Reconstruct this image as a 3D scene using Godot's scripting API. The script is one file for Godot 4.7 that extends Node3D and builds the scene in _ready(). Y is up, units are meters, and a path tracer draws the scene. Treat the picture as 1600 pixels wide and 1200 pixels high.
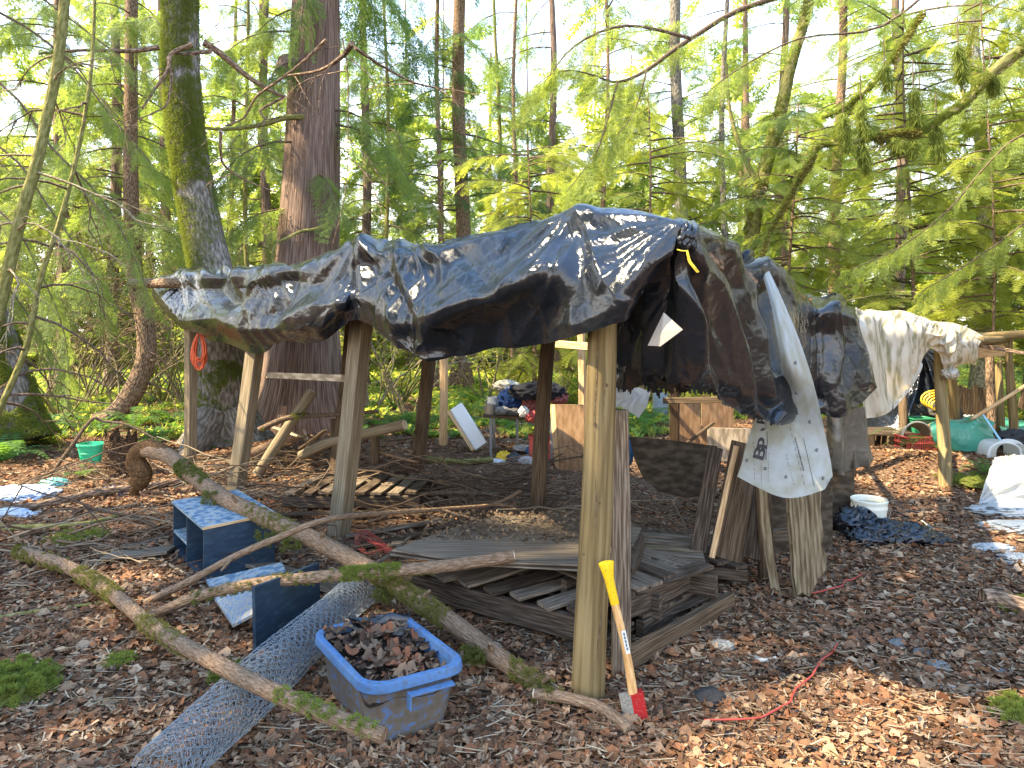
extends Node3D
# A poly-tarp pole shelter in a sunlit cedar and maple wood. Units are metres, y up, the camera looks along -z.

const FOCAL := 1000.0     # pixels of the 1600 pixel wide photograph
const EYE := 1.6
const HORIZON := 520.0

var rng := RandomNumberGenerator.new()
var bump := FastNoiseLite.new()
var crumple := FastNoiseLite.new()
var facet := FastNoiseLite.new()
var drape := FastNoiseLite.new()
var names := {}
var mats := {}
var leafy := {}


class Shape:
	var v := PackedVector3Array()
	var n := PackedVector3Array()
	var uv := PackedVector2Array()
	var c := PackedColorArray()
	var idx := PackedInt32Array()
	var tint := Color.WHITE
	var shift := Vector2.ZERO

	func vert(p: Vector3, nn: Vector3, t: Vector2) -> int:
		v.append(p)
		n.append(nn)
		uv.append(t + shift)
		c.append(tint)
		return v.size() - 1

	func face(a: int, b: int, d: int) -> void:
		var cr := (v[b] - v[a]).cross(v[d] - v[a])
		if cr.dot(n[a] + n[b] + n[d]) > 0.0:
			idx.append_array(PackedInt32Array([a, d, b]))
		else:
			idx.append_array(PackedInt32Array([a, b, d]))

	func flat_tri(a: Vector3, b: Vector3, d: Vector3, ua := Vector2.ZERO, ub := Vector2.ZERO, ud := Vector2.ZERO) -> void:
		var nn := -(b - a).cross(d - a).normalized()
		var i := vert(a, nn, ua)
		vert(b, nn, ub)
		vert(d, nn, ud)
		idx.append_array(PackedInt32Array([i, i + 1, i + 2]))

	func quad(a: Vector3, b: Vector3, d: Vector3, e: Vector3, nn: Vector3, u0 := Vector2.ZERO, u1 := Vector2.ONE) -> void:
		var i := vert(a, nn, u0)
		vert(b, nn, Vector2(u1.x, u0.y))
		vert(d, nn, u1)
		vert(e, nn, Vector2(u0.x, u1.y))
		face(i, i + 1, i + 2)
		face(i, i + 2, i + 3)

	# a board from a to b with chamfered edges; across is the direction of its width
	func board(a: Vector3, b: Vector3, across: Vector3, w: float, t: float, bend := Vector3.ZERO, segs := 1, cham := -1.0, taper := 1.0) -> void:
		var along := (b - a).normalized()
		var x := (across - along * across.dot(along)).normalized()
		var y := along.cross(x).normalized()
		var ch: float = cham if cham >= 0.0 else minf(minf(w, t) * 0.16, 0.006)
		var hw := w / 2.0
		var ht := t / 2.0
		var ring := [Vector2(-hw + ch, -ht), Vector2(hw - ch, -ht), Vector2(hw, -ht + ch), Vector2(hw, ht - ch), Vector2(hw - ch, ht), Vector2(-hw + ch, ht), Vector2(-hw, ht - ch), Vector2(-hw, -ht + ch)]
		var length := (b - a).length()
		var off := Vector2(a.x * 3.1 + a.z * 1.7, a.y * 5.3 + a.x * 2.9 + b.z)
		for s in segs:
			var f0 := float(s) / segs
			var f1 := float(s + 1) / segs
			var c0 := a.lerp(b, f0) + bend * sin(PI * f0)
			var c1 := a.lerp(b, f1) + bend * sin(PI * f1)
			var k0 := lerpf(1.0, taper, f0)
			var k1 := lerpf(1.0, taper, f1)
			var around := 0.0
			for k in 8:
				var p: Vector2 = ring[k]
				var q: Vector2 = ring[(k + 1) % 8]
				var side := q - p
				var nn := (x * side.y - y * side.x).normalized()
				quad(c0 + x * p.x * k0 + y * p.y, c1 + x * p.x * k1 + y * p.y, c1 + x * q.x * k1 + y * q.y, c0 + x * q.x * k0 + y * q.y, nn, off + Vector2(f0 * length, around), off + Vector2(f1 * length, around + side.length()))
				around += side.length()
		for e in 2:
			var cc := b if e else a
			var kk := taper if e else 1.0
			var nn := along if e else -along
			var i0 := v.size()
			for k in 8:
				var p: Vector2 = ring[k]
				vert(cc + x * p.x * kk + y * p.y, nn, off + Vector2(p.y * 0.2, p.x))
			for k in range(1, 7):
				face(i0, i0 + k, i0 + k + 1)

	# a round bar through points; rough makes it knotty
	func tube(pts: Array, rads: Array, sides := 8, cap := true, rough := 0.0, noise: FastNoiseLite = null, flute := 0) -> void:
		var m := pts.size()
		var start := v.size()
		var ref := Vector3.UP
		var d0: Vector3 = (pts[1] - pts[0]).normalized()
		if absf(d0.dot(ref)) > 0.8:
			ref = Vector3.RIGHT
		var vv := 0.0
		var mean: float = rads[m / 2]
		var off := Vector2(pts[0].x * 2.3, pts[0].z * 1.9)
		for i in m:
			var p: Vector3 = pts[i]
			var dir: Vector3 = (pts[mini(i + 1, m - 1)] - pts[maxi(i - 1, 0)]).normalized()
			var x := (ref - dir * ref.dot(dir)).normalized()
			ref = x
			var y := dir.cross(x)
			if i > 0:
				vv += (p - pts[i - 1]).length()
			var r: float = rads[i]
			for k in sides + 1:
				var a := TAU * (k % sides) / sides
				var o := x * cos(a) + y * sin(a)
				var rr := r
				if noise:
					var q: Vector3 = p + o * r
					rr *= 1.0 + rough * noise.get_noise_3d(q.x * 3.0, q.y * 1.2, q.z * 3.0)
				if flute:
					rr *= 1.0 + 0.06 * sin(a * flute + p.y * 0.12) + 0.03 * sin(a * flute * 2.3 + 1.0)
				vert(p + o * rr, o, off + Vector2(vv, mean * TAU * k / sides))
		for i in m - 1:
			for k in sides:
				var a := start + i * (sides + 1) + k
				var b := a + sides + 1
				face(a, b, b + 1)
				face(a, b + 1, a + 1)
		if cap:
			for e in 2:
				var at := 0 if e == 0 else m - 1
				var nn: Vector3 = (pts[0] - pts[1]).normalized() if e == 0 else (pts[m - 1] - pts[m - 2]).normalized()
				var mid := vert(pts[at], nn, Vector2.ZERO)
				var ring := start + at * (sides + 1)
				var first := v.size()
				for k in sides + 1:
					vert(v[ring + k], nn, (Vector2.from_angle(TAU * k / sides)) * float(rads[at]))
				for k in sides:
					face(mid, first + k, first + k + 1)

	# a smooth sheet of nu by nv points
	func sheet(P: PackedVector3Array, nu: int, nv: int, su := 1.0, sv := 1.0, skip := {}) -> void:
		var start := v.size()
		for j in nv:
			for i in nu:
				var du := P[j * nu + mini(i + 1, nu - 1)] - P[j * nu + maxi(i - 1, 0)]
				var dv := P[mini(j + 1, nv - 1) * nu + i] - P[maxi(j - 1, 0) * nu + i]
				var nn := du.cross(dv)
				vert(P[j * nu + i], nn.normalized() if nn.length_squared() > 1e-14 else Vector3.UP, Vector2(su * i / (nu - 1), sv * j / (nv - 1)))
		for j in nv - 1:
			for i in nu - 1:
				if skip.has(j * nu + i):
					continue
				var a := start + j * nu + i
				face(a, a + 1, a + nu + 1)
				face(a, a + nu + 1, a + nu)

	# a flat outline (closed, in order) given a thickness along nn
	func slab(outline: Array, nn: Vector3, thick: float, ux: Vector3, uy: Vector3) -> void:
		var flat := PackedVector2Array()
		for p in outline:
			flat.append(Vector2(p.dot(ux), p.dot(uy)))
		var tris := Geometry2D.triangulate_polygon(flat)
		for s in 2:
			var i0 := v.size()
			for k in outline.size():
				vert(outline[k] + nn * thick * (0.5 if s else -0.5), nn if s else -nn, flat[k])
			for k in range(0, tris.size(), 3):
				face(i0 + tris[k], i0 + tris[k + 1], i0 + tris[k + 2])
		var mid := Vector3.ZERO
		for p in outline:
			mid += p / outline.size()
		for k in outline.size():
			var p: Vector3 = outline[k]
			var q: Vector3 = outline[(k + 1) % outline.size()]
			var o := (q - p).cross(nn).normalized()
			if o.dot((p + q) / 2.0 - mid) < 0.0:
				o = -o
			quad(p - nn * thick / 2, q - nn * thick / 2, q + nn * thick / 2, p + nn * thick / 2, o, Vector2(0, 0), Vector2((q - p).length(), thick))

	func mesh(m: Material = null) -> ArrayMesh:
		var arr := []
		arr.resize(Mesh.ARRAY_MAX)
		arr[Mesh.ARRAY_VERTEX] = v
		arr[Mesh.ARRAY_NORMAL] = n
		arr[Mesh.ARRAY_TEX_UV] = uv
		arr[Mesh.ARRAY_COLOR] = c
		arr[Mesh.ARRAY_INDEX] = idx
		var out := ArrayMesh.new()
		out.add_surface_from_arrays(Mesh.PRIMITIVE_TRIANGLES, arr)
		if m:
			out.surface_set_material(0, m)
		return out


# ---------------------------------------------------------------- places

func rise(x: float, z: float) -> float:
	var d := -z
	var y := 0.035 * bump.get_noise_2d(x * 9.0, z * 9.0) + 0.02 * bump.get_noise_2d(x * 40.0, z * 40.0)
	y += 0.5 * smoothstep(12.0, 40.0, d) * (0.6 + 0.6 * bump.get_noise_2d(x * 4.0, z * 4.0))
	y += 0.20 * exp(-(pow((x - 4.75) / 0.9, 2.0) + pow((z + 7.5) / 0.8, 2.0)))          # mound of litter under the small shelter
	y += 0.16 * exp(-(pow((x + 2.9) / 0.8, 2.0) + pow((z + 8.6) / 0.8, 2.0)))           # duff round the cedar
	y += 1.2 * smoothstep(40.0, 140.0, d)
	return y


# the point on the ground that the photograph shows at a pixel
func on_ground(px: float, py: float) -> Vector3:
	var d := EYE * FOCAL / (py - HORIZON)
	for i in 5:
		d = (EYE - rise((px - 800.0) / FOCAL * d, -d)) * FOCAL / (py - HORIZON)
	var x := (px - 800.0) / FOCAL * d
	return Vector3(x, rise(x, -d), -d)


# the point at a pixel, d metres deep
func at(px: float, py: float, d: float) -> Vector3:
	return Vector3((px - 800.0) / FOCAL * d, EYE + (HORIZON - py) / FOCAL * d, -d)


func smooth_path(ctrl: Array, per := 5) -> Array:
	var out := []
	var m := ctrl.size()
	for i in m - 1:
		var p0 = ctrl[maxi(i - 1, 0)]
		var p3 = ctrl[mini(i + 2, m - 1)]
		for k in per:
			out.append(ctrl[i].cubic_interpolate(ctrl[i + 1], p0, p3, float(k) / per))
	out.append(ctrl[m - 1])
	return out


func taper(m: int, r0: float, r1: float) -> Array:
	var out := []
	for i in m:
		out.append(lerpf(r0, r1, float(i) / maxi(m - 1, 1)))
	return out


# ---------------------------------------------------------------- objects

func numbered(called: String) -> String:
	var k: int = names.get(called, 0)
	names[called] = k + 1
	return called if k == 0 else "%s_%03d" % [called, k]


func tag(o: Node3D, label: String, category: String, group := "", kind := "") -> Node3D:
	if label: o.set_meta("label", label)
	if category: o.set_meta("category", category)
	if group: o.set_meta("group", group)
	if kind: o.set_meta("kind", kind)
	return o


func thing(called: String, where: Vector3, label: String, category: String, group := "") -> Node3D:
	var o := Node3D.new()
	o.name = numbered(called)
	add_child(o)
	o.position = where
	return tag(o, label, category, group)


# adds a mesh under parent; its points are given in the scene's axes
func part(called: String, s: Shape, m: Material, parent: Node3D) -> MeshInstance3D:
	var o := MeshInstance3D.new()
	var away := Vector3.ZERO
	var up: Node = parent
	while up != self:
		away += (up as Node3D).position
		up = up.get_parent()
	for i in s.v.size():
		s.v[i] -= away
	o.mesh = s.mesh(m)
	o.name = called
	parent.add_child(o, true)
	return o


# a thing that is a single mesh, with its origin at its lowest middle
func single(called: String, s: Shape, m: Material, label: String, category: String, group := "", kind := "") -> MeshInstance3D:
	var box := AABB(s.v[0], Vector3.ZERO)
	for p in s.v:
		box = box.expand(p)
	var base := box.get_center()
	base.y = box.position.y
	if kind == "structure": base = Vector3.ZERO
	for i in s.v.size():
		s.v[i] -= base
	var o := MeshInstance3D.new()
	o.mesh = s.mesh(m)
	o.name = numbered(called)
	add_child(o)
	o.position = base
	tag(o, label, category, group, kind)
	return o


func scatter(called: String, mesh: Mesh, m: Material, places: Array, parent: Node, colors := []) -> MultiMeshInstance3D:
	var mm := MultiMesh.new()
	mm.transform_format = MultiMesh.TRANSFORM_3D
	mm.use_colors = not colors.is_empty()
	mm.mesh = mesh
	mm.instance_count = places.size()
	var away := Vector3.ZERO
	var up: Node = parent
	while up != self:
		away += (up as Node3D).position
		up = up.get_parent()
	for i in places.size():
		var t: Transform3D = places[i]
		t.origin -= away
		mm.set_instance_transform(i, t)
		if colors:
			mm.set_instance_color(i, colors[i])
	var o := MultiMeshInstance3D.new()
	o.multimesh = mm
	o.material_override = m
	o.name = numbered(called) if parent == self else called
	parent.add_child(o, true)
	return o


# ---------------------------------------------------------------- materials (colours given as linear reflectances)

func lin(r: float, g: float, b: float) -> Color:
	return Color(r, g, b).linear_to_srgb()


func noise_tex(freq: float, ramp: Array, kind := FastNoiseLite.TYPE_SIMPLEX_SMOOTH, octaves := 4, size := 512, fractal := FastNoiseLite.FRACTAL_FBM, warp := 0.0) -> NoiseTexture2D:
	var f := FastNoiseLite.new()
	f.noise_type = kind
	f.frequency = freq
	f.fractal_type = fractal
	f.fractal_octaves = octaves
	f.seed = int(freq * 10000.0) + ramp.size()
	if kind == FastNoiseLite.TYPE_CELLULAR:
		f.cellular_return_type = FastNoiseLite.RETURN_DISTANCE2_SUB
	if warp > 0.0:
		f.domain_warp_enabled = true
		f.domain_warp_amplitude = warp
		f.domain_warp_frequency = freq * 0.7
	var t := NoiseTexture2D.new()
	t.width = size
	t.height = size
	t.seamless = true
	t.noise = f
	if ramp:
		var g := Gradient.new()
		g.offsets = PackedFloat32Array(ramp.map(func(e): return e[0]))
		g.colors = PackedColorArray(ramp.map(func(e): return e[1]))
		t.color_ramp = g
	return t


func plain(called: String, color: Color, rough := 0.8, spec := 0.5) -> StandardMaterial3D:
	var m := StandardMaterial3D.new()
	m.resource_name = called
	m.albedo_color = color
	m.roughness = rough
	m.metallic_specular = spec
	m.cull_mode = BaseMaterial3D.CULL_DISABLED
	mats[called] = m
	return m


# wood seen along its grain: u runs along the piece in metres, v across it
func wood(called: String, dark: Color, mid: Color, pale: Color, rough := 0.85, along := 0.55, across := 7.0, relief := 0.25) -> StandardMaterial3D:
	var m := plain(called, Color.WHITE, rough, 0.2)
	m.albedo_texture = noise_tex(0.017, [[0.0, dark], [0.34, dark.lerp(mid, 0.55)], [0.5, mid], [0.66, mid.lerp(pale, 0.6)], [1.0, pale]], FastNoiseLite.TYPE_SIMPLEX_SMOOTH, 5, 512, FastNoiseLite.FRACTAL_FBM, 5.0)
	m.heightmap_enabled = true
	m.heightmap_texture = noise_tex(0.021, [], FastNoiseLite.TYPE_SIMPLEX_SMOOTH, 4, 512)
	m.heightmap_scale = relief
	m.uv1_scale = Vector3(along, across, 1.0)
	return m


# a mottled surface laid from three sides
func mottled(called: String, ramp: Array, freq: float, scale: float, rough := 0.9, relief := 0.0, kind := FastNoiseLite.TYPE_SIMPLEX_SMOOTH, octaves := 5, world := true) -> StandardMaterial3D:
	var m := plain(called, Color.WHITE, rough, 0.2)
	m.albedo_texture = noise_tex(freq, ramp, kind, octaves)
	m.uv1_triplanar = true
	m.uv1_world_triplanar = world
	m.uv1_scale = Vector3.ONE * scale
	if relief > 0.0:
		m.heightmap_enabled = true
		m.heightmap_texture = noise_tex(freq * 1.3, [], kind, octaves)
		m.heightmap_scale = relief
	return m


func leaf_mat(called: String, front: Color, through: Color, rough := 0.7) -> StandardMaterial3D:
	var m := plain(called, front, rough, 0.25)
	m.backlight_enabled = true
	m.backlight = through
	return m


func make_materials() -> void:
	# barks
	wood("cedar_bark", lin(0.085, 0.056, 0.043), lin(0.2, 0.135, 0.102), lin(0.32, 0.235, 0.185), 0.9, 0.13, 5.0, 2.2)
	wood("grey_bark", lin(0.07, 0.06, 0.045), lin(0.16, 0.14, 0.115), lin(0.27, 0.245, 0.21), 0.9, 0.7, 2.4, 1.4)
	wood("brown_bark", lin(0.05, 0.033, 0.022), lin(0.19, 0.125, 0.08), lin(0.36, 0.25, 0.16), 0.9, 1.3, 4.0, 1.2)
	wood("pale_bark", lin(0.16, 0.14, 0.11), lin(0.38, 0.35, 0.29), lin(0.6, 0.56, 0.47), 0.85, 1.1, 2.6, 0.8)
	wood("mossy_bark", lin(0.11, 0.1, 0.035), lin(0.175, 0.165, 0.05), lin(0.24, 0.215, 0.09), 0.95, 0.9, 2.4, 1.2)
	wood("twig_bark", lin(0.1, 0.075, 0.045), lin(0.23, 0.18, 0.11), lin(0.38, 0.32, 0.2), 0.9, 3.0, 6.0, 0.2)
	wood("dark_twig", lin(0.05, 0.035, 0.025), lin(0.11, 0.075, 0.05), lin(0.2, 0.15, 0.1), 0.9, 3.0, 6.0, 0.2)
	# posts and boards
	wood("post_wood", lin(0.105, 0.072, 0.03), lin(0.18, 0.128, 0.056), lin(0.24, 0.178, 0.085), 0.75, 0.14, 3.2, 0.15)
	wood("grey_post", lin(0.13, 0.1, 0.06), lin(0.2, 0.155, 0.095), lin(0.28, 0.225, 0.15), 0.8, 0.2, 5.0, 0.15)
	wood("dark_post", lin(0.045, 0.03, 0.018), lin(0.095, 0.064, 0.038), lin(0.15, 0.105, 0.066), 0.85, 0.3, 8.0, 0.25)
	wood("fresh_wood", lin(0.33, 0.19, 0.085), lin(0.52, 0.33, 0.16), lin(0.66, 0.47, 0.27), 0.7, 0.35, 6.0, 0.1)
	wood("weathered", lin(0.06, 0.043, 0.029), lin(0.15, 0.115, 0.08), lin(0.28, 0.225, 0.165), 0.9, 0.4, 9.0, 0.35)
	wood("weathered_dark", lin(0.03, 0.021, 0.014), lin(0.07, 0.05, 0.034), lin(0.13, 0.098, 0.07), 0.9, 0.4, 7.0, 0.35)
	wood("rotten", lin(0.06, 0.042, 0.024), lin(0.17, 0.13, 0.075), lin(0.26, 0.21, 0.13), 0.9, 0.3, 4.0, 1.2)
	wood("log_bark", lin(0.17, 0.105, 0.06), lin(0.23, 0.15, 0.09), lin(0.31, 0.215, 0.14), 0.88, 1.9, 7.0, 1.3)
	wood("plywood", lin(0.2, 0.115, 0.058), lin(0.28, 0.165, 0.085), lin(0.35, 0.22, 0.12), 0.7, 0.5, 1.8, 0.05)
	wood("dark_ply", lin(0.03, 0.022, 0.014), lin(0.06, 0.044, 0.028), lin(0.095, 0.072, 0.048), 0.85, 0.7, 1.6, 0.1)
	wood("pale_ply", lin(0.22, 0.17, 0.11), lin(0.42, 0.33, 0.22), lin(0.6, 0.5, 0.36), 0.75, 0.5, 1.8, 0.05)
	# foliage: front colour, and the colour that shines through against the sun
	leaf_mat("cedar_leaf", lin(0.045, 0.082, 0.028), lin(0.16, 0.25, 0.05))
	leaf_mat("cedar_light", lin(0.085, 0.118, 0.034), lin(0.33, 0.42, 0.065))
	leaf_mat("hemlock_leaf", lin(0.118, 0.148, 0.036), lin(0.46, 0.53, 0.075))
	leaf_mat("spring_leaf", lin(0.15, 0.17, 0.033), lin(0.6, 0.64, 0.085))
	leaf_mat("fern_leaf", lin(0.045, 0.095, 0.022), lin(0.15, 0.28, 0.03))
	leaf_mat("moss_green", lin(0.085, 0.09, 0.02), lin(0.12, 0.12, 0.02), 0.9)
	leaf_mat("moss_bright", lin(0.12, 0.145, 0.026), lin(0.2, 0.23, 0.03), 0.9)
	leaf_mat("moss_brown", lin(0.13, 0.12, 0.03), lin(0.14, 0.13, 0.02), 0.9)
	var dead := leaf_mat("dead_leaf", Color.WHITE, lin(0.10, 0.06, 0.03), 0.92)
	dead.metallic_specular = 0.12
	dead.vertex_color_use_as_albedo = true
	var chip := plain("chips", Color.WHITE, 0.95, 0.12)
	chip.vertex_color_use_as_albedo = true
	# ground
	mottled("soil", [[0.0, lin(0.035, 0.02, 0.012)], [0.4, lin(0.085, 0.05, 0.03)], [0.55, lin(0.14, 0.085, 0.052)], [0.75, lin(0.2, 0.125, 0.078)], [1.0, lin(0.28, 0.19, 0.125)]], 0.05, 0.9, 0.95, 1.2)


# ---------------------------------------------------------------- start

func _ready() -> void:
	rng.seed = 20417
	bump.seed = 3
	bump.frequency = 0.05
	crumple.seed = 11
	crumple.frequency = 1.0
	crumple.fractal_type = FastNoiseLite.FRACTAL_RIDGED
	crumple.fractal_octaves = 3
	drape.seed = 21
	drape.frequency = 1.0
	drape.fractal_type = FastNoiseLite.FRACTAL_NONE
	facet.seed = 5
	facet.frequency = 1.0
	facet.noise_type = FastNoiseLite.TYPE_CELLULAR
	facet.cellular_return_type = FastNoiseLite.RETURN_DISTANCE2_SUB

	# camera: level, the lens shifted down a little, as in the photograph
	var cam := Camera3D.new()
	cam.name = "camera"
	cam.near = 0.1
	cam.far = 600.0
	cam.projection = Camera3D.PROJECTION_FRUSTUM
	cam.size = 0.1 * 1200.0 / FOCAL
	cam.frustum_offset = Vector2(0.0, 0.1 * (HORIZON - 600.0) / FOCAL)
	add_child(cam)
	cam.position = Vector3(0.0, EYE, 0.0)
	cam.current = true

	# daylight
	var sky := ProceduralSkyMaterial.new()
	sky.sky_top_color = Color(0.44, 0.57, 0.76)
	sky.sky_horizon_color = Color(0.93, 0.91, 0.86)
	sky.sky_curve = 0.22
	sky.ground_bottom_color = Color(0.16, 0.13, 0.1)
	sky.ground_horizon_color = Color(0.3, 0.3, 0.22)
	sky.sky_energy_multiplier = 1.25
	sky.sun_angle_max = 1.0
	var env := Environment.new()
	env.background_mode = Environment.BG_SKY
	env.sky = Sky.new()
	env.sky.sky_material = sky
	env.tonemap_mode = Environment.TONE_MAPPER_LINEAR
	env.tonemap_exposure = 4.5
	env.sdfgi_enabled = true
	env.ssao_enabled = true
	env.ssil_enabled = true
	var we := WorldEnvironment.new()
	we.name = "environment"
	we.environment = env
	add_child(we)
	var sun := DirectionalLight3D.new()
	sun.name = "sun"
	sun.light_energy = 1.6
	sun.light_color = Color(1.0, 0.93, 0.79)
	sun.light_angular_distance = 0.55
	sun.shadow_enabled = true
	add_child(sun)
	sun.look_at_from_position(Vector3(-7.5, 8.6, 1.6), Vector3.ZERO, Vector3.UP)

	make_materials()
	make_leaf_meshes()
	build_ground()
	build_trees()
	build_undergrowth()
	build_shelter()
	build_tarps()
	build_small_shelter()
	build_yard()
	build_litter()


# ---------------------------------------------------------------- leaves

func diamond(s: Shape, p: Vector3, dir: Vector3, side: Vector3, l: float, w: float) -> void:
	var up := dir.cross(side).normalized()
	if up.y < 0.0: up = -up
	var i := s.vert(p, up, Vector2(0, 0.5))
	s.vert(p + dir * l * 0.42 + side * w * 0.5, up, Vector2(0.4, 1))
	s.vert(p + dir * l, up, Vector2(1, 0.5))
	s.vert(p + dir * l * 0.42 - side * w * 0.5, up, Vector2(0.4, 0))
	s.face(i, i + 1, i + 2)
	s.face(i, i + 2, i + 3)


# a flat branchlet one metre long that lies along +x
func spray_mesh(pairs: int, angle: float, reach: float, bits: int, bit_len: float, bit_w: float, droop: float, r: RandomNumberGenerator) -> ArrayMesh:
	var s := Shape.new()
	for i in pairs:
		var t := (i + 0.6) / pairs
		var p := Vector3(t, -droop * t * t, 0)
		diamond(s, p, Vector3(1, -droop * 2.0 * t, 0).normalized(), Vector3(0, 0, 1), 1.6 / pairs, 0.02)
		for side: float in [-1.0, 1.0]:
			var l: float = reach * (1.0 - 0.75 * t) * r.randf_range(0.7, 1.15) * minf(1.0, 0.45 + t * 3.0)
			var a: float = angle * r.randf_range(0.8, 1.2)
			var dir := Vector3(cos(a), r.randf_range(-0.35, 0.08), side * sin(a)).normalized()
			var across := dir.cross(Vector3.UP).normalized()
			diamond(s, p, dir, across, l * 1.05, bit_w * 1.1)
			for k in bits:
				var q := p + dir * l * (k + 0.3) / bits
				for b: float in [-1.0, 1.0]:
					var d2 := (dir + across * b * r.randf_range(0.7, 1.1) + Vector3(0, r.randf_range(-0.25, 0.2), 0)).normalized()
					diamond(s, q, d2, d2.cross(Vector3.UP).normalized(), bit_len * (1.1 - 0.6 * k / bits) * r.randf_range(0.7, 1.2), bit_w)
	return s.mesh()


func fern_frond(s: Shape, az: float, l: float, lift: float, r: RandomNumberGenerator) -> void:
	var out := Vector3(cos(az), 0, sin(az))
	var side := Vector3(-sin(az), 0, cos(az))
	var m := 15
	var prev := Vector3.ZERO
	for i in m:
		var t := (i + 1.0) / m
		var p := out * l * (t * 0.92) + Vector3.UP * l * (lift * t - (lift * 0.55 + 0.32) * t * t)
		var dir := (p - prev).normalized()
		var w := l * 0.17 * sin(PI * minf(1.0, 0.12 + t * 0.86)) * r.randf_range(0.85, 1.1)
		for k: float in [-1.0, 1.0]:
			var d2 := (side * k + dir * 0.35 + Vector3(0, -0.12, 0)).normalized()
			diamond(s, prev.lerp(p, 0.5), d2, dir, w, l / m * 0.82)
		diamond(s, prev, dir, side, (p - prev).length() * 1.05, 0.012)
		prev = p


func make_leaf_meshes() -> void:
	var r := RandomNumberGenerator.new()
	r.seed = 77
	leafy["cedar"] = [spray_mesh(10, 0.75, 0.42, 4, 0.1, 0.017, 0.28, r), spray_mesh(9, 0.85, 0.5, 4, 0.11, 0.018, 0.4, r)]
	leafy["hemlock"] = [spray_mesh(11, 1.0, 0.4, 5, 0.07, 0.016, 0.12, r), spray_mesh(10, 0.95, 0.46, 5, 0.075, 0.016, 0.2, r)]
	leafy["far"] = [spray_mesh(9, 0.85, 0.5, 3, 0.17, 0.05, 0.25, r)]
	# ferns
	leafy["fern"] = []
	for k in 3:
		var s := Shape.new()
		var count := 9 + 2 * k
		for i in count:
			fern_frond(s, TAU * i / count + r.randf_range(-0.3, 0.3), r.randf_range(0.5, 0.8), r.randf_range(0.65, 1.25), r)
		leafy["fern"].append(s.mesh())
	# moss tuft: short blades standing on a point
	leafy["moss"] = []
	for k in 2:
		var s := Shape.new()
		for i in 16:
			var a := r.randf() * TAU
			var dir := Vector3(cos(a) * r.randf_range(0.2, 1.0), 1.0, sin(a) * r.randf_range(0.2, 1.0)).normalized()
			diamond(s, Vector3(r.randf_range(-0.4, 0.4), -0.1, r.randf_range(-0.4, 0.4)), dir, Vector3(-sin(a), 0, cos(a)), r.randf_range(0.5, 1.0), 0.16)
		leafy["moss"].append(s.mesh())
	# fallen maple leaves, curled
	leafy["leaf"] = []
	var lobes := [1.0, 0.74, 0.92, 0.7, 0.8, 0.55, 0.8, 0.7, 0.92, 0.74]
	for k in 4:
		var s := Shape.new()
		var curl := r.randf_range(0.1, 0.6)
		var twist := r.randf_range(-0.5, 0.5)
		var ring := []
		for i in 10:
			var a := TAU * i / 10.0
			var q := Vector3(cos(a), 0, sin(a)) * float(lobes[i]) * r.randf_range(0.65, 1.2)
			q.y = curl * q.z * q.z + twist * q.x * q.z + r.randf_range(-0.1, 0.16)
			ring.append(q)
		for i in 10:
			s.flat_tri(Vector3(0, 0, 0), ring[i], ring[(i + 1) % 10])
		leafy["leaf"].append(s.mesh())
	# a small oval leaf pair for ground cover
	var g := Shape.new()
	for i in 7:
		var a := TAU * i / 7.0 + r.randf_range(-0.3, 0.3)
		var dir := Vector3(cos(a), r.randf_range(0.1, 0.7), sin(a)).normalized()
		diamond(g, Vector3(0, r.randf_range(0.0, 0.5), 0), dir, Vector3(-sin(a), 0.1, cos(a)).normalized(), r.randf_range(0.5, 1.0), 0.42)
	leafy["cover"] = g.mesh()
	var n := Shape.new()
	for i in 9:
		var a := r.randf() * TAU
		var dir := Vector3(cos(a), r.randf_range(0.8, 2.5), sin(a)).normalized()
		diamond(n, Vector3(r.randf_range(-0.2, 0.2), 0, r.randf_range(-0.2, 0.2)), dir, Vector3(-sin(a), 0, cos(a)), r.randf_range(0.6, 1.2), 0.05)
	leafy["grass"] = n.mesh()
	# a splinter or stalk lying down
	var t := Shape.new()
	t.board(Vector3(-0.5, 0, 0), Vector3(0.5, 0.04, 0), Vector3(0, 0, 1), 0.07, 0.05, Vector3(0, 0, 0.03), 2, 0.01)
	leafy["stalk"] = t.mesh()


func upright(where: Vector3, size: float, tilt := 0.25) -> Transform3D:
	var b := Basis(Vector3.UP, rng.randf() * TAU) * Basis(Vector3(1, 0, 0), rng.randf_range(-tilt, tilt))
	return Transform3D(b.scaled(Vector3.ONE * size), where)


# a tuft that stands on a surface whose outward direction is nn
func tuft(where: Vector3, nn: Vector3, size: float) -> Transform3D:
	var x := nn.cross(Vector3(rng.randf_range(-1, 1), rng.randf_range(-1, 1), rng.randf_range(-1, 1))).normalized()
	var b := Basis(x, nn, x.cross(nn))
	return Transform3D(b.scaled(Vector3.ONE * size), where)


# ---------------------------------------------------------------- ground

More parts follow.
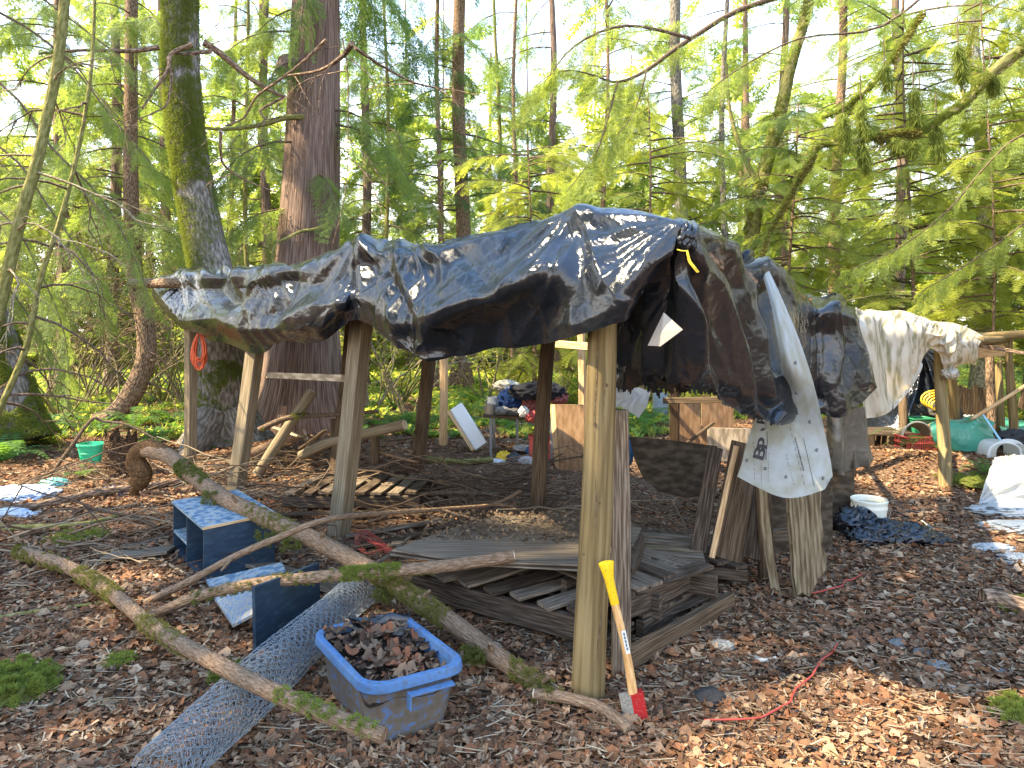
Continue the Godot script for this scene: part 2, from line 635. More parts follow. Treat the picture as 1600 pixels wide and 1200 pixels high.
func build_ground() -> void:
	var xs := [-320.0, -160.0, -90.0, -55.0, -38.0, -28.0, -22.0, -18.0]
	var x := -15.0
	while x < 15.01:
		xs.append(x)
		x += 0.14
	xs.append_array([18.0, 22.0, 28.0, 38.0, 55.0, 90.0, 160.0, 320.0])
	var zs := [60.0, 25.0, 12.0, 6.0, 3.0, 1.0]
	var z := -0.5
	while z > -20.0:
		zs.append(z)
		z -= 0.12 + 0.012 * -z
	zs.append_array([-23.0, -27.0, -32.0, -40.0, -52.0, -70.0, -100.0, -150.0, -230.0, -330.0])
	var P := PackedVector3Array()
	for b in zs:
		for a in xs:
			P.append(Vector3(a, rise(a, b), b))
	var s := Shape.new()
	s.sheet(P, xs.size(), zs.size())
	single("ground", s, mats["soil"], "brown forest floor of soil and rotted leaves", "ground", "", "structure")


# ---------------------------------------------------------------- trees

func bark_tube(tree: Node3D, called: String, path: Array, rads: Array, m: String, sides := 12, rough := 0.12, flute := 0) -> void:
	var s := Shape.new()
	s.tube(path, rads, sides, true, rough, bump, flute)
	part(called, s, mats[m], tree)


# limbs with flat sprays from lo to hi metres up the trunk path
func crown(tree: Node3D, path: Array, lo: float, hi: float, count: int, length: float, kind: String, leaf: String, droop: float, size: float, density := 1.0, bark := "dark_twig", facing := Vector3.ZERO) -> void:
	var s := Shape.new()
	var spots := []
	for i in count:
		var h := lerpf(lo, hi, (i + rng.randf()) / count)
		var root: Vector3 = path[0]
		for k in path.size() - 1:
			if path[k].y <= h and path[k + 1].y >= h:
				root = path[k].lerp(path[k + 1], (h - path[k].y) / maxf(path[k + 1].y - path[k].y, 0.001))
		root.y = h
		var az := rng.randf() * TAU
		var dir := Vector3(cos(az), rng.randf_range(-0.05, 0.3), sin(az))
		if facing != Vector3.ZERO:
			dir = (dir * 0.7 + facing).normalized()
		var l := length * rng.randf_range(0.55, 1.15) * (1.0 - 0.55 * clampf((h - lo) / maxf(hi - lo, 1.0), 0, 1) * (1.0 if hi > 9.0 else 0.2))
		var pts := [root]
		var p := root
		var bits := 6
		for k in bits:
			dir.y -= droop / bits * (1.0 + k * 0.25)
			dir += Vector3(rng.randf_range(-0.1, 0.1), rng.randf_range(-0.06, 0.06), rng.randf_range(-0.1, 0.1))
			dir = dir.normalized()
			p += dir * l / bits
			pts.append(p)
		s.tube(pts, taper(pts.size(), 0.008 + 0.008 * l, 0.004), 4, false)
		var steps := int(maxf(2.0, l / (0.26 * size) * density))
		for k in steps:
			var t := 0.22 + 0.78 * (k + rng.randf()) / steps
			var f := minf(t * bits, bits - 0.01)
			var q: Vector3 = pts[int(f)].lerp(pts[int(f) + 1], f - int(f))
			var along: Vector3 = (pts[int(f) + 1] - pts[int(f)]).normalized()
			for side: float in [-1.0, 1.0]:
				var across := along.cross(Vector3.UP).normalized() * side
				var d := (along * rng.randf_range(0.5, 1.0) + across * rng.randf_range(0.4, 1.0) + Vector3(0, rng.randf_range(-0.5, 0.05) - droop * 0.35, 0)).normalized()
				var up := (Vector3.UP + Vector3(rng.randf_range(-0.5, 0.5), 0, rng.randf_range(-0.5, 0.5)))
				var zz := d.cross(up).normalized()
				var yy := zz.cross(d).normalized()
				spots.append(Transform3D(Basis(d, yy, zz).scaled(Vector3.ONE * size * rng.randf_range(0.6, 1.25)), q))
	part("limbs", s, mats[bark], tree).set_meta("kind", "stuff")
	var sets: Array = leafy[kind]
	for k in sets.size():
		var mine := []
		for i in range(k, spots.size(), sets.size()):
			mine.append(spots[i])
		if mine:
			var o := scatter("crown", sets[k], mats[leaf], mine, tree)
			o.set_meta("kind", "stuff")


# bare dead twigs on the lower trunk
func dead_twigs(tree: Node3D, path: Array, lo: float, hi: float, count: int, length: float, bark := "twig_bark") -> void:
	var s := Shape.new()
	for i in count:
		var h := rng.randf_range(lo, hi)
		var root: Vector3 = path[0]
		for k in path.size() - 1:
			if path[k].y <= h and path[k + 1].y >= h:
				root = path[k].lerp(path[k + 1], (h - path[k].y) / maxf(path[k + 1].y - path[k].y, 0.001))
		var az := rng.randf() * TAU
		var dir := Vector3(cos(az), rng.randf_range(-0.2, 0.5), sin(az)).normalized()
		twig(s, root, dir, length * rng.randf_range(0.4, 1.2), 0.014, 2)
	part("dead_branches", s, mats[bark], tree).set_meta("kind", "stuff")


func twig(s: Shape, root: Vector3, dir: Vector3, l: float, r: float, depth: int, droop := 0.12) -> void:
	var pts := [root]
	var p := root
	var bits := 5
	for k in bits:
		dir = (dir + Vector3(rng.randf_range(-0.28, 0.28), rng.randf_range(-0.25, 0.22) - droop, rng.randf_range(-0.28, 0.28))).normalized()
		p += dir * l / bits
		pts.append(p)
		if depth > 0 and k > 0 and rng.randf() < 0.75:
			var d2 := (dir + Vector3(rng.randf_range(-0.9, 0.9), rng.randf_range(-0.6, 0.6), rng.randf_range(-0.9, 0.9))).normalized()
			twig(s, p, d2, l * rng.randf_range(0.3, 0.6), r * 0.55, depth - 1, droop)
	s.tube(pts, taper(pts.size(), r, r * 0.3), 4 if r > 0.01 else 3, false)


# moss that grows in clumps on a trunk or a log, on the side given
func moss_on(tree: Node3D, path: Array, rads: Array, count: int, size: float, m: String, side: Vector3, spread := 0.75, bare := -0.12, called := "moss") -> void:
	var spots := []
	var guard := 0
	while spots.size() < count and guard < count * 8:
		guard += 1
		var f := rng.randf() * (path.size() - 1.001)
		var i := int(f)
		var p: Vector3 = path[i].lerp(path[i + 1], f - i)
		var r: float = lerpf(rads[i], rads[i + 1], f - i)
		var dir: Vector3 = (path[i + 1] - path[i]).normalized()
		var o := Vector3(rng.randf_range(-1, 1), rng.randf_range(-1, 1), rng.randf_range(-1, 1)).normalized()
		o = (o - dir * o.dot(dir)).normalized()
		if o.dot(side) < 1.0 - 2.0 * spread * rng.randf():
			continue
		var q := p + o * r * 0.98
		if bump.get_noise_3d(q.x * 22.0, q.y * 22.0, q.z * 22.0) < bare:
			continue
		spots.append(tuft(q, o, size * rng.randf_range(0.6, 1.3)))
	if spots.size() > 0:
		var o := scatter(called, leafy["moss"][spots.size() % 2], mats[m], spots, tree)
		o.set_meta("kind", "stuff")


func px_path(list: Array, d0: float, d1: float) -> Array:
	var ctrl := []
	for i in list.size():
		ctrl.append(at(list[i][0], list[i][1], lerpf(d0, d1, float(i) / (list.size() - 1))))
	return smooth_path(ctrl, 4)


func straight_tree(called: String, label: String, px: float, d: float, r: float, height: float, lean: Vector2, bark: String, group := "") -> Array:
	var x := (px - 800.0) / FOCAL * d
	var base := Vector3(x, rise(x, -d) - 0.1, -d)
	var t := thing(called, base, label, "tree", group)
	var path := []
	var rads := []
	for i in 15:
		var f := i / 14.0
		var h := height * pow(f, 1.25)
		path.append(base + Vector3(lean.x * h + 0.08 * sin(h * 0.6 + px), h, lean.y * h + 0.08 * cos(h * 0.5 + px)))
		rads.append(r * (1.0 - 0.72 * f) * (1.0 + 0.7 * exp(-h * 2.4)))
	bark_tube(t, "trunk", path, rads, bark, 10, 0.14)
	return [t, path, rads]


func build_trees() -> void:
	# the great red cedar behind the shelter
	var base := on_ground(470, 668)
	var t := thing("cedar_tree", base, "huge red cedar with flared fluted trunk behind the sagging end of the tarp", "tree")
	var cx := [[0.0, 1.02, 0.0], [0.35, 0.82, 0.0], [0.9, 0.64, 0.02], [1.8, 0.53, 0.05], [3.0, 0.47, 0.12], [4.6, 0.43, 0.2], [7.0, 0.38, 0.26], [11.0, 0.32, 0.3], [17.0, 0.2, 0.3], [24.0, 0.06, 0.3]]
	var path := []
	var rads := []
	for c in cx:
		path.append(base + Vector3(c[2], c[0] - 0.15, 0))
		rads.append(c[1] * 1.0)
	path = smooth_path(path, 4)
	var rr := []
	for i in path.size():
		var f := float(i) / 4.0
		rr.append(lerpf(rads[int(f)], rads[mini(int(f) + 1, rads.size() - 1)], f - int(f)))
	bark_tube(t, "trunk", path, rr, "cedar_bark", 40, 0.16, 9)
	# burl high on its trunk, left edge
	var bl := Shape.new()
	bl.tube([at(462, 88, 10.6), at(450, 100, 10.4), at(446, 112, 10.3), at(452, 124, 10.4)], [0.05, 0.16, 0.17, 0.03], 10, true, 0.3, bump)
	part("burl", bl, mats["cedar_bark"], t)
	var stub := Shape.new()
	stub.tube(px_path([[475, 183], [445, 184], [420, 192], [390, 198], [350, 202], [320, 200]], 10.4, 9.4), taper(21, 0.05, 0.02), 6, true)
	stub.tube(px_path([[520, 345], [495, 358], [470, 362], [450, 372], [432, 380], [425, 400], [430, 420]], 10.3, 9.6), taper(25, 0.035, 0.012), 5, true)
	part("dead_branches", stub, mats["mossy_bark"], t).set_meta("kind", "stuff")
	crown(t, path, 3.6, 7.5, 10, 2.6, "cedar", "cedar_light", 0.9, 0.55, 0.9, "dark_twig", Vector3(0.2, 0.0, 0.6))
	crown(t, path, 7.5, 23.0, 46, 3.6, "cedar", "cedar_leaf", 0.7, 0.9, 0.8)

	# the leaning mossy maple in front of it
	var mp := px_path([[352, 712], [350, 640], [345, 540], [333, 440], [318, 370], [303, 290], [291, 210], [284, 130], [282, 60], [284, -40], [300, -160], [330, -300]], 9.1, 9.6)
	t = thing("maple_tree", mp[0], "thick leaning maple trunk wrapped in moss, left of the great cedar", "tree")
	var mr := []
	for i in mp.size():
		mr.append((0.34 - 0.06 * smoothstep(0.0, 20.0, i) + 0.28 * exp(-i * 0.45)) * (1.0 - 0.25 * i / mp.size()))
	bark_tube(t, "trunk", mp, mr, "grey_bark", 22, 0.2)
	var lo := mp.slice(0, 8)
	moss_on(t, lo, mr.slice(0, 8), 1500, 0.05, "moss_bright", Vector3(0.7, 0.3, 0.6), 0.55, -0.1)
	moss_on(t, mp.slice(12, 22), mr.slice(12, 22), 3400, 0.055, "moss_bright", Vector3(-0.8, 0.1, 0.5), 0.6, -0.35)
	moss_on(t, mp.slice(20, 42), mr.slice(20, 42), 11000, 0.06, "moss_bright", Vector3(0.1, 0.1, 1.0), 0.95, -0.4)
	moss_on(t, mp.slice(15, 42), mr.slice(15, 42), 900, 0.06, "moss_bright", Vector3(0.9, 0.1, 0.3), 0.4)
	var root := Shape.new()
	for a in [[0.5, 0.9], [1.9, 0.7], [3.4, 0.8], [5.3, 0.9], [4.4, 0.7]]:
		var o := Vector3(cos(a[0]), 0, sin(a[0]))
		root.tube([mp[0] + o * 0.2 + Vector3(0, 0.6, 0), mp[0] + o * 0.5 + Vector3(0, 0.22, 0), mp[0] + o * (0.5 + a[1] * 0.5) + Vector3(0, 0.0, 0)], [0.24, 0.2, 0.05], 8, true, 0.3, bump)
	part("roots", root, mats["grey_bark"], t)
	# its bare limbs, seen in front of the cedar and at the top
	var bare := Shape.new()
	for c in [
		[[[248, 74], [200, 80], [140, 78], [60, 84]], 8.6, 8.0, 0.035],
		[[[300, 70], [268, 84], [262, 110], [240, 142], [222, 170]], 8.4, 8.0, 0.03],
		[[[262, 90], [268, 120], [262, 160], [250, 172]], 8.3, 8.1, 0.022],
		[[[318, 66], [345, 84], [385, 118], [420, 140], [447, 152]], 8.8, 9.2, 0.05],
		[[[330, 80], [290, 84], [268, 82]], 8.7, 8.3, 0.03],
		[[[447, 150], [410, 170], [408, 178], [418, 186], [440, 182]], 9.2, 9.0, 0.02],
		[[[510, 62], [470, 100], [432, 128], [400, 152], [380, 185], [352, 196]], 8.0, 8.6, 0.022],
		[[[345, 205], [345, 240], [352, 260], [385, 282], [430, 300]], 8.8, 9.2, 0.022],
		[[[535, 60], [543, 110], [544, 190], [540, 300], [520, 380]], 6.5, 6.8, 0.008],
		[[[550, 68], [535, 88], [500, 110], [450, 118]], 6.0, 6.8, 0.03],
		[[[555, 75], [600, 105], [650, 130], [700, 140]], 6.2, 7.5, 0.02],
	]:
		var pp := px_path(c[0], c[1], c[2])
		bare.tube(pp, taper(pp.size(), c[3], c[3] * 0.4), 6, true, 0.2, bump)
		for k in 3:
			var i := rng.randi_range(2, pp.size() - 1)
			twig(bare, pp[i], Vector3(rng.randf_range(-1, 1), rng.randf_range(-0.6, 0.3), 0.2), 0.7, 0.008, 1)
	part("limbs", bare, mats["brown_bark"], t).set_meta("kind", "stuff")

	# mossy trunk at the left edge of the picture
	var lp := px_path([[28, 690], [10, 600], [-12, 520], [-45, 420], [-90, 250], [-140, 0], [-180, -300]], 8.9, 9.2)
	t = thing("maple_tree", lp[0], "mossy tree base with sword ferns at its foot, cut by the left picture edge", "tree")
	var lr := []
	for i in lp.size():
		lr.append(0.3 + 0.2 * exp(-i * 0.5) - 0.004 * i)
	bark_tube(t, "trunk", lp, lr, "grey_bark", 16, 0.2)
	moss_on(t, lp.slice(0, 14), lr.slice(0, 14), 2200, 0.06, "moss_bright", Vector3(0.7, 0.5, 0.5), 0.7)

	# slanting saplings on the left
	var sp := px_path([[-75, 800], [-30, 600], [3, 462], [32, 340], [55, 262], [76, 170], [93, 76], [104, -40], [112, -200]], 5.6, 6.0)
	t = thing("sapling", sp[0], "slanting young maple stem dusted with moss, leftmost of the two saplings", "tree", "slanting saplings")
	bark_tube(t, "trunk", sp, taper(sp.size(), 0.058, 0.04), "mossy_bark", 9, 0.18)
	dead_twigs(t, sp, 1.0, 4.5, 12, 1.1)
	sp = px_path([[-60, 790], [0, 640], [42, 540], [62, 440], [92, 350], [116, 262], [136, 160], [146, 60], [150, -120]], 6.0, 6.6)
	t = thing("sapling", sp[0], "thin dark green sapling stem beside the mossy slanting one", "tree", "slanting saplings")
	bark_tube(t, "trunk", sp, taper(sp.size(), 0.032, 0.014), "mossy_bark", 7, 0.15)
	dead_twigs(t, sp, 0.8, 4.0, 16, 1.2, "dark_twig")
	t = thing("curved_tree", on_ground(178, 650), "brown tree with sickle-curved base lit by sun, behind the rotten stump", "tree")
	sp = px_path([[150, 664], [180, 650], [208, 612], [228, 560], [226, 500], [212, 440], [206, 360], [204, 240], [205, 100], [206, -100]], 11.6, 12.4)
	bark_tube(t, "trunk", sp, taper(sp.size(), 0.2, 0.1), "brown_bark", 10, 0.15)
	dead_twigs(t, sp, 0.6, 6.0, 22, 1.5, "dark_twig")
	crown(t, sp, 3.0, 9.0, 18, 2.2, "cedar", "cedar_light", 0.6, 0.7, 1.0)

	# standing trees behind: pixel column, depth, radius, height, lean, bark, crown from, crown leaf kind ...
	var list := [
		["hemlock_tree", "straight tall hemlock trunk rising above the middle of the tarp", 722.0, 18.4, 0.26, 25.0, Vector2(-0.005, 0), "brown_bark", 5.0, "hemlock", "cedar_light", 46, 3.4],
		["hemlock_tree", "thick grey conifer trunk rising behind the tarp's highest corner", 1060.0, 19.5, 0.27, 25.0, Vector2(-0.002, 0), "grey_bark", 2.6, "hemlock", "hemlock_leaf", 70, 3.6],
		["hemlock_tree", "slim brown conifer over the tarp peak, between two thicker trunks", 945.0, 17.0, 0.09, 15.0, Vector2(0.0, 0), "brown_bark", 2.2, "hemlock", "hemlock_leaf", 52, 2.6],
		["hemlock_tree", "slender straight conifer just left of the leaning mossy alder", 1131.0, 18.5, 0.12, 20.0, Vector2(0.004, 0), "grey_bark", 3.4, "hemlock", "cedar_light", 30, 2.2],
		["hemlock_tree", "straight brown conifer with many dead side twigs, right of the leaning alder", 1309.0, 15.5, 0.16, 20.0, Vector2(0.003, 0), "brown_bark", 3.2, "hemlock", "hemlock_leaf", 44, 2.6],
		["young_hemlock", "young bright hemlock with red-brown stem above the small shelter's right end", 1545.0, 11.5, 0.035, 8.0, Vector2(-0.004, 0), "brown_bark", 1.3, "hemlock", "spring_leaf", 44, 1.9],
		["young_hemlock", "bushy young hemlock glowing yellow green behind the white tarp", 1420.0, 13.0, 0.05, 8.5, Vector2(0.0, 0), "brown_bark", 1.2, "hemlock", "spring_leaf", 70, 2.3],
		["young_hemlock", "bushy young hemlock behind the black tarp's right slope", 1235.0, 13.5, 0.05, 6.5, Vector2(0.01, 0), "brown_bark", 0.9, "hemlock", "hemlock_leaf", 64, 2.1],
		["young_hemlock", "low young hemlock peeping over the tarp left of its peak", 830.0, 14.5, 0.05, 6.0, Vector2(0.0, 0), "brown_bark", 0.8, "hemlock", "spring_leaf", 58, 2.0],
		["young_hemlock", "young hemlock glowing beside the thick grey trunk over the peak", 1010.0, 14.0, 0.05, 7.2, Vector2(0.0, 0), "brown_bark", 0.8, "hemlock", "spring_leaf", 60, 2.1],
		["slim_tree", "thin mossy pole tree between the maple and the great cedar", 392.0, 14.0, 0.07, 13.0, Vector2(-0.012, 0), "mossy_bark", 5.5, "cedar", "cedar_light", 20, 2.0],
		["slim_tree", "thin dark twin stem left of the tall hemlock trunk", 684.0, 17.5, 0.1, 18.0, Vector2(0.004, 0), "brown_bark", 4.5, "cedar", "cedar_leaf", 30, 2.4],
		["slim_tree", "thin pale stem half way between the great cedar and the tall hemlock", 607.0, 16.5, 0.07, 16.0, Vector2(-0.01, 0), "mossy_bark", 4.0, "cedar", "cedar_light", 30, 2.4],
		["slim_tree", "thin stem standing against open sky right of the tall hemlock", 803.0, 21.0, 0.1, 20.0, Vector2(0.006, 0), "brown_bark", 5.0, "cedar", "cedar_leaf", 26, 2.2],
		["slim_tree", "second thin stem against open sky, nearer the tarp peak", 782.0, 22.0, 0.11, 20.0, Vector2(-0.012, 0), "mossy_bark", 5.0, "cedar", "cedar_leaf", 26, 2.4],
		["cedar_tree", "lacy dark cedar filling the upper left corner of the wood", 95.0, 15.0, 0.17, 20.0, Vector2(0.0, 0), "cedar_bark", 4.0, "cedar", "cedar_light", 74, 3.2],
		["cedar_tree", "cedar with drooping fronds between the slanting sapling and the maple", 180.0, 17.5, 0.18, 22.0, Vector2(0.0, 0), "cedar_bark", 4.0, "cedar", "hemlock_leaf", 74, 3.2],
		["cedar_tree", "dense cedar seen between the maple trunk and the great cedar", 415.0, 17.0, 0.16, 20.0, Vector2(0.0, 0), "cedar_bark", 2.0, "cedar", "hemlock_leaf", 66, 2.8],
		["cedar_tree", "cedar with hanging fronds right of the great cedar trunk", 570.0, 18.0, 0.17, 21.0, Vector2(0.0, 0), "cedar_bark", 2.4, "cedar", "cedar_light", 62, 2.8],
		["cedar_tree", "tall airy cedar between the tall hemlock and the tarp peak", 862.0, 23.0, 0.2, 24.0, Vector2(0.0, 0), "cedar_bark", 3.0, "cedar", "cedar_light", 66, 3.4],
		["cedar_tree", "cedar with sunlit fronds at the right edge behind the small shelter", 1625.0, 13.0, 0.17, 19.0, Vector2(0.0, 0), "cedar_bark", 1.6, "cedar", "hemlock_leaf", 70, 3.2],
		["cedar_tree", "feathery cedar between the brown conifer and the pale trunk", 1405.0, 19.0, 0.18, 22.0, Vector2(0.0, 0), "cedar_bark", 2.4, "hemlock", "hemlock_leaf", 74, 3.4],
		["cedar_tree", "cedar crown left of the brown conifer, above the black tarp's slope", 1225.0, 21.0, 0.18, 23.0, Vector2(0.0, 0), "cedar_bark", 2.4, "hemlock", "hemlock_leaf", 66, 3.4],
	]
	for e in list:
		var made := straight_tree(e[0], e[1], e[2], e[3], e[4], e[5], e[6], e[7], "trees of the wood")
		var top: float = e[5] * 0.97
		var split := minf(top, 10.0)
		var share: float = (split - e[8]) / (top - e[8])
		crown(made[0], made[1], e[8], split, int(e[11] * (0.4 + 0.6 * share)), e[12], e[9], e[10], 0.35 if e[9] == "hemlock" else 0.7, 0.44, 0.75)
		if top > 11.0:
			crown(made[0], made[1], split, top, int(e[11] * 0.3), e[12] * 0.8, e[9], e[10], 0.35 if e[9] == "hemlock" else 0.7, 0.9, 0.7)
		if e[0] != "young_hemlock":
			dead_twigs(made[0], made[1], 0.8, 6.5, 14, 1.3)
	# pale sunlit trunk at the right
	var pt := straight_tree("alder_tree", "pale grey sunlit alder trunk with moss, above the small shelter", 1532.0, 13.5, 0.17, 16.0, Vector2(-0.006, 0), "pale_bark", "trees of the wood")
	dead_twigs(pt[0], pt[1], 2.0, 9.0, 24, 2.0)
	moss_on(pt[0], pt[1].slice(2, 8), pt[2].slice(2, 8), 200, 0.06, "moss_bright", Vector3(0.3, 0.1, 1.0), 0.4)
	# leaning mossy alder
	sp = px_path([[1160, 640], [1166, 520], [1172, 400], [1182, 320], [1200, 245], [1218, 180], [1236, 100], [1262, 10], [1290, -150]], 14.0, 13.6)
	t = thing("alder_tree", sp[0], "leaning alder stem thick with yellow moss, above the black tarp's slope", "tree", "trees of the wood")
	bark_tube(t, "trunk", sp, taper(sp.size(), 0.18, 0.1), "mossy_bark", 10, 0.2)
	moss_on(t, sp, taper(sp.size(), 0.18, 0.1), 900, 0.06, "moss_bright", Vector3(-0.5, 0.2, 0.8), 0.6)
	dead_twigs(t, sp, 2.0, 8.0, 24, 1.8)
	var fork := px_path([[1190, 290], [1172, 265], [1155, 225], [1140, 170], [1135, 100]], 13.8, 14.0)
	bark_tube(t, "fork", fork, taper(fork.size(), 0.06, 0.03), "mossy_bark", 7)

	# maple beside the camera on the right: only its mossy limb reaches into the picture
	t = thing("maple_tree", Vector3(7.6, 0, -4.6), "moss-hung maple limb reaching in from the upper right corner", "tree")
	sp = smooth_path([Vector3(7.6, -0.1, -4.6), Vector3(7.4, 1.5, -4.7), Vector3(7.3, 3.2, -4.8), Vector3(7.6, 5.2, -4.8), Vector3(8.0, 9.0, -4.6), Vector3(8.1, 14.0, -4.6)], 4)
	bark_tube(t, "trunk", sp, taper(sp.size(), 0.3, 0.1), "grey_bark", 14, 0.2)
	var arms := [
		[[[2300, -240], [1900, -60], [1680, 30], [1590, 82], [1545, 118], [1510, 158], [1470, 186]], 4.9, 5.0, 0.06, 0.026, 320],
		[[[1470, 186], [1445, 204], [1400, 208], [1350, 220], [1300, 226], [1276, 230]], 5.0, 5.1, 0.02, 0.015, 330],
		[[[1276, 228], [1262, 258], [1242, 288], [1222, 325], [1202, 360], [1188, 402]], 5.1, 5.2, 0.02, 0.006, 130],
		[[[1300, 226], [1315, 190], [1345, 150], [1375, 118], [1400, 80], [1440, 20]], 5.1, 5.4, 0.02, 0.014, 240],
		[[[1345, 150], [1330, 160], [1310, 175], [1285, 185]], 5.15, 5.2, 0.012, 0.008, 90],
		[[[1510, 158], [1500, 120], [1512, 80], [1520, 40]], 5.0, 5.3, 0.012, 0.006, 60],
	]
	for k in arms.size():
		var pp := px_path(arms[k][0], arms[k][1], arms[k][2])
		var pr := taper(pp.size(), arms[k][3], arms[k][4])
		bark_tube(t, "limb", pp, pr, "mossy_bark", 8, 0.2)
		moss_on(t, pp, pr, arms[k][5] * 2, 0.026, "moss_bright", Vector3(0, 0.6, 0.5), 0.8, -0.2)
		moss_on(t, pp, pr, arms[k][5], 0.05, "moss_brown", Vector3(0, -1.0, 0.2), 0.5, 0.06)
	# beards of moss that hang from the limb and its twigs
	for b in [[1430, 135, 195, 20], [1466, 190, 245, 24], [1425, 215, 235, 18], [1320, 175, 230, 16], [1348, 155, 215, 18], [1350, 225, 262, 12], [1500, 70, 120, 14], [1550, 110, 140, 22], [1385, 100, 130, 14], [1400, 212, 232, 16]]:
		var spots := []
		for i in 130:
			var f := rng.randf()
			var wid: float = b[3] * sin(PI * clampf(0.05 + f * 0.9, 0, 1)) * (0.5 - 0.25 * f) * (0.6 + 0.8 * rng.randf())
			var q := at(b[0] + rng.randf_range(-wid, wid) + (f - 0.5) * 8.0, lerpf(b[1], b[2], f), 5.05 + rng.randf_range(-0.05, 0.05))
			spots.append(tuft(q, Vector3(rng.randf_range(-0.4, 0.4), -1.0, rng.randf_range(-0.4, 0.4)).normalized(), rng.randf_range(0.05, 0.12)))
		scatter("moss", leafy["grass"], mats["moss_bright"], spots, t).set_meta("kind", "stuff")
		var hang := Shape.new()
		hang.tube([at(b[0] - 4, b[1] - 45, 5.1), at(b[0] - 3, b[1], 5.08), at(b[0], b[2] - 10, 5.05)], [0.004, 0.005, 0.003], 4, false)
		part("twig", hang, mats["dark_twig"], t)

	# cedar beside the camera: drooping fronds across the top middle of the picture
	t = thing("cedar_tree", Vector3(9.0, 0, -9.5), "cedar whose dark drooping fronds hang across the top, beyond the right edge", "tree")
	sp = [Vector3(9.0, -0.1, -9.5), Vector3(9.0, 6.0, -9.5), Vector3(9.1, 12.0, -9.5), Vector3(9.0, 20.0, -9.5)]
	bark_tube(t, "trunk", sp, [0.4, 0.33, 0.25, 0.08], "cedar_bark", 16, 0.15)
	hanging_limbs(t, [
		[[[1900, -150], [1500, -60], [1200, 0], [1080, 60], [1010, 110], [965, 128], [930, 118]], 9.0, 7.6, 0.05],
		[[[1080, 60], [980, 40], [900, 70], [850, 130]], 7.8, 7.4, 0.025],
		[[[965, 128], [948, 190], [930, 240], [885, 300]], 7.6, 7.2, 0.015],
		[[[1010, 110], [1000, 150], [985, 185], [960, 215]], 7.6, 7.4, 0.012],
		[[[930, 118], [890, 110], [855, 120], [820, 150]], 7.6, 7.4, 0.012],
		[[[1500, -60], [1380, 40], [1250, 60], [1150, 110], [1100, 150]], 8.4, 8.0, 0.02],
		[[[1700, -80], [1620, 60], [1540, 130], [1480, 170]], 8.6, 8.2, 0.02],
		[[[1700, 200], [1600, 210], [1540, 260], [1480, 330], [1400, 390], [1330, 420]], 9.0, 8.6, 0.02],
		[[[1720, 330], [1620, 340], [1560, 380], [1500, 420], [1440, 455]], 9.2, 8.8, 0.02],
	], "hemlock_leaf", 0.42)
	# tall cedars out of the picture on the left: their shade lies over the shelter and the foreground
	for e in [[-8.5, -3.4, 15.5, 42], [-11.5, -0.8, 22.0, 54], [-9.0, 2.0, 18.0, 40]]:
		t = thing("cedar_tree", Vector3(e[0], 0, e[1]), "tall cedar beyond the left edge that shades the clearing", "tree", "shade cedars")
		sp = [Vector3(e[0], -0.1, e[1]), Vector3(e[0], 6.0, e[1]), Vector3(e[0], 12.0, e[1]), Vector3(e[0], e[2], e[1])]
		bark_tube(t, "trunk", sp, [0.4, 0.3, 0.22, 0.05], "cedar_bark", 12, 0.15)
		crown(t, sp, 4.5, e[2] * 0.96, e[3], 3.4, "cedar", "cedar_leaf", 0.6, 0.95, 0.8)
	# the wood goes on at the right and behind the camera: the plastic on the shelter's right side mirrors it
	for e in [[11.0, 0.5, 14.0, 44], [12.5, -2.5, 16.0, 50], [13.0, -7.0, 16.0, 50], [9.6, -6.2, 13.0, 60], [12.5, -11.0, 16.0, 60], [17.0, -5.0, 18.0, 50]]:
		t = thing("hemlock_tree", Vector3(e[0], 0, e[1]), "hemlock beyond the right edge mirrored in the hanging plastic", "tree", "hemlocks beyond the right edge")
		sp = [Vector3(e[0], -0.1, e[1]), Vector3(e[0], 6.0, e[1]), Vector3(e[0], 12.0, e[1]), Vector3(e[0], e[2], e[1])]
		bark_tube(t, "trunk", sp, [0.35, 0.26, 0.18, 0.04], "brown_bark", 10, 0.15)
		crown(t, sp, 1.0, e[2] * 0.96, e[3], 2.9, "hemlock", "cedar_leaf", 0.4, 0.95, 0.9)
	# cedar beyond the left edge with long drooping branches
	t = thing("cedar_tree", Vector3(-9.6, 0, -7.6), "cedar whose long drooping branches come in from the left edge", "tree")
	sp = [Vector3(-9.6, -0.1, -7.6), Vector3(-9.6, 6.0, -7.6), Vector3(-9.5, 12.0, -7.6), Vector3(-9.6, 20.0, -7.6)]
	bark_tube(t, "trunk", sp, [0.42, 0.35, 0.25, 0.08], "cedar_bark", 16, 0.15)
	crown(t, sp, 9.0, 19.0, 26, 3.6, "cedar", "cedar_leaf", 0.6, 0.9, 0.7)
	hanging_limbs(t, [
		[[[-200, 20], [0, 130], [80, 230], [150, 300], [200, 380], [235, 470]], 7.8, 7.6, 0.02],
		[[[-200, 140], [0, 230], [80, 330], [140, 420], [165, 500]], 7.6, 7.4, 0.018],
		[[[-200, -60], [0, 20], [100, 90], [180, 190], [240, 260]], 8.0, 7.8, 0.02],
		[[[-150, 240], [0, 330], [60, 420], [100, 520], [108, 600]], 7.6, 7.6, 0.018],
		[[[-100, -100], [40, -20], [150, 60], [230, 120]], 7.8, 8.0, 0.018],
		[[[-150, 350], [0, 440], [60, 520], [110, 600]], 8.2, 8.4, 0.016],
	], "cedar_light", 0.4)


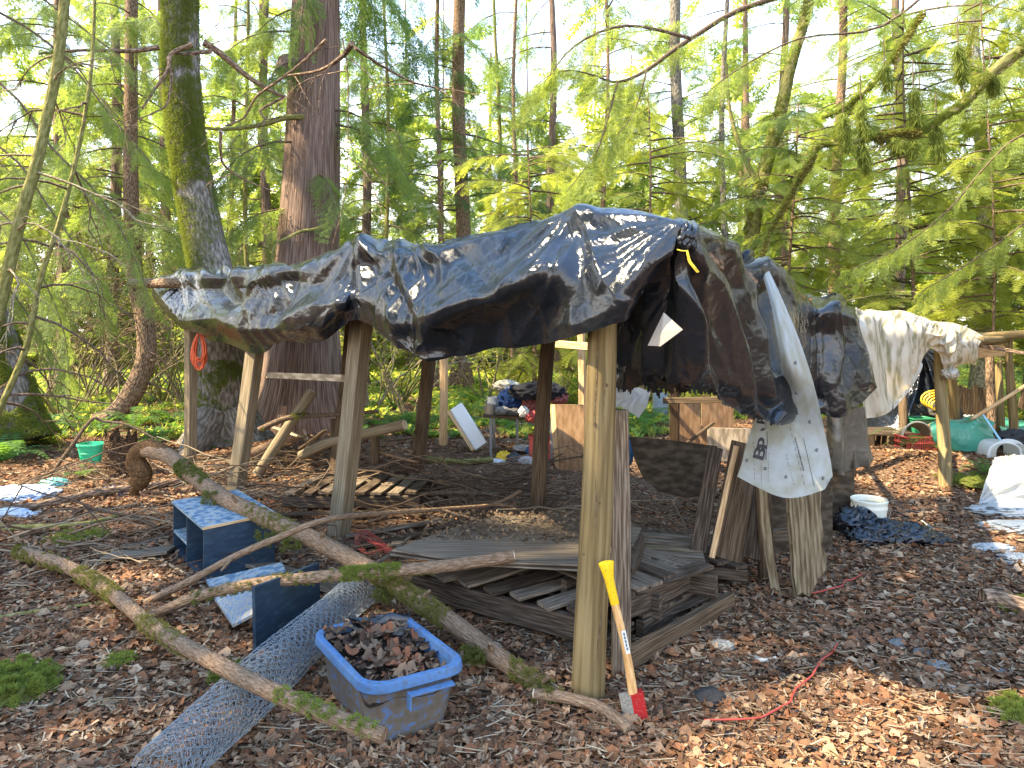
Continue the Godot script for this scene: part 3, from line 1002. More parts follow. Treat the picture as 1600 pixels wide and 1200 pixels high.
func hanging_limbs(t: Node3D, rows: Array, leaf: String, size: float) -> void:
	var s := Shape.new()
	var spots := []
	for e in rows:
		var pp := px_path(e[0], e[1], e[2])
		s.tube(pp, taper(pp.size(), e[3], e[3] * 0.25), 6, true, 0.2, bump)
		var m := pp.size() - 1
		var count := int(m * 2.6)
		for i in count:
			var f := m * (0.12 + 0.87 * (i + rng.randf()) / count)
			f = minf(f, m - 0.01)
			var q: Vector3 = pp[int(f)].lerp(pp[int(f) + 1], f - int(f))
			var along: Vector3 = (pp[int(f) + 1] - pp[int(f)]).normalized()
			var across := along.cross(Vector3.UP).normalized() * (1.0 if i % 2 else -1.0)
			var d := (along * rng.randf_range(0.3, 0.9) + across * rng.randf_range(0.3, 0.9) + Vector3(0, rng.randf_range(-1.0, -0.2), 0)).normalized()
			var up := Vector3(rng.randf_range(-0.6, 0.6), 0.7, rng.randf_range(-0.4, 0.8))
			var zz := d.cross(up).normalized()
			spots.append(Transform3D(Basis(d, zz.cross(d).normalized(), zz).scaled(Vector3.ONE * size * rng.randf_range(0.5, 1.2)), q))
	part("limbs", s, mats["dark_twig"], t).set_meta("kind", "stuff")
	for k in 2:
		var mine := []
		for i in range(k, spots.size(), 2):
			mine.append(spots[i])
		scatter("crown", leafy["cedar"][k], mats[leaf], mine, t).set_meta("kind", "stuff")


# ---------------------------------------------------------------- undergrowth and the wood far behind

func build_undergrowth() -> void:
	# the far wood, one mass
	for k in 3:
		var spots := []
		for i in 3600:
			var d := rng.randf_range(24.0, 44.0)
			var x := rng.randf_range(-1.0, 1.0) * d * 0.95
			var y := rng.randf_range(0.3, 1.0) * rng.randf() * 17.0 + 0.2
			if bump.get_noise_3d(x * 5.0, y * 4.0, d * 5.0) < -0.02:
				continue
			var dir := Vector3(rng.randf_range(-1, 1), rng.randf_range(-0.6, 0.15), rng.randf_range(-1, 1)).normalized()
			var zz := dir.cross(Vector3.UP + Vector3(rng.randf_range(-0.5, 0.5), 0, 0)).normalized()
			spots.append(Transform3D(Basis(dir, zz.cross(dir).normalized(), zz).scaled(Vector3.ONE * rng.randf_range(1.1, 2.3)), Vector3(x, y + rise(x, -d), -d)))
		var o := scatter("distant_foliage", leafy["far"][0], mats[["hemlock_leaf", "cedar_light", "spring_leaf"][k]], spots, self)
		tag(o, ["mid green mass of distant conifer foliage", "darker green mass of distant conifer foliage", "yellow green mass of distant sunlit foliage"][k], "foliage", "", "stuff")
	var trunks := Shape.new()
	for i in 26:
		var d := rng.randf_range(23.0, 45.0)
		var x := rng.randf_range(-0.95, 0.95) * d
		var y := rise(x, -d)
		var l := rng.randf_range(-0.03, 0.03)
		var r := rng.randf_range(0.06, 0.25)
		trunks.tube([Vector3(x, y, -d), Vector3(x + l * 8, y + 8.0, -d), Vector3(x + l * 20, y + 20.0, -d)], [r, r * 0.8, r * 0.3], 6, false)
	single("distant_woods", trunks, mats["brown_bark"], "thin trunks of the far wood", "woods", "", "stuff")

	# bare vine maples and brush: thin stems fanning out of the ground
	var brush := [[60, 640, 3.2, 9], [120, 636, 3.4, 10], [190, 640, 2.8, 8], [255, 632, 3.0, 10], [30, 655, 2.6, 7], [580, 640, 2.6, 10], [620, 634, 3.2, 10], [640, 650, 2.2, 8], [760, 628, 3.0, 9], [800, 620, 3.2, 9], [870, 624, 2.8, 8], [930, 622, 2.6, 7], [540, 626, 3.4, 9], [1010, 622, 2.6, 7], [1190, 630, 3.0, 9], [1430, 622, 2.6, 8], [85, 628, 4.2, 12], [150, 624, 4.4, 12], [228, 622, 4.0, 12], [20, 632, 4.0, 12], [290, 626, 3.6, 10], [100, 655, 2.4, 9]]
	for i in brush.size():
		var e = brush[i]
		var base := on_ground(e[0], e[1])
		var s := Shape.new()
		for k in e[3]:
			var az := rng.randf() * TAU
			var dir := Vector3(cos(az) * 0.5, 1.0, sin(az) * 0.5).normalized()
			twig(s, base + Vector3(cos(az), 0, sin(az)) * 0.12, dir, e[2] * rng.randf_range(0.6, 1.2), 0.022, 2, 0.04)
		var where: String = ["behind the left bank of ferns", "behind the curved tree", "beside the curved tree's foot", "between the curved tree and the maple", "near the left mossy trunk", "right of the great cedar", "seen under the tarp left of the dark post", "beside the thin pale post", "left of the loaded table", "behind the loaded table", "behind the dark leaning post", "behind the plywood panel", "just right of the cedar's foot", "behind the hanging white sheet", "behind the grey printed sheet", "behind the small shelter", "tallest, right of the left mossy trunk", "tall, left of the curved tree", "tall, right of the curved tree", "tall, at the left picture edge", "left of the maple trunk", "in front of the left fern bank"][i]
		var o := single("bare_shrub", s, mats["twig_bark" if i % 3 else "mossy_bark"], "leafless shrub of thin arching stems " + where, "shrub", "bare shrubs")
		if (i % 2 == 1 or e[0] > 500) and i < 16:
			var spots := []
			for k in 260:
				var q: Vector3 = s.v[rng.randi_range(0, s.v.size() - 1)] + o.position
				spots.append(upright(q + Vector3(rng.randf_range(-0.15, 0.15), rng.randf_range(-0.1, 0.1), rng.randf_range(-0.15, 0.15)), rng.randf_range(0.04, 0.08), 1.2))
			scatter("leaves", leafy["cover"], mats["spring_leaf"], spots, o).set_meta("kind", "stuff")

	# ferns
	var ferns := [
		[30, 690, 0.9, "at the foot of the left mossy trunk"], [75, 672, 0.8, "right of the left mossy trunk's foot"], [5, 720, 0.9, "cut by the left picture edge"], [150, 665, 0.7, "left of the curved tree"], [210, 668, 0.8, "behind the rotten stump"],
		[270, 660, 0.8, "behind the outermost left post"], [130, 742, 0.4, "small, in front of the green bin"], [700, 640, 0.9, "behind the thin pale post"], [745, 632, 0.9, "behind the white foam panel"], [770, 648, 0.7, "left of the loaded table"],
		[600, 668, 0.8, "low, left of the dark post"], [640, 662, 0.7, "behind the dark post"], [880, 632, 0.8, "behind the leaning dark post"], [1010, 668, 0.8, "under the hanging white sheet"], [990, 655, 0.8, "behind the hanging white sheet"],
		[560, 660, 0.7, "behind the thick left post"], [820, 640, 0.8, "under the loaded table"], [1590, 690, 0.6, "by the small shelter's last post"], [330, 668, 0.8, "left of the maple's foot"], [240, 690, 0.6, "right of the rotten stump"],
	]
	for i in ferns.size():
		var e = ferns[i]
		var o := MeshInstance3D.new()
		o.mesh = leafy["fern"][i % 3]
		o.material_override = mats["fern_leaf"]
		o.name = numbered("sword_fern")
		add_child(o)
		o.position = on_ground(e[0], e[1]) - Vector3(0, 0.02, 0)
		o.rotation.y = rng.randf() * TAU
		o.scale = Vector3.ONE * (e[2] * rng.randf_range(1.15, 1.5))
		tag(o, "green sword fern " + e[3], "fern", "sword ferns")
	# the nearer ferns on the litter mound
	for e in [[1438, 700, 1.0, "drooping green fern on the litter mound, left of the bark-covered post"], [1506, 692, 0.8, "small fern behind the bark-covered post"], [1540, 738, 0.5, "low fern beside the white plastic sheet"]]:
		var o := MeshInstance3D.new()
		o.mesh = leafy["fern"][1]
		o.material_override = mats["fern_leaf"]
		o.name = numbered("sword_fern")
		add_child(o)
		o.position = on_ground(e[0], e[1]) - Vector3(0, 0.02, 0)
		o.rotation.y = rng.randf() * TAU
		o.scale = Vector3.ONE * e[2]
		tag(o, e[3], "fern", "sword ferns")

	# low green plants that carpet the floor of the wood
	var low := []
	var low2 := []
	var blades := []
	for i in 26000:
		var d := rng.randf_range(8.6, 26.0)
		var x := rng.randf_range(-0.9, 0.9) * d
		if bump.get_noise_2d(x * 14.0, d * 14.0) < 0.0 - smoothstep(9.0, 16.0, d) * 0.3:
			continue
		if x > -3.6 and d < 9.6 or x > 2.6 and d < 11.5:
			continue
		var q := Vector3(x, rise(x, -d), -d)
		[low, low2, blades][i % 3].append(upright(q, rng.randf_range(0.06, 0.16) * (1.0 + d * 0.03), 0.4))
	tag(scatter("ground_cover", leafy["cover"], mats["spring_leaf"], low, self), "yellow green leafy plants carpeting the sunlit wood floor", "ground cover", "", "stuff")
	tag(scatter("ground_cover", leafy["cover"], mats["fern_leaf"], low2, self), "dark green leafy plants carpeting the wood floor", "ground cover", "", "stuff")
	tag(scatter("grass", leafy["grass"], mats["spring_leaf"], blades, self), "grassy blades between the ferns", "grass", "", "stuff")


# ---------------------------------------------------------------- the pole shelter

func build_shelter() -> void:
	var t := thing("pole_shelter", on_ground(922, 1085), "timber pole frame holding up the black plastic tarp", "shelter")
	# posts: foot pixel, head pixel, depth of the head, radius, wood, sides
	var posts := [
		[922, 1085, 939, 470, 2.83, 0.069, "post_wood", 14, "thick peeled corner post with the axe leaning on it"],
		[527, 838, 568, 470, 4.95, 0.078, "grey_post", 4, ""],
		[366, 768, 404, 500, 6.4, 0.078, "grey_post", 4, ""],
		[297, 722, 297, 470, 7.9, 0.066, "grey_post", 4, ""],
		[650, 735, 676, 500, 7.35, 0.07, "dark_post", 4, ""],
		[838, 800, 860, 500, 5.65, 0.066, "dark_post", 8, ""],
		[692, 695, 693, 530, 9.1, 0.055, "fresh_wood", 4, "thin pale square post at the back"],
		[910, 706, 908, 520, 8.6, 0.05, "fresh_wood", 4, ""],
		[1053, 716, 1053, 560, 7.6, 0.06, "dark_post", 4, ""],
		[520, 742, 548, 500, 7.2, 0.05, "dark_post", 4, ""],
		[1328, 742, 1326, 520, 7.2, 0.06, "dark_post", 5, ""],
		[1196, 905, 1192, 560, 4.1, 0.05, "dark_post", 5, ""],
	]
	for e in posts:
		var a := on_ground(e[0], e[1]) - Vector3(0, 0.08, 0)
		var b := at(e[2], e[3], e[4])
		var s := Shape.new()
		if e[7] == 4:
			s.board(a, b, Vector3(1, 0, 0.25 + 0.4 * fmod(e[0] * 0.37, 1.0)), e[5] * 1.75, e[5] * 1.6, Vector3(0.01, 0, 0), 3)
		else:
			var pts := []
			var rad := []
			for i in 11:
				var f := i / 10.0
				pts.append(a.lerp(b, f) + Vector3(0.012 * sin(f * 4.0 + e[0]), 0, 0.008 * sin(f * 6.0)))
				rad.append(e[5] * lerpf(1.08, 0.93, f))
			s.tube(pts, rad, e[7], true, 0.05, bump)
		var o := part("post", s, mats[e[6]], t)
		if e[8]: o.set_meta("label", e[8])
	# knots and drying cracks of the corner post
	for e in [[926, 660, 0.008], [934, 780, 0.006], [911, 860, 0.009], [941, 905, 0.007], [916, 985, 0.006], [945, 600, 0.008]]:
		var kn := Shape.new()
		var f: float = (1085.0 - e[1]) / 615.0
		var c := at(e[0], e[1], 2.83)
		var mid := on_ground(922, 1085).lerp(at(939, 470, 2.83), f)
		var o := Vector3(c.x - mid.x, 0, 0.0)
		o.z = sqrt(maxf(0.0, pow(0.069 * lerpf(1.08, 0.93, f), 2.0) - o.x * o.x))
		kn.tube([mid + Vector3(0, c.y - mid.y, 0) + o * 0.9, mid + Vector3(0, c.y - mid.y, 0) + o * 1.03], [e[2], e[2] * 0.7], 9, true)
		part("knot", kn, mats["dark_post"], t)
	for e in [[931, 520, 926, 700, 0.006], [926, 730, 930, 860, 0.004], [936, 930, 928, 1030, 0.012], [912, 960, 908, 1070, 0.004], [942, 560, 941, 680, 0.003]]:
		var kn := Shape.new()
		var ends := []
		for q in 4:
			var f := q / 3.0
			var px: float = lerpf(e[0], e[2], f) + 1.5 * sin(q * 2.3)
			var py: float = lerpf(e[1], e[3], f)
			var h: float = (1085.0 - py) / 615.0
			var mid := on_ground(922, 1085).lerp(at(939, 470, 2.83), h)
			var c := at(px, py, 2.83)
			var o := Vector3(c.x - mid.x, 0, 0)
			o.z = sqrt(maxf(0.0, pow(0.069 * lerpf(1.08, 0.93, h), 2.0) - o.x * o.x))
			ends.append(Vector3(mid.x, c.y, mid.z) + o * 1.0)
		var wd: float = e[4]
		kn.tube(ends, [wd * 0.1, wd * 0.5, wd * 0.4, wd * 0.1], 5, true)
		part("split", kn, mats["dark_twig"], t)
	var s := Shape.new()
	s.board(at(970, 1078, 2.98), at(967, 640, 2.98), Vector3(1, 0, 0), 0.085, 0.04, Vector3(0.006, 0, 0), 3)
	part("grey_plank", s, mats["weathered"], t)
	s = Shape.new()
	s.tube([at(206, 443, 8.85), at(430, 440, 6.6), at(640, 432, 4.9), at(860, 405, 3.35), at(985, 395, 2.75)], [0.068, 0.066, 0.066, 0.06, 0.055], 10, true, 0.08, bump)
	part("beam", s, mats["brown_bark"], t)
	s = Shape.new()
	s.tube([at(1062, 385, 2.62), at(1200, 455, 4.0), at(1290, 497, 6.2), at(1330, 505, 7.4)], [0.05, 0.05, 0.05, 0.05], 8, true, 0.08, bump)
	part("beam", s, mats["brown_bark"], t)
	s = Shape.new()
	s.board(at(418, 586, 6.55), at(536, 591, 5.4), Vector3.UP, 0.06, 0.03)
	part("rail", s, mats["pale_ply"], t)
	s = Shape.new()
	s.board(at(848, 536, 8.0), at(1010, 548, 6.8), Vector3.UP, 0.09, 0.04)
	part("beam", s, mats["fresh_wood"], t)
	s = Shape.new()
	s.board(at(1036, 626, 7.55), at(1160, 624, 7.2), Vector3.UP, 0.07, 0.04)
	part("rail", s, mats["dark_post"], t)
	s = Shape.new()
	s.tube([at(690, 470, 9.0), at(860, 500, 8.5), at(1050, 540, 7.6), at(1200, 520, 7.3)], [0.05, 0.05, 0.05, 0.05], 8, true, 0.08, bump)
	part("beam", s, mats["brown_bark"], t)
	# rafters from the front beam to the back
	for e in [[430, 432, 6.6, 560, 460, 9.6], [560, 425, 5.5, 690, 462, 9.0], [700, 415, 4.45, 800, 480, 8.6], [850, 395, 3.45, 930, 500, 8.2], [960, 390, 2.85, 1060, 530, 7.6], [1060, 385, 2.62, 1180, 512, 7.0]]:
		s = Shape.new()
		s.tube([at(e[0], e[1], e[2]), at(e[3], e[4], e[5])], [0.035, 0.03], 7, true)
		part("rafter", s, mats["dark_post"], t)
	# short boards under the tarp's open corner
	for e in [[966, 470, 2.95, 1040, 455, 2.8], [968, 490, 3.0, 1046, 470, 2.85], [970, 455, 3.1, 1050, 440, 2.9]]:
		s = Shape.new()
		s.board(at(e[0], e[1], e[2]), at(e[3], e[4], e[5]), Vector3.UP, 0.05, 0.02)
		part("lath", s, mats["weathered_dark"], t)


# ---------------------------------------------------------------- sheets of plastic

# a sheet through a net of [px, py, depth] or points, creased and pleated
func net_points(rows: Array, nu: int, nv: int) -> PackedVector3Array:
	var R := rows.size()
	var C: int = rows[0].size()
	var ctrl := []
	for r in rows:
		var line := []
		for c in r:
			line.append(c if c is Vector3 else at(c[0], c[1], c[2]))
		ctrl.append(line)
	var out := PackedVector3Array()
	for j in nv:
		var fv := float(j) / (nv - 1) * (R - 1)
		var jv := mini(int(fv), R - 2)
		var tv := fv - jv
		var line := []
		for c in C:
			line.append(ctrl[jv][c].cubic_interpolate(ctrl[jv + 1][c], ctrl[maxi(jv - 1, 0)][c], ctrl[mini(jv + 2, R - 1)][c], tv))
		for i in nu:
			var fu := float(i) / (nu - 1) * (C - 1)
			var iu := mini(int(fu), C - 2)
			out.append(line[iu].cubic_interpolate(line[iu + 1], line[maxi(iu - 1, 0)], line[mini(iu + 2, C - 1)], fu - iu))
	return out


func wave(x: float) -> float:      # a pleat: sharp ridge, round valley
	var f := x - floorf(x)
	return 0.5 - absf(sin(PI * f))


func crease(P: PackedVector3Array, nu: int, nv: int, ties: Array, big: float, mid: float, fine: float, run := Vector3(0.65, 0, 0.76), folds := []) -> PackedVector3Array:
	var out := PackedVector3Array()
	out.resize(P.size())
	for j in nv:
		for i in nu:
			var p := P[j * nu + i]
			var du := P[j * nu + mini(i + 1, nu - 1)] - P[j * nu + maxi(i - 1, 0)]
			var dv := P[mini(j + 1, nv - 1) * nu + i] - P[maxi(j - 1, 0) * nu + i]
			var nn := du.cross(dv).normalized()
			if nn.dot(Vector3(0, EYE, 0) - p) < 0.0:
				nn = -nn
			var h := 0.0
			if folds and p.z < -0.5:
				var pix := Vector2(800.0 + p.x / -p.z * FOCAL, HORIZON - (p.y - EYE) / -p.z * FOCAL)
				var proud := 0.0
				var sunk := 0.0
				for k: Array in folds:
					var pts: PackedVector2Array = k[0]
					var wide: float = k[2]
					var near := wide
					for m in pts.size() - 1:
						var a := pts[m]
						var b := pts[m + 1]
						if pix.x < minf(a.x, b.x) - wide or pix.x > maxf(a.x, b.x) + wide or pix.y < minf(a.y, b.y) - wide or pix.y > maxf(a.y, b.y) + wide:
							continue
						near = minf(near, pix.distance_to(Geometry2D.get_closest_point_to_segment(pix, a, b)))
					var lift: float = k[1] * wide * (1.0 - near / wide)
					proud = maxf(proud, lift)
					sunk = minf(sunk, lift)
				h += (proud + sunk) * 0.42 * -p.z / FOCAL
			for k: Array in ties:
				var c: Vector3 = k[0]
				var q := p - c
				var r := q.length()
				var ang := atan2(q.dot(run), -q.y + 0.02)
				var reach: float = k[3]
				if r < reach:
					h += k[2] * wave(ang * k[1] + k[4]) * smoothstep(0.0, 0.3 * reach, r) * (1.0 - smoothstep(0.5 * reach, reach, r))
			h += big * drape.get_noise_3d(p.x * 0.9, p.y * 0.6, p.z * 0.9)
			var along := p.dot(run)
			var warp := 0.25 * drape.get_noise_3d(p.x * 1.3, p.y * 1.3, p.z * 1.3)
			h -= mid * (facet.get_noise_2d(along * 1.5 + p.y * 1.3 + warp, p.y * 1.3 - along * 0.7 + warp) + 0.6)
			h -= fine * (facet.get_noise_2d(along * 3.4 - p.y * 2.2 + warp * 2.0, p.y * 3.2 + along * 1.5 + warp * 2.0) + 0.6)
			out[j * nu + i] = p + nn * h
	return out


func fold(e: Array) -> Array:
	var pts := PackedVector2Array()
	for i in range(0, e[0].size(), 2):
		pts.append(Vector2(e[0][i], e[0][i + 1]))
	return [pts, clampf(float(e[1]) * 16.0, -1.8, 1.8), float(e[2]) * 1.25]


func front_depth(px: float) -> float:
	var k := (px - 800.0) / FOCAL
	return 8.8 - 6.28 * (8.8 * k + 4.74) / (5.4 + 6.28 * k)


func poly_material(called: String, tint: Color, rough: float, wrinkle: float) -> StandardMaterial3D:
	var m := plain(called, tint, rough, 0.5)
	m.normal_enabled = true
	var f := FastNoiseLite.new()
	f.noise_type = FastNoiseLite.TYPE_CELLULAR
	f.cellular_return_type = FastNoiseLite.RETURN_DISTANCE2_SUB
	f.fractal_type = FastNoiseLite.FRACTAL_FBM
	f.fractal_octaves = 2
	f.frequency = 0.007
	f.seed = 9
	f.domain_warp_enabled = true
	f.domain_warp_amplitude = 40.0
	f.domain_warp_frequency = 0.008
	var t := NoiseTexture2D.new()
	t.width = 1024
	t.height = 1024
	t.seamless = true
	t.as_normal_map = true
	t.bump_strength = 14.0
	t.noise = f
	m.normal_texture = t
	m.normal_scale = wrinkle
	m.roughness_texture = noise_tex(0.02, [[0.0, Color(0.55, 0.55, 0.55)], [0.5, Color(0.75, 0.75, 0.75)], [1.0, Color(1, 1, 1)]])
	return m


func build_tarps() -> void:
	var poly := poly_material("black_plastic", lin(0.01, 0.012, 0.015), 0.21, 0.36)
	poly.albedo_texture = noise_tex(0.013, [[0.0, Color(0.8, 0.8, 0.8)], [0.62, Color(1, 1, 1)], [0.8, Color(1.0, 0.95, 0.88)], [1.0, Color(1.0, 0.9, 0.8)]])
	# ---- the long front sheet: each row runs from its left end to the corner
	var px1 := [262, 295, 345, 405, 465, 525, 567, 606, 660, 722, 790, 850, 903, 960, 1015, 1064]
	var py1 := [432, 425, 425, 421, 412, 391, 373, 386, 388, 372, 358, 343, 329, 326, 334, 350]
	var px2 := [255, 290, 345, 408, 470, 530, 570, 610, 660, 715, 785, 850, 905, 965, 1015, 1058]
	var py2 := [448, 455, 455, 452, 452, 440, 416, 432, 432, 418, 404, 386, 374, 374, 380, 372]
	var of2 := [0.1, 0.2, 0.22, 0.22, 0.22, 0.2, 0.12, 0.22, 0.24, 0.22, 0.2, 0.16, 0.1, 0.12, 0.1, 0.03]
	var px3 := [247, 288, 345, 408, 470, 528, 560, 605, 648, 705, 775, 845, 905, 968, 1012, 1050]
	var py3 := [462, 490, 492, 492, 500, 480, 452, 494, 499, 481, 460, 428, 422, 428, 416, 394]
	var of3 := [0.14, 0.42, 0.42, 0.4, 0.42, 0.36, 0.2, 0.4, 0.44, 0.42, 0.4, 0.34, 0.22, 0.22, 0.16, 0.06]
	var px4 := [262, 296, 350, 410, 460, 515, 556, 612, 662, 706, 775, 852, 910, 963, 1000, 1040]
	var py4 := [476, 508, 517, 524, 521, 508, 478, 520, 532, 521, 507, 484, 470, 468, 444, 406]
	var of4 := [0.12, 0.28, 0.26, 0.26, 0.3, 0.26, 0.2, 0.3, 0.3, 0.22, 0.2, 0.18, 0.24, 0.24, 0.14, 0.06]
	var px5 := [286, 310, 355, 405, 440, 505, 556, 622, 678, 715, 780, 850, 905, 962, 984, 1030]
	var py5 := [490, 521, 539, 552, 536, 531, 500, 540, 557, 553, 546, 537, 524, 503, 466, 416]
	var of5 := [0.05, 0.1, 0.06, 0.06, 0.14, 0.14, 0.16, 0.22, 0.2, 0.06, 0.04, 0.08, 0.2, 0.22, 0.1, 0.02]
	var rows := [[], [], [], [], [], [], []]
	var back := Vector3(0.76, 0, -0.65)
	for i in 16:
		var top := at(px1[i], py1[i], front_depth(px1[i]))
		var over := (back * 2.1).lerp(Vector3(-0.05, 0.0, -0.8), smoothstep(8.0, 14.0, float(i)))
		rows[0].append(top + over - Vector3(0, 0.25, 0))
		rows[1].append(top + over * 0.35 - Vector3(0, 0.07, 0))
		rows[2].append(top)
		rows[3].append(at(px2[i], py2[i], front_depth(px2[i]) - of2[i]))
		rows[4].append(at(px3[i], py3[i], front_depth(px3[i]) - of3[i]))
		rows[5].append(at(px4[i], py4[i], front_depth(px4[i]) - of4[i]))
		rows[6].append(at(px5[i], py5[i], front_depth(px5[i]) - of5[i]))
	var nu := 400
	var nv := 120
	var P := net_points(rows, nu, nv)
	var ties := [
		[at(567, 372, front_depth(567)), 1.9, 0.02, 1.1, 0.1],
		[at(905, 328, front_depth(905)), 2.3, 0.016, 1.1, 0.35],
		[at(1064, 352, front_depth(1064)), 3.0, 0.012, 0.6, 0.2],
		[at(435, 416, front_depth(435)), 2.4, 0.03, 1.2, 0.6],
		[at(662, 386, front_depth(662)), 2.2, 0.02, 1.0, 0.3],
		[at(300, 424, front_depth(300)), 2.6, 0.025, 1.0, 0.0],
		[at(678, 557, front_depth(678)), 2.2, 0.015, 0.8, 0.5],
	]
	var folds := []
	for e in [
		[[255, 453, 294, 500, 349, 496, 392, 511, 407, 511], 0.07, 22], [[407, 511, 438, 510, 493, 484, 563, 465], 0.07, 24],
		[[567, 371, 544, 426, 524, 469, 509, 504], 0.07, 20], [[565, 371, 562, 414, 562, 465, 567, 495], 0.09, 14], [[548, 385, 546, 430, 548, 470], -0.06, 14],
		[[575, 387, 583, 433, 566, 465], -0.05, 12], [[622, 391, 633, 426, 653, 488, 680, 556], 0.075, 20], [[606, 394, 610, 437, 633, 480, 640, 520], -0.07, 18],
		[[661, 387, 688, 398, 694, 453, 657, 488], 0.05, 18], [[675, 410, 676, 445, 660, 470], -0.04, 15], [[694, 457, 746, 414, 785, 387], 0.05, 24],
		[[657, 498, 719, 474, 785, 451, 844, 426, 872, 385, 903, 333], 0.055, 28], [[720, 400, 755, 440], -0.035, 22],
		[[438, 426, 403, 441, 395, 469, 399, 500, 409, 511], 0.08, 16], [[446, 449, 430, 472, 411, 500], 0.06, 12], [[454, 441, 450, 469, 427, 492], -0.07, 14], [[480, 425, 470, 460, 455, 500], 0.05, 18],
		[[352, 422, 337, 453, 360, 476, 392, 465], -0.07, 16], [[294, 430, 298, 465, 296, 500], 0.05, 16], [[322, 428, 330, 470, 345, 494], 0.06, 15], [[372, 426, 380, 455, 396, 466], 0.05, 14],
		[[887, 332, 850, 382, 815, 410, 750, 460], 0.035, 28], [[897, 327, 887, 375, 857, 455, 812, 535], 0.035, 34], [[900, 330, 917, 352, 934, 388, 940, 430], 0.025, 26], [[890, 345, 905, 420, 925, 480], -0.02, 24],
		[[885, 407, 935, 385, 1000, 360], 0.014, 10], [[862, 472, 875, 507, 905, 505, 960, 482], 0.035, 20], [[1000, 410, 975, 455, 965, 492], 0.03, 18], [[1060, 352, 1020, 390, 990, 440], 0.025, 20],
		[[735, 545, 745, 505, 765, 480], 0.025, 22], [[800, 540, 815, 500, 840, 470], 0.02, 20],
	]:
		folds.append(fold(e))
	P = crease(P, nu, nv, ties, 0.04, 0.016, 0.005, Vector3(0.65, 0, 0.76), folds)
	var s := Shape.new()
	s.sheet(P, nu, nv, 8.0, 3.0)
	single("black_tarp", s, poly, "long glossy black plastic tarp sagging along the front of the pole shelter", "tarp")

	# ---- sheet over the right side, hanging in folds
	rows = [
		[at(1000, 372, 3.3), at(1040, 362, 3.2), at(1090, 366, 3.4), at(1120, 384, 3.7), at(1150, 402, 4.1), at(1180, 425, 4.6), at(1205, 455, 5.1), at(1235, 475, 5.9)],
		[at(1040, 358, 2.66), at(1066, 350, 2.56), at(1090, 360, 2.64), at(1124, 378, 2.98), at(1158, 396, 3.32), at(1192, 412, 3.75), at(1232, 446, 4.35), at(1270, 476, 5.15)],
		[at(1014, 440, 2.8), at(1048, 436, 2.66), at(1085, 440, 2.64), at(1125, 450, 2.95), at(1166, 462, 3.27), at(1207, 478, 3.68), at(1243, 500, 4.25), at(1266, 515, 5.05)],
		[at(992, 500, 2.92), at(1030, 508, 2.74), at(1074, 520, 2.66), at(1120, 530, 2.93), at(1166, 540, 3.22), at(1212, 545, 3.6), at(1243, 560, 4.15), at(1262, 565, 4.95)],
		[at(980, 545, 3.0), at(1020, 560, 2.82), at(1068, 575, 2.72), at(1114, 590, 2.92), at(1160, 603, 3.18), at(1212, 608, 3.48), at(1236, 615, 3.9), at(1256, 612, 4.85)],
		[at(972, 566, 3.06), at(1012, 590, 2.92), at(1064, 600, 2.78), at(1105, 612, 2.9), at(1140, 640, 3.14), at(1182, 657, 3.36), at(1222, 668, 3.42), at(1250, 640, 4.75)],
	]
	nu = 170
	nv = 90
	P = net_points(rows, nu, nv)
	P = crease(P, nu, nv, [
		[at(1072, 375, 2.55), 2.4, 0.025, 1.0, 0.15],
		[at(1190, 415, 3.7), 2.0, 0.02, 0.9, 0.4],
	], 0.04, 0.02, 0.006, Vector3(0.55, 0, -0.83), [
		[[1042, 395, 1022, 450, 992, 510, 972, 562], 0.11, 17], [[1060, 400, 1068, 450, 1085, 510, 1086, 560, 1105, 606], 0.11, 17], [[1080, 400, 1110, 445, 1130, 490, 1150, 540, 1165, 600, 1180, 652], 0.11, 17], [[1140, 390, 1165, 440, 1180, 500, 1190, 560, 1200, 620], 0.09, 15], [[1190, 412, 1215, 450, 1222, 510, 1225, 580, 1224, 645], 0.11, 16],
		[[1050, 400, 1045, 450, 1036, 510, 1034, 585], -0.11, 16], [[1072, 405, 1090, 450, 1108, 510, 1118, 570, 1132, 622], -0.11, 16], [[1115, 395, 1140, 450, 1155, 500, 1172, 560, 1186, 630], -0.11, 15], [[1170, 405, 1192, 450, 1202, 510, 1208, 575], -0.09, 13],
		[[1090, 365, 1130, 395, 1180, 420], 0.05, 12], [[1120, 590, 1150, 600, 1190, 590], 0.04, 16],
	].map(fold))
	# torn lower edge and a few holes
	var gone := {}
	for i in nu - 1:
		var depth := int(5.0 + 5.0 * crumple.get_noise_1d(i * 0.11)) if i < 90 else int(2.0 + 2.0 * crumple.get_noise_1d(i * 0.2))
		for k in depth:
			gone[(nv - 2 - k) * nu + i] = true
	s = Shape.new()
	s.sheet(P, nu, nv, 4.0, 2.2, gone)
	single("black_tarp", s, poly, "black plastic tarp tied at the corner, hanging in deep folds beside the printed sheet", "tarp")

	# ---- ragged inner sheet lower down, with holes that let the daylight through
	rows = [
		[at(960, 470, 3.5), at(1000, 462, 3.4), at(1050, 470, 3.3), at(1110, 500, 3.6), at(1160, 530, 4.0)],
		[at(962, 530, 3.45), at(1000, 528, 3.3), at(1055, 535, 3.2), at(1110, 560, 3.5), at(1160, 580, 3.9)],
		[at(962, 585, 3.4), at(1000, 575, 3.3), at(1055, 585, 3.25), at(1110, 600, 3.45), at(1150, 612, 3.8)],
		[at(962, 608, 3.45), at(1000, 614, 3.35), at(1055, 618, 3.3), at(1110, 622, 3.5), at(1150, 640, 3.8)],
	]
	nu = 90
	nv = 50
	P = crease(net_points(rows, nu, nv), nu, nv, [[at(1050, 470, 3.3), 3.0, 0.05, 0.8, 0.2]], 0.05, 0.03, 0.008)
	gone = {}
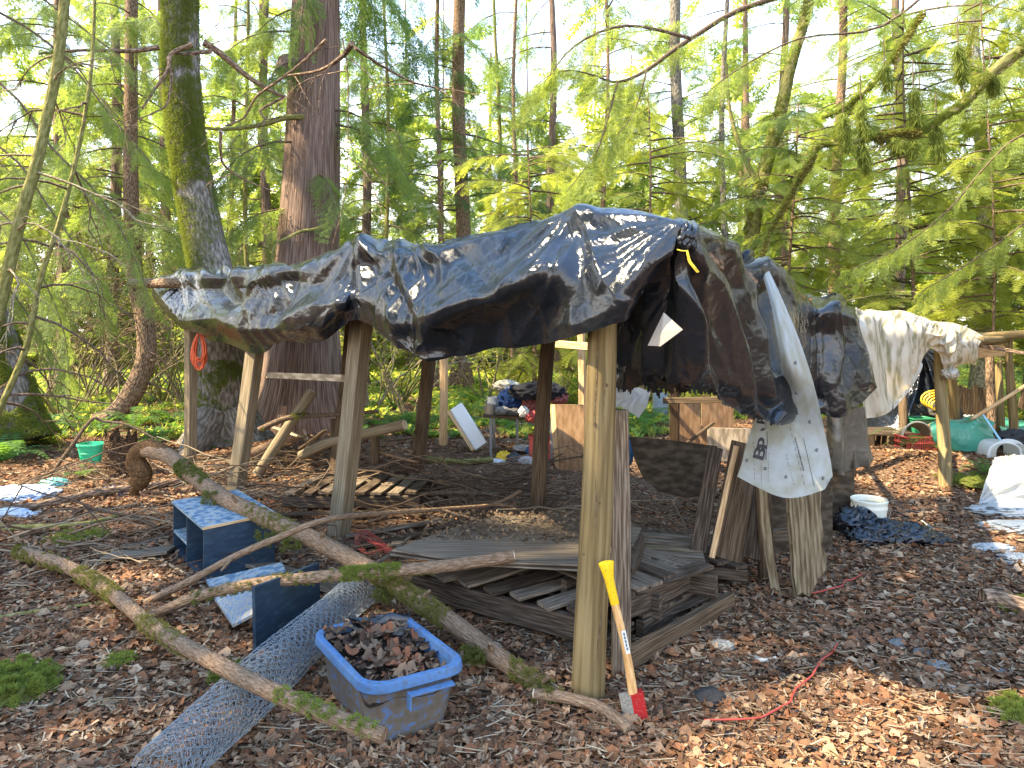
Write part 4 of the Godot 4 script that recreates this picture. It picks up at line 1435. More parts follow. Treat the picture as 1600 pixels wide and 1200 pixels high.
	for i in nu - 1:
		for k in int(4.0 + 6.0 * crumple.get_noise_1d(i * 0.21 + 40.0)):
			gone[(nv - 2 - k) * nu + i] = true
	for h in [[52, 34, 1.6], [53, 36, 1.2], [20, 44, 1.5], [70, 30, 1.0], [35, 40, 1.0], [44, 26, 0.9]]:
		for j in range(-2, 3):
			for i in range(-2, 3):
				if Vector2(i, j).length() < h[2]:
					gone[(h[1] + j) * nu + h[0] + i] = true
	s = Shape.new()
	s.sheet(P, nu, nv, 2.0, 1.2, gone)
	single("black_tarp", s, poly, "ragged black plastic with torn bottom edge and bright holes behind the corner post", "tarp")

	# ---- darker sheet further along the right side
	rows = [
		[at(1240, 470, 5.9), at(1270, 466, 5.9), at(1300, 468, 6.0), at(1322, 474, 6.2), at(1330, 480, 6.3)],
		[at(1262, 478, 5.1), at(1284, 474, 5.1), at(1306, 475, 5.2), at(1326, 484, 5.45), at(1334, 494, 5.6)],
		[at(1258, 530, 5.1), at(1282, 525, 5.05), at(1306, 525, 5.15), at(1330, 530, 5.35), at(1346, 545, 5.55)],
		[at(1256, 590, 5.1), at(1282, 590, 5.05), at(1308, 592, 5.1), at(1336, 585, 5.3), at(1358, 585, 5.5)],
		[at(1256, 640, 5.15), at(1282, 645, 5.1), at(1308, 652, 5.1), at(1338, 634, 5.3), at(1366, 606, 5.5)],
	]
	nu = 80
	nv = 90
	P = crease(net_points(rows, nu, nv), nu, nv, [[at(1285, 474, 5.1), 2.8, 0.02, 1.0, 0.3]], 0.05, 0.03, 0.006, Vector3(0.55, 0, -0.83), [[[1305, 475, 1310, 540, 1307, 600, 1312, 640], 0.1, 14], [[1320, 485, 1330, 537, 1317, 600], -0.08, 12], [[1330, 490, 1345, 545, 1352, 600], 0.06, 10], [[1280, 476, 1284, 540, 1276, 620], -0.08, 14], [[1268, 480, 1268, 560, 1262, 630], 0.06, 9]].map(fold))
	s = Shape.new()
	s.sheet(P, nu, nv, 1.2, 2.0)
	single("black_tarp", s, poly, "smooth black plastic sheet hanging beside the printed grey sheet, ending in a point", "tarp")
	# grey-brown plastic lower on the right side, below it
	rows = [
		[at(1292, 636, 5.55), at(1312, 636, 5.5), at(1332, 636, 5.6), at(1346, 634, 5.7)],
		[at(1293, 680, 5.55), at(1312, 680, 5.46), at(1332, 684, 5.58), at(1354, 688, 5.7)],
		[at(1294, 715, 5.55), at(1314, 722, 5.46), at(1334, 716, 5.58), at(1362, 716, 5.7)],
		[at(1300, 728, 5.55), at(1316, 742, 5.46), at(1334, 732, 5.58), at(1354, 726, 5.7)],
	]
	P = crease(net_points(rows, 50, 50), 50, 50, [], 0.02, 0.02, 0.005, Vector3(1, 0, 0), [[[1304, 636, 1306, 690, 1304, 730], 0.1, 7], [[1322, 636, 1326, 690, 1324, 738], -0.1, 8], [[1340, 636, 1346, 690, 1350, 726], 0.1, 8]].map(fold))
	s = Shape.new()
	s.sheet(P, 50, 50, 0.6, 0.8)
	single("plastic_scrap", s, poly_material("grey_plastic", lin(0.075, 0.066, 0.05), 0.4, 0.3), "grey brown plastic scrap hanging low beside the white bucket", "plastic sheet")

	# ---- white flap that shows inside the folds
	s = Shape.new()
	var f0 := at(1037, 488, 2.52)
	var f1 := at(1067, 515, 2.46)
	var f2 := at(1034, 517, 2.505)
	var f3 := at(1012, 540, 2.56)
	s.flat_tri(f0, f1, f2)
	s.flat_tri(f0, f2, f3)
	s.flat_tri(f2, f1, at(1032, 541, 2.5))
	s.flat_tri(f2, at(1032, 541, 2.5), f3)
	single("plastic_flap", s, plain("tan_plastic", lin(0.36, 0.3, 0.23), 0.5), "small pale triangular plastic flap sticking out of the black folds", "plastic sheet")
	# bunched knot and yellow rope at the tied corner
	s = Shape.new()
	bundle(s, at(1068, 372, 2.52), Vector3(0.036, 0.05, 0.035), 0.5, 3.5)
	bundle(s, at(1080, 376, 2.52), Vector3(0.02, 0.045, 0.03), 0.4, 3.5)
	single("plastic_knot", s, poly, "bunched black plastic knot at the tarp's tied corner", "plastic sheet")
	var rope := thing("rope", at(1074, 390, 2.4), "frayed yellow rope tied round the tarp corner", "rope")
	for e in [[[1058, 390], [1066, 392], [1074, 392]], [[1074, 391], [1077, 402], [1081, 413], [1088, 420]], [[1074, 393], [1078, 406], [1085, 416], [1092, 425]], [[1073, 392], [1076, 408], [1083, 418], [1090, 426]]]:
		s = Shape.new()
		var pp := px_path(e, 2.4, 2.38)
		s.tube(pp, taper(pp.size(), 0.0026, 0.002), 5, true)
		part("strand", s, plain("yellow_rope", lin(0.75, 0.52, 0.03), 0.7) if not mats.has("yellow_rope") else mats["yellow_rope"], rope)

	build_printed_sheet()

	# ---- hanging white sheet behind, seen past the corner post
	rows = [[at(958, 606, 6.2), at(990, 604, 6.2), at(1016, 612, 6.2)], [at(958, 630, 6.2), at(992, 628, 6.15), at(1012, 630, 6.2)], [at(966, 634, 6.2), at(985, 644, 6.15), at(1000, 654, 6.2)]]
	s = Shape.new()
	s.sheet(crease(net_points(rows, 24, 20), 24, 20, [[at(1010, 606, 6.2), 4.0, 0.03, 0.7, 0.0]], 0.03, 0.02, 0.004), 24, 20, 0.4, 0.3)
	single("white_rag", s, leaf_mat("white_plastic", lin(0.42, 0.42, 0.39), lin(0.4, 0.4, 0.37), 0.5), "torn white plastic sheet hanging behind the corner post", "plastic sheet")


func build_printed_sheet() -> void:
	var t := thing("printed_sheet", at(1230, 780, 3.2), "long grey printed building wrap hanging in a tongue over the right side", "plastic sheet")
	var wrap := plain("house_wrap", lin(0.36, 0.36, 0.33), 0.5, 0.4)
	wrap.albedo_texture = noise_tex(0.012, [[0.0, Color(0.84, 0.82, 0.73)], [0.45, Color(0.92, 0.92, 0.88)], [0.7, Color(0.96, 0.97, 0.97)], [1.0, Color(1, 1, 1)]])
	wrap.backlight_enabled = true
	wrap.backlight = lin(0.25, 0.25, 0.22)
	var rows := [
		[at(1184, 408, 3.66), at(1190, 410, 3.64), at(1198, 414, 3.64)],
		[at(1203, 470, 3.5), at(1211, 470, 3.48), at(1222, 466, 3.5)],
		[at(1213, 520, 3.44), at(1226, 522, 3.42), at(1244, 520, 3.46)],
		[at(1222, 570, 3.44), at(1238, 574, 3.4), at(1262, 572, 3.44)],
		[at(1222, 612, 3.62), at(1246, 615, 3.5), at(1275, 612, 3.44)],
		[at(1186, 645, 3.7), at(1238, 652, 3.56), at(1284, 650, 3.44)],
		[at(1168, 690, 3.66), at(1232, 698, 3.52), at(1293, 694, 3.42)],
		[at(1160, 722, 3.62), at(1230, 738, 3.47), at(1299, 728, 3.4)],
		[at(1152, 745, 3.6), at(1228, 778, 3.44), at(1303, 760, 3.38)],
	]
	var nu := 50
	var nv := 130
	var P := net_points(rows, nu, nv)
	# round the lower right corner off
	for j in nv:
		for i in nu:
			var fi := float(i) / (nu - 1)
			var fj := float(j) / (nv - 1)
			if fi > 0.86 and fj > 0.93:
				P[j * nu + i] += Vector3(-0.03 * (fi - 0.86) / 0.14 * (fj - 0.93) / 0.07, 0.035 * pow((fi - 0.86) / 0.14, 2.0) * (fj - 0.93) / 0.07, 0)
	P = crease(P, nu, nv, [], 0.012, 0.006, 0.001)
	var s := Shape.new()
	s.sheet(P, nu, nv, 0.6, 1.2)
	part("sheet", s, wrap, t)
	var ink := plain("black_ink", lin(0.02, 0.02, 0.022), 0.6)
	# print lies on the sheet: pixel of the photograph -> the point of the sheet there
	var find := func(px: float, py: float) -> Vector3:
		var best := Vector3.ZERO
		var near := 1e9
		for j in range(0, nv, 1):
			var q := P[j * nu + nu / 2]
			var y0 := HORIZON - (q.y - EYE) / -q.z * FOCAL
			if absf(y0 - py) > 14.0:
				continue
			for i in nu:
				var w := P[j * nu + i]
				var e := Vector2(800.0 + w.x / -w.z * FOCAL - px, HORIZON - (w.y - EYE) / -w.z * FOCAL - py).length()
				if e < near:
					near = e
					best = w
		var flat := at(px, py, -best.z)
		return flat + Vector3(-0.001, 0.0005, 0.0045)
	var font := SystemFont.new()
	font.font_names = PackedStringArray(["Droid Sans"])
	font.font_weight = 700
	for e in [["B", 1184, 717, 1189, 699, 17.0], ["P", 1190, 700, 1193, 684, 16.0], ["P", 1188, 662, 1190, 650, 12.0]]:
		var tm := TextMesh.new()
		tm.font = font
		tm.text = e[0]
		tm.font_size = 48
		tm.pixel_size = 0.01
		tm.depth = 0.0
		var arr := tm.surface_get_arrays(0)
		var pts: PackedVector3Array = arr[Mesh.ARRAY_VERTEX]
		var box := tm.get_aabb()
		var dir := Vector2(e[3] - e[1], e[4] - e[2])       # reading direction, upwards
		var upd: Vector2 = Vector2(dir.y, -dir.x).normalized() * float(e[5])
		var so := Shape.new()
		for p in pts:
			var fx := (p.x - box.position.x) / box.size.x
			var fy := (p.y - box.position.y) / box.size.y
			var pix: Vector2 = Vector2(e[1], e[2]) + dir * fx + upd * (fy - 0.5)
			so.vert(find.call(pix.x, pix.y), Vector3(0, 0, 1), Vector2.ZERO)
		var ix: PackedInt32Array = arr[Mesh.ARRAY_INDEX]
		for k in range(0, ix.size(), 3):
			so.face(ix[k], ix[k + 1], ix[k + 2])
		part("letter", so, ink, t)
	# wedge mark between the letters, rules, dashes and cap marks
	var bar := func(called: String, x0: float, y0: float, x1: float, y1: float, w: float) -> void:
		var so := Shape.new()
		var a: Vector3 = find.call(x0, y0)
		var b: Vector3 = find.call(x1, y1)
		var o := (b - a).cross(Vector3(0, 0, 1)).normalized() * w / 2
		so.quad(a - o, b - o, b + o, a + o, Vector3(0, 0, 1))
		part(called, so, ink, t)
	bar.call("mark", 1189, 674, 1195, 671, 0.022)
	bar.call("mark", 1191, 671, 1194, 669, 0.012)
	bar.call("rule", 1196, 718, 1199, 690, 0.003)
	bar.call("rule", 1199, 690, 1198, 674, 0.003)
	bar.call("rule", 1197, 670, 1196, 652, 0.003)
	for k in 4:
		bar.call("rule", 1255 + 4.3 * k, 684 + 19 * k, 1255 + 4.3 * (k + 1), 684 + 19 * (k + 1), 0.002)
	for l in [[1234, 667, 1258, 762], [1228, 710, 1241, 760], [1177, 690, 1179, 752], [1201, 708, 1200, 756], [1189, 724, 1190, 758]]:
		for k in 9:
			var f := k / 9.0
			bar.call("dash", lerpf(l[0], l[2], f), lerpf(l[1], l[3], f), lerpf(l[0], l[2], f + 0.06), lerpf(l[1], l[3], f + 0.06), 0.0018)
	# a line of small print, too small to read
	for k in 18:
		var f := k / 18.0
		var x := lerpf(1242, 1256, f)
		var y := lerpf(683, 736, f)
		bar.call("small_print", x - 0.3, y, x + 0.3, y + 2.0, 0.007 if k % 3 else 0.005)
	for c in [[1246, 645], [1265, 659], [1276, 703], [1286, 747], [1196, 732], [1228, 745], [1167, 719], [1244, 614], [1243, 567]]:
		var o: Vector3 = find.call(c[0], c[1])
		var so := Shape.new()
		var ring := []
		for k in 9:
			var a := TAU * (0.1 + 0.8 * k / 8.0)
			ring.append(o + Vector3(cos(a), sin(a), 0.15) * 0.0065)
		so.tube(ring, taper(9, 0.0024, 0.0024), 4, true)
		part("cap_mark", so, ink, t)


# ---------------------------------------------------------------- shared builders for scrap and yard things

func log_thing(called: String, label: String, category: String, pts: Array, r0: float, r1: float, m: String, sides := 10, cut0 := false, cut1 := false, rough := 0.12, group := "") -> Node3D:
	var path := smooth_path(pts, 5)
	var t := thing(called, path[0].min(path[-1]), label, category, group)
	var rads := taper(path.size(), r0, r1)
	var s := Shape.new()
	s.tube(path, rads, sides, true, rough, bump)
	part("bark", s, mats[m], t)
	for e in 2:
		if [cut0, cut1][e]:
			var p: Vector3 = path[0] if e == 0 else path[-1]
			var dir: Vector3 = (path[0] - path[1]).normalized() if e == 0 else (path[-1] - path[-2]).normalized()
			var so := Shape.new()
			so.tube([p - dir * 0.01, p + dir * 0.006], [rads[0 if e == 0 else -1] * 0.96, rads[0 if e == 0 else -1] * 0.9], sides, true)
			part("cut_end", so, mats["pale_ply"], t.get_child(0))
	return t


func board_thing(called: String, label: String, category: String, a: Vector3, b: Vector3, across: Vector3, w: float, th: float, m: String, bend := Vector3.ZERO, group := "", tp := 1.0) -> Node3D:
	var s := Shape.new()
	s.board(a, b, across, w, th, bend, 3, -1.0, tp)
	return single(called, s, mats[m], label, category, group)


# a crumpled round bundle
func bundle(s: Shape, c: Vector3, r: Vector3, amp: float, freq: float, flat := 0.0) -> void:
	var nu := 36
	var nv := 22
	var P := PackedVector3Array()
	for j in nv:
		var th := PI * j / (nv - 1)
		for i in nu:
			var a := TAU * (i % (nu - 1)) / (nu - 1)
			var o := Vector3(sin(th) * cos(a), cos(th), sin(th) * sin(a))
			var k := 1.0 + amp * crumple.get_noise_3d((c.x + o.x) * freq, (c.y + o.y) * freq, (c.z + o.z) * freq)
			var q := c + o * r * k
			q.y = maxf(q.y, c.y - r.y * (1.0 - flat))
			P.append(q)
	s.sheet(P, nu, nv, 1.0, 1.0)


func cuboid(s: Shape, c: Vector3, size: Vector3, turn := 0.0, cham := -1.0) -> void:
	var x := Vector3(cos(turn), 0, -sin(turn))
	s.board(c - Vector3(0, size.y / 2, 0), c + Vector3(0, size.y / 2, 0), x, size.x, size.z, Vector3.ZERO, 1, cham)


# ---------------------------------------------------------------- the small shelter on the right

func build_small_shelter() -> void:
	var t := thing("small_shelter", on_ground(1477, 742), "low pole shelter roofed with stained white plastic, beyond the bucket", "shelter")
	for e in [
		[1477, 742, 1468, 530, 7.25, 0.058, "post_wood", "bark-covered front post"], [1494, 693, 1486, 545, 9.0, 0.06, "post_wood", "smooth peeled front post"],
		[1585, 696, 1575, 518, 9.0, 0.056, "post_wood", ""], [1563, 690, 1561, 535, 9.9, 0.052, "post_wood", ""], [1549, 690, 1547, 525, 9.6, 0.06, "brown_bark", ""], [1410, 690, 1410, 520, 10.2, 0.06, "dark_post", ""],
	]:
		var s := Shape.new()
		var a := on_ground(e[0], e[1]) - Vector3(0, 0.08, 0)
		var b := at(e[2], e[3], e[4])
		s.tube([a, a.lerp(b, 0.25) + Vector3(0.012, 0, 0), a.lerp(b, 0.5), a.lerp(b, 0.75) - Vector3(0.01, 0, 0), b], [e[5] * 1.05, e[5], e[5] * 1.02, e[5] * 0.95, e[5] * 0.9], 10, true, 0.12, bump)
		var o := part("post", s, mats[e[6]], t)
		if e[7]: o.set_meta("label", e[7])
	for e in [[1340, 508, 6.4, 1532, 534, 7.9, 0.05], [1500, 528, 8.8, 1660, 519, 8.8, 0.06], [1505, 536, 8.9, 1572, 538, 8.9, 0.04], [1400, 512, 10.0, 1560, 528, 9.7, 0.05], [1530, 532, 7.9, 1580, 530, 9.2, 0.05]]:
		var s := Shape.new()
		s.tube([at(e[0], e[1], e[2]), at(e[3], e[4], e[5])], [e[6], e[6] * 0.9], 9, true, 0.1, bump)
		part("beam", s, mats["post_wood"], t)
	var s := Shape.new()
	s.board(at(1528, 550, 8.7), at(1568, 547, 8.9), Vector3.UP, 0.16, 0.04)
	part("beam", s, mats["fresh_wood"], t)
	s = Shape.new()
	s.board(at(1530, 540, 8.5), at(1602, 552, 8.3), Vector3.UP, 0.05, 0.03)
	part("lath", s, mats["brown_bark"], t)

	# stained white tarp
	var m := plain("stained_tarp", Color.WHITE, 0.5, 0.5)
	m.albedo_texture = noise_tex(0.011, [[0.0, lin(0.16, 0.15, 0.07)], [0.3, lin(0.3, 0.26, 0.16)], [0.48, lin(0.5, 0.44, 0.33)], [1.0, lin(0.62, 0.57, 0.47)]], FastNoiseLite.TYPE_SIMPLEX_SMOOTH, 5)
	m.uv1_scale = Vector3(1.6, 0.35, 1)
	m.backlight_enabled = true
	m.backlight = lin(0.62, 0.54, 0.38)
	var rows := [
		[at(1330, 492, 8.6), at(1365, 492, 8.7), at(1405, 494, 8.8), at(1440, 500, 9.0), at(1465, 506, 9.1), at(1490, 512, 9.3), at(1515, 518, 9.4), at(1532, 524, 9.5)],
		[at(1335, 486, 7.0), at(1368, 488, 7.2), at(1402, 489, 7.4), at(1438, 496, 7.7), at(1466, 504, 7.9), at(1490, 510, 8.1), at(1515, 518, 8.3), at(1534, 526, 8.4)],
		[at(1336, 493, 5.9), at(1368, 498, 6.1), at(1402, 504, 6.35), at(1438, 510, 6.6), at(1466, 516, 6.85), at(1488, 522, 7.05), at(1510, 528, 7.3), at(1532, 538, 7.6)],
		[at(1340, 545, 5.8), at(1372, 545, 5.95), at(1406, 545, 6.15), at(1436, 535, 6.45), at(1464, 530, 6.75), at(1488, 545, 6.85), at(1510, 544, 7.15), at(1530, 554, 7.5)],
		[at(1344, 600, 5.85), at(1376, 598, 5.95), at(1408, 585, 6.15), at(1436, 556, 6.45), at(1462, 540, 6.8), at(1486, 568, 6.9), at(1508, 558, 7.2), at(1528, 566, 7.55)],
		[at(1350, 655, 5.9), at(1384, 646, 6.0), at(1412, 618, 6.2), at(1440, 574, 6.5), at(1460, 548, 6.85), at(1482, 586, 6.95), at(1504, 566, 7.3), at(1526, 572, 7.6)],
	]
	var nu := 150
	var nv := 80
	var P := crease(net_points(rows, nu, nv), nu, nv, [[at(1480, 520, 7.0), 3.0, 0.03, 0.6, 0.2]], 0.05, 0.02, 0.004, Vector3(0.6, 0, -0.8), [[[1360, 498, 1364, 560, 1372, 640], 0.08, 9], [[1385, 502, 1392, 560, 1398, 630], -0.08, 10], [[1410, 506, 1418, 550, 1420, 600], 0.1, 8], [[1346, 494, 1350, 570, 1358, 650], -0.07, 8], [[1440, 510, 1432, 540, 1428, 575], 0.08, 8], [[1488, 522, 1484, 560, 1482, 586], 0.12, 8], [[1505, 526, 1496, 555, 1488, 582], -0.1, 7]].map(fold))
	s = Shape.new()
	s.sheet(P, nu, nv, 2.4, 1.6)
	single("white_tarp", s, m, "mildewed white plastic tarp draped over the small shelter's front", "tarp")
	s = Shape.new()
	rows = [[at(1395, 560, 6.5), at(1420, 552, 6.5), at(1440, 562, 6.6)], [at(1395, 600, 6.5), at(1425, 590, 6.5), at(1444, 572, 6.6)], [at(1395, 640, 6.45), at(1420, 612, 6.5), at(1436, 590, 6.6)]]
	s.sheet(crease(net_points(rows, 20, 20), 20, 20, [], 0.03, 0.02, 0.004), 20, 20)
	single("plastic_flap", s, mats["white_plastic"], "clear white plastic corner hanging inside the mildewed tarp", "plastic sheet")
	s = Shape.new()
	bundle(s, at(1484, 584, 6.92), Vector3(0.07, 0.06, 0.07), 0.5, 5.0)
	single("plastic_knot", s, m, "yellowed plastic bunched on top of the bark-covered post", "plastic sheet")

	# corrugated yellow roof panel
	var panel := leaf_mat("yellow_panel", lin(0.7, 0.5, 0.18), lin(0.6, 0.4, 0.12), 0.35)
	P = PackedVector3Array()
	for j in 6:
		for i in 66:
			var f := i / 65.0
			var q := at(1474, 512, 8.4).lerp(at(1546, 527, 8.9), f) + Vector3(0.1, 0.05, -0.45) * (j / 5.0)
			P.append(q + Vector3(0, 0.035 * sin(f * TAU * 9.0), 0.0))
	s = Shape.new()
	s.sheet(P, 66, 6)
	single("roof_panel", s, panel, "corrugated yellow plastic roof panel on top of the small shelter", "roof panel", "", "thing")

	# inside: black plastic wall, board wall, platform
	rows = [[at(1352, 545, 10.6), at(1400, 540, 10.5), at(1440, 545, 10.3), at(1474, 550, 10.0)], [at(1352, 620, 10.6), at(1400, 615, 10.3), at(1440, 612, 10.2), at(1474, 620, 10.0)], [at(1352, 690, 10.4), at(1400, 684, 10.0), at(1438, 668, 9.8), at(1470, 660, 9.9)]]
	s = Shape.new()
	s.sheet(crease(net_points(rows, 60, 50), 60, 50, [[at(1440, 545, 10.3), 2.6, 0.12, 1.6, 0.1]], 0.08, 0.05, 0.01), 60, 50, 2.0, 1.6)
	single("black_tarp", s, mats["black_plastic"], "black plastic sheet hung as the small shelter's back wall", "tarp")
	var wall := thing("board_wall", at(1500, 670, 10.9), "dark upright boards closing the small shelter's back", "wall")
	wall.set_meta("kind", "thing")
	for k in 7:
		s = Shape.new()
		var x := 1500.0 + k * 8.0
		s.board(at(x, 672, 10.9), at(x, 602 + (k % 3) * 3.0, 10.9), Vector3(1, 0, 0), 0.083, 0.02)
		part("board", s, mats["dark_post" if k % 2 else "weathered_dark"], wall)
	var pal := thing("platform", on_ground(1380, 694), "low dark wooden platform inside the small shelter", "platform")
	for k in 5:
		s = Shape.new()
		var z := 0.14 * k
		var a := on_ground(1350, 696) + Vector3(0, 0.17, -z)
		s.board(a, a + Vector3(0.75, 0, 0), Vector3(0, 0, 1), 0.12, 0.025)
		part("slat", s, mats["weathered_dark"], pal)
	for k in 3:
		s = Shape.new()
		cuboid(s, on_ground(1356 + k * 34, 697) + Vector3(0.02, 0.07, -0.25), Vector3(0.1, 0.15, 0.6))
		part("block", s, mats["dark_post"], pal)

	# red basket with a net hoop
	var red := plain("red_plastic", lin(0.5, 0.075, 0.05), 0.45)
	t = thing("red_basket", on_ground(1430, 702), "red plastic laundry basket with a hooped net over it", "basket")
	var c := on_ground(1430, 702)
	s = Shape.new()
	for k in 14:
		for side in 2:
			var a := c + Vector3(-0.19 + 0.38 * k / 13.0, 0.0, 0.13 if side else -0.13)
			s.board(a, a + Vector3(0, 0.17, 0), Vector3(1, 0, 0), 0.016, 0.006)
	part("slats", s, red, t).set_meta("kind", "stuff")
	for h in [0.02, 0.1, 0.18]:
		s = Shape.new()
		var ring := [c + Vector3(-0.2, h, -0.13), c + Vector3(0.2, h, -0.13), c + Vector3(0.2, h, 0.14), c + Vector3(-0.2, h, 0.14), c + Vector3(-0.2, h, -0.13)]
		s.tube(ring, taper(5, 0.016, 0.016), 5, true)
		part("rim", s, red, t)
	s = Shape.new()
	var hoop := []
	for k in 13:
		var a := PI * k / 12.0
		hoop.append(c + Vector3(-0.2 * cos(a), 0.18 + 0.2 * sin(a), 0.05))
	s.tube(hoop, taper(13, 0.012, 0.012), 5, true)
	part("hoop", s, mats["white_plastic"], t)
	s = Shape.new()
	P = PackedVector3Array()
	for j in 5:
		for i in 13:
			var a := PI * i / 12.0
			P.append(c + Vector3(-0.19 * cos(a), 0.18 + 0.19 * sin(a) * (1.0 - 0.12 * j), 0.045 - 0.06 * j))
	s.sheet(P, 13, 5)
	part("net", s, plain("tan_net", lin(0.3, 0.24, 0.16), 0.8), t)

	# green bin, green tarp bundle, dappled tarp
	var green := plain("green_plastic", lin(0.02, 0.16, 0.075), 0.45)
	t = thing("green_crate", on_ground(1436, 688), "dark green plastic crate behind the red basket", "crate")
	c = on_ground(1436, 688)
	for q in [[Vector3(0, 0.18, 0.15), Vector3(0.32, 0.3, 0.015)], [Vector3(-0.16, 0.18, 0), Vector3(0.015, 0.3, 0.3)], [Vector3(0.16, 0.18, 0), Vector3(0.015, 0.3, 0.3)], [Vector3(0, 0.18, -0.15), Vector3(0.32, 0.3, 0.015)]]:
		s = Shape.new()
		cuboid(s, c + q[0], q[1])
		part("side", s, green, t)
	s = Shape.new()
	s.tube([c + Vector3(-0.17, 0.33, 0.16), c + Vector3(0.17, 0.33, 0.16), c + Vector3(0.17, 0.33, -0.16), c + Vector3(-0.17, 0.33, -0.16), c + Vector3(-0.17, 0.33, 0.16)], taper(5, 0.014, 0.014), 5, true)
	part("rim", s, green, t)
	var sea := poly_material("green_tarp", lin(0.05, 0.25, 0.17), 0.5, 0.4)
	rows = [
		[at(1452, 662, 8.9), at(1475, 652, 8.9), at(1505, 650, 8.9), at(1528, 648, 8.9), at(1552, 662, 8.9)],
		[at(1454, 668, 8.6), at(1478, 658, 8.55), at(1505, 660, 8.5), at(1530, 655, 8.5), at(1556, 672, 8.6)],
		[at(1458, 684, 8.55), at(1480, 680, 8.45), at(1506, 684, 8.4), at(1532, 680, 8.4), at(1552, 688, 8.5)],
		[at(1462, 702, 8.6), at(1482, 703, 8.5), at(1508, 706, 8.4), at(1532, 704, 8.4), at(1548, 704, 8.5)],
	]
	s = Shape.new()
	s.sheet(crease(net_points(rows, 60, 40), 60, 40, [[at(1528, 648, 8.9), 2.6, 0.05, 0.8, 0.1]], 0.06, 0.05, 0.008), 60, 40, 0.9, 0.5)
	single("green_tarp", s, sea, "crumpled sea-green tarp thrown over things behind the two front posts", "tarp")
	rows = [[at(1556, 646, 10.2), at(1585, 655, 10.2), at(1640, 668, 10.0)], [at(1562, 668, 9.4), at(1590, 676, 9.4), at(1645, 684, 9.3)], [at(1566, 690, 8.9), at(1596, 694, 8.9), at(1650, 700, 8.8)]]
	s = Shape.new()
	s.sheet(crease(net_points(rows, 40, 30), 40, 30, [], 0.05, 0.03, 0.006), 40, 30, 0.9, 0.5)
	single("green_tarp", s, sea, "flat green tarp sloping to the ground at the right edge", "tarp")
	s = Shape.new()
	s.tube([at(1536, 648, 8.4), at(1563, 688, 8.2)], [0.014, 0.014], 7, true)
	single("pole", s, plain("sky_blue_paint", lin(0.25, 0.5, 0.62), 0.5), "thin light blue pole leaning by the sea-green tarp", "pole")
	s = Shape.new()
	s.tube([at(1518, 655, 8.6), at(1562, 628, 8.75), at(1625, 588, 8.9)], [0.026, 0.026, 0.022], 7, true)
	single("pole", s, mats["fresh_wood"], "pale straight pole slanting up to the right edge", "pole")
	t = thing("hose_coil", at(1460, 632, 9.6), "yellow hose coil hanging behind the bark-covered post", "hose")
	for k in 5:
		s = Shape.new()
		var ring := []
		for i in 17:
			var a := TAU * i / 16.0
			ring.append(at(1460, 624, 9.6) + Vector3(cos(a) * (0.2 - 0.02 * k), sin(a) * (0.13 - 0.012 * k) - 0.02 * k, 0.03 * k))
		s.tube(ring, taper(17, 0.014, 0.014), 6, false)
		part("loop", s, plain("hose_yellow", lin(0.7, 0.45, 0.04), 0.5) if not mats.has("hose_yellow") else mats["hose_yellow"], t)
	# pieces of junk on the floor inside
	var junk := [["cloth_heap", "rusty orange cloth lying behind the bark-covered post", 1466, 668, 9.2, Vector3(0.13, 0.06, 0.1), lin(0.42, 0.14, 0.03), "cloth"], ["cloth_heap", "grey and white rags heaped before the board wall", 1515, 664, 10.0, Vector3(0.3, 0.12, 0.18), lin(0.4, 0.38, 0.33), "cloth"], ["cloth_heap", "dark rags under the hose coil", 1470, 645, 9.9, Vector3(0.25, 0.15, 0.15), lin(0.05, 0.045, 0.04), "cloth"], ["black_tub", "dark rubber tub at the foot of the last post", 1588, 690, 8.8, Vector3(0.3, 0.13, 0.2), lin(0.025, 0.025, 0.028), "tub"]]
	for e in junk:
		s = Shape.new()
		bundle(s, at(e[2], e[3], e[4]), e[5], 0.45, 6.0)
		single(e[0], s, plain(e[0] + str(e[2]), e[6], 0.8), e[1], e[7])
	# white plastic carrier in front
	t = thing("plastic_carrier", on_ground(1568, 716), "white translucent plastic animal carrier lying in front of the small shelter", "carrier")
	c = on_ground(1566, 714)
	var milk := leaf_mat("milk_plastic", lin(0.7, 0.7, 0.66), lin(0.5, 0.5, 0.46), 0.35)
	P = PackedVector3Array()
	for j in 9:
		for i in 17:
			var a := PI * i / 16.0
			var z := 0.16 - 0.4 * j / 8.0
			P.append(c + Vector3(-0.2 * signf(cos(a)) * pow(absf(cos(a)), 0.6), 0.2 * pow(sin(a), 0.55), z))
	s = Shape.new()
	s.sheet(P, 17, 9)
	part("shell", s, milk, t)
	for k in 3:
		s = Shape.new()
		var ring := []
		for i in 13:
			var a := PI * i / 12.0
			ring.append(c + Vector3(-0.21 * cos(a) + 0.1 * (k - 1), 0.215 * pow(sin(a), 0.6), 0.17 - 0.1 * k))
		s.tube(ring, taper(13, 0.016, 0.016), 5, true)
		part("rib", s, milk, t)

	# white plastic sheet over a heap at the right edge
	rows = [
		[at(1556, 716, 6.5), at(1585, 710, 6.5), at(1630, 712, 6.4), at(1700, 715, 6.3)],
		[at(1552, 728, 6.2), at(1580, 722, 6.15), at(1630, 722, 6.1), at(1700, 725, 6.0)],
		[at(1542, 752, 6.0), at(1572, 748, 5.9), at(1625, 748, 5.85), at(1700, 750, 5.8)],
		[at(1530, 780, 5.95), at(1566, 776, 5.85), at(1620, 778, 5.8), at(1700, 780, 5.7)],
		[at(1524, 791, 5.88), at(1558, 794, 5.75), at(1612, 792, 5.75), at(1700, 796, 5.7)],
	]
	s = Shape.new()
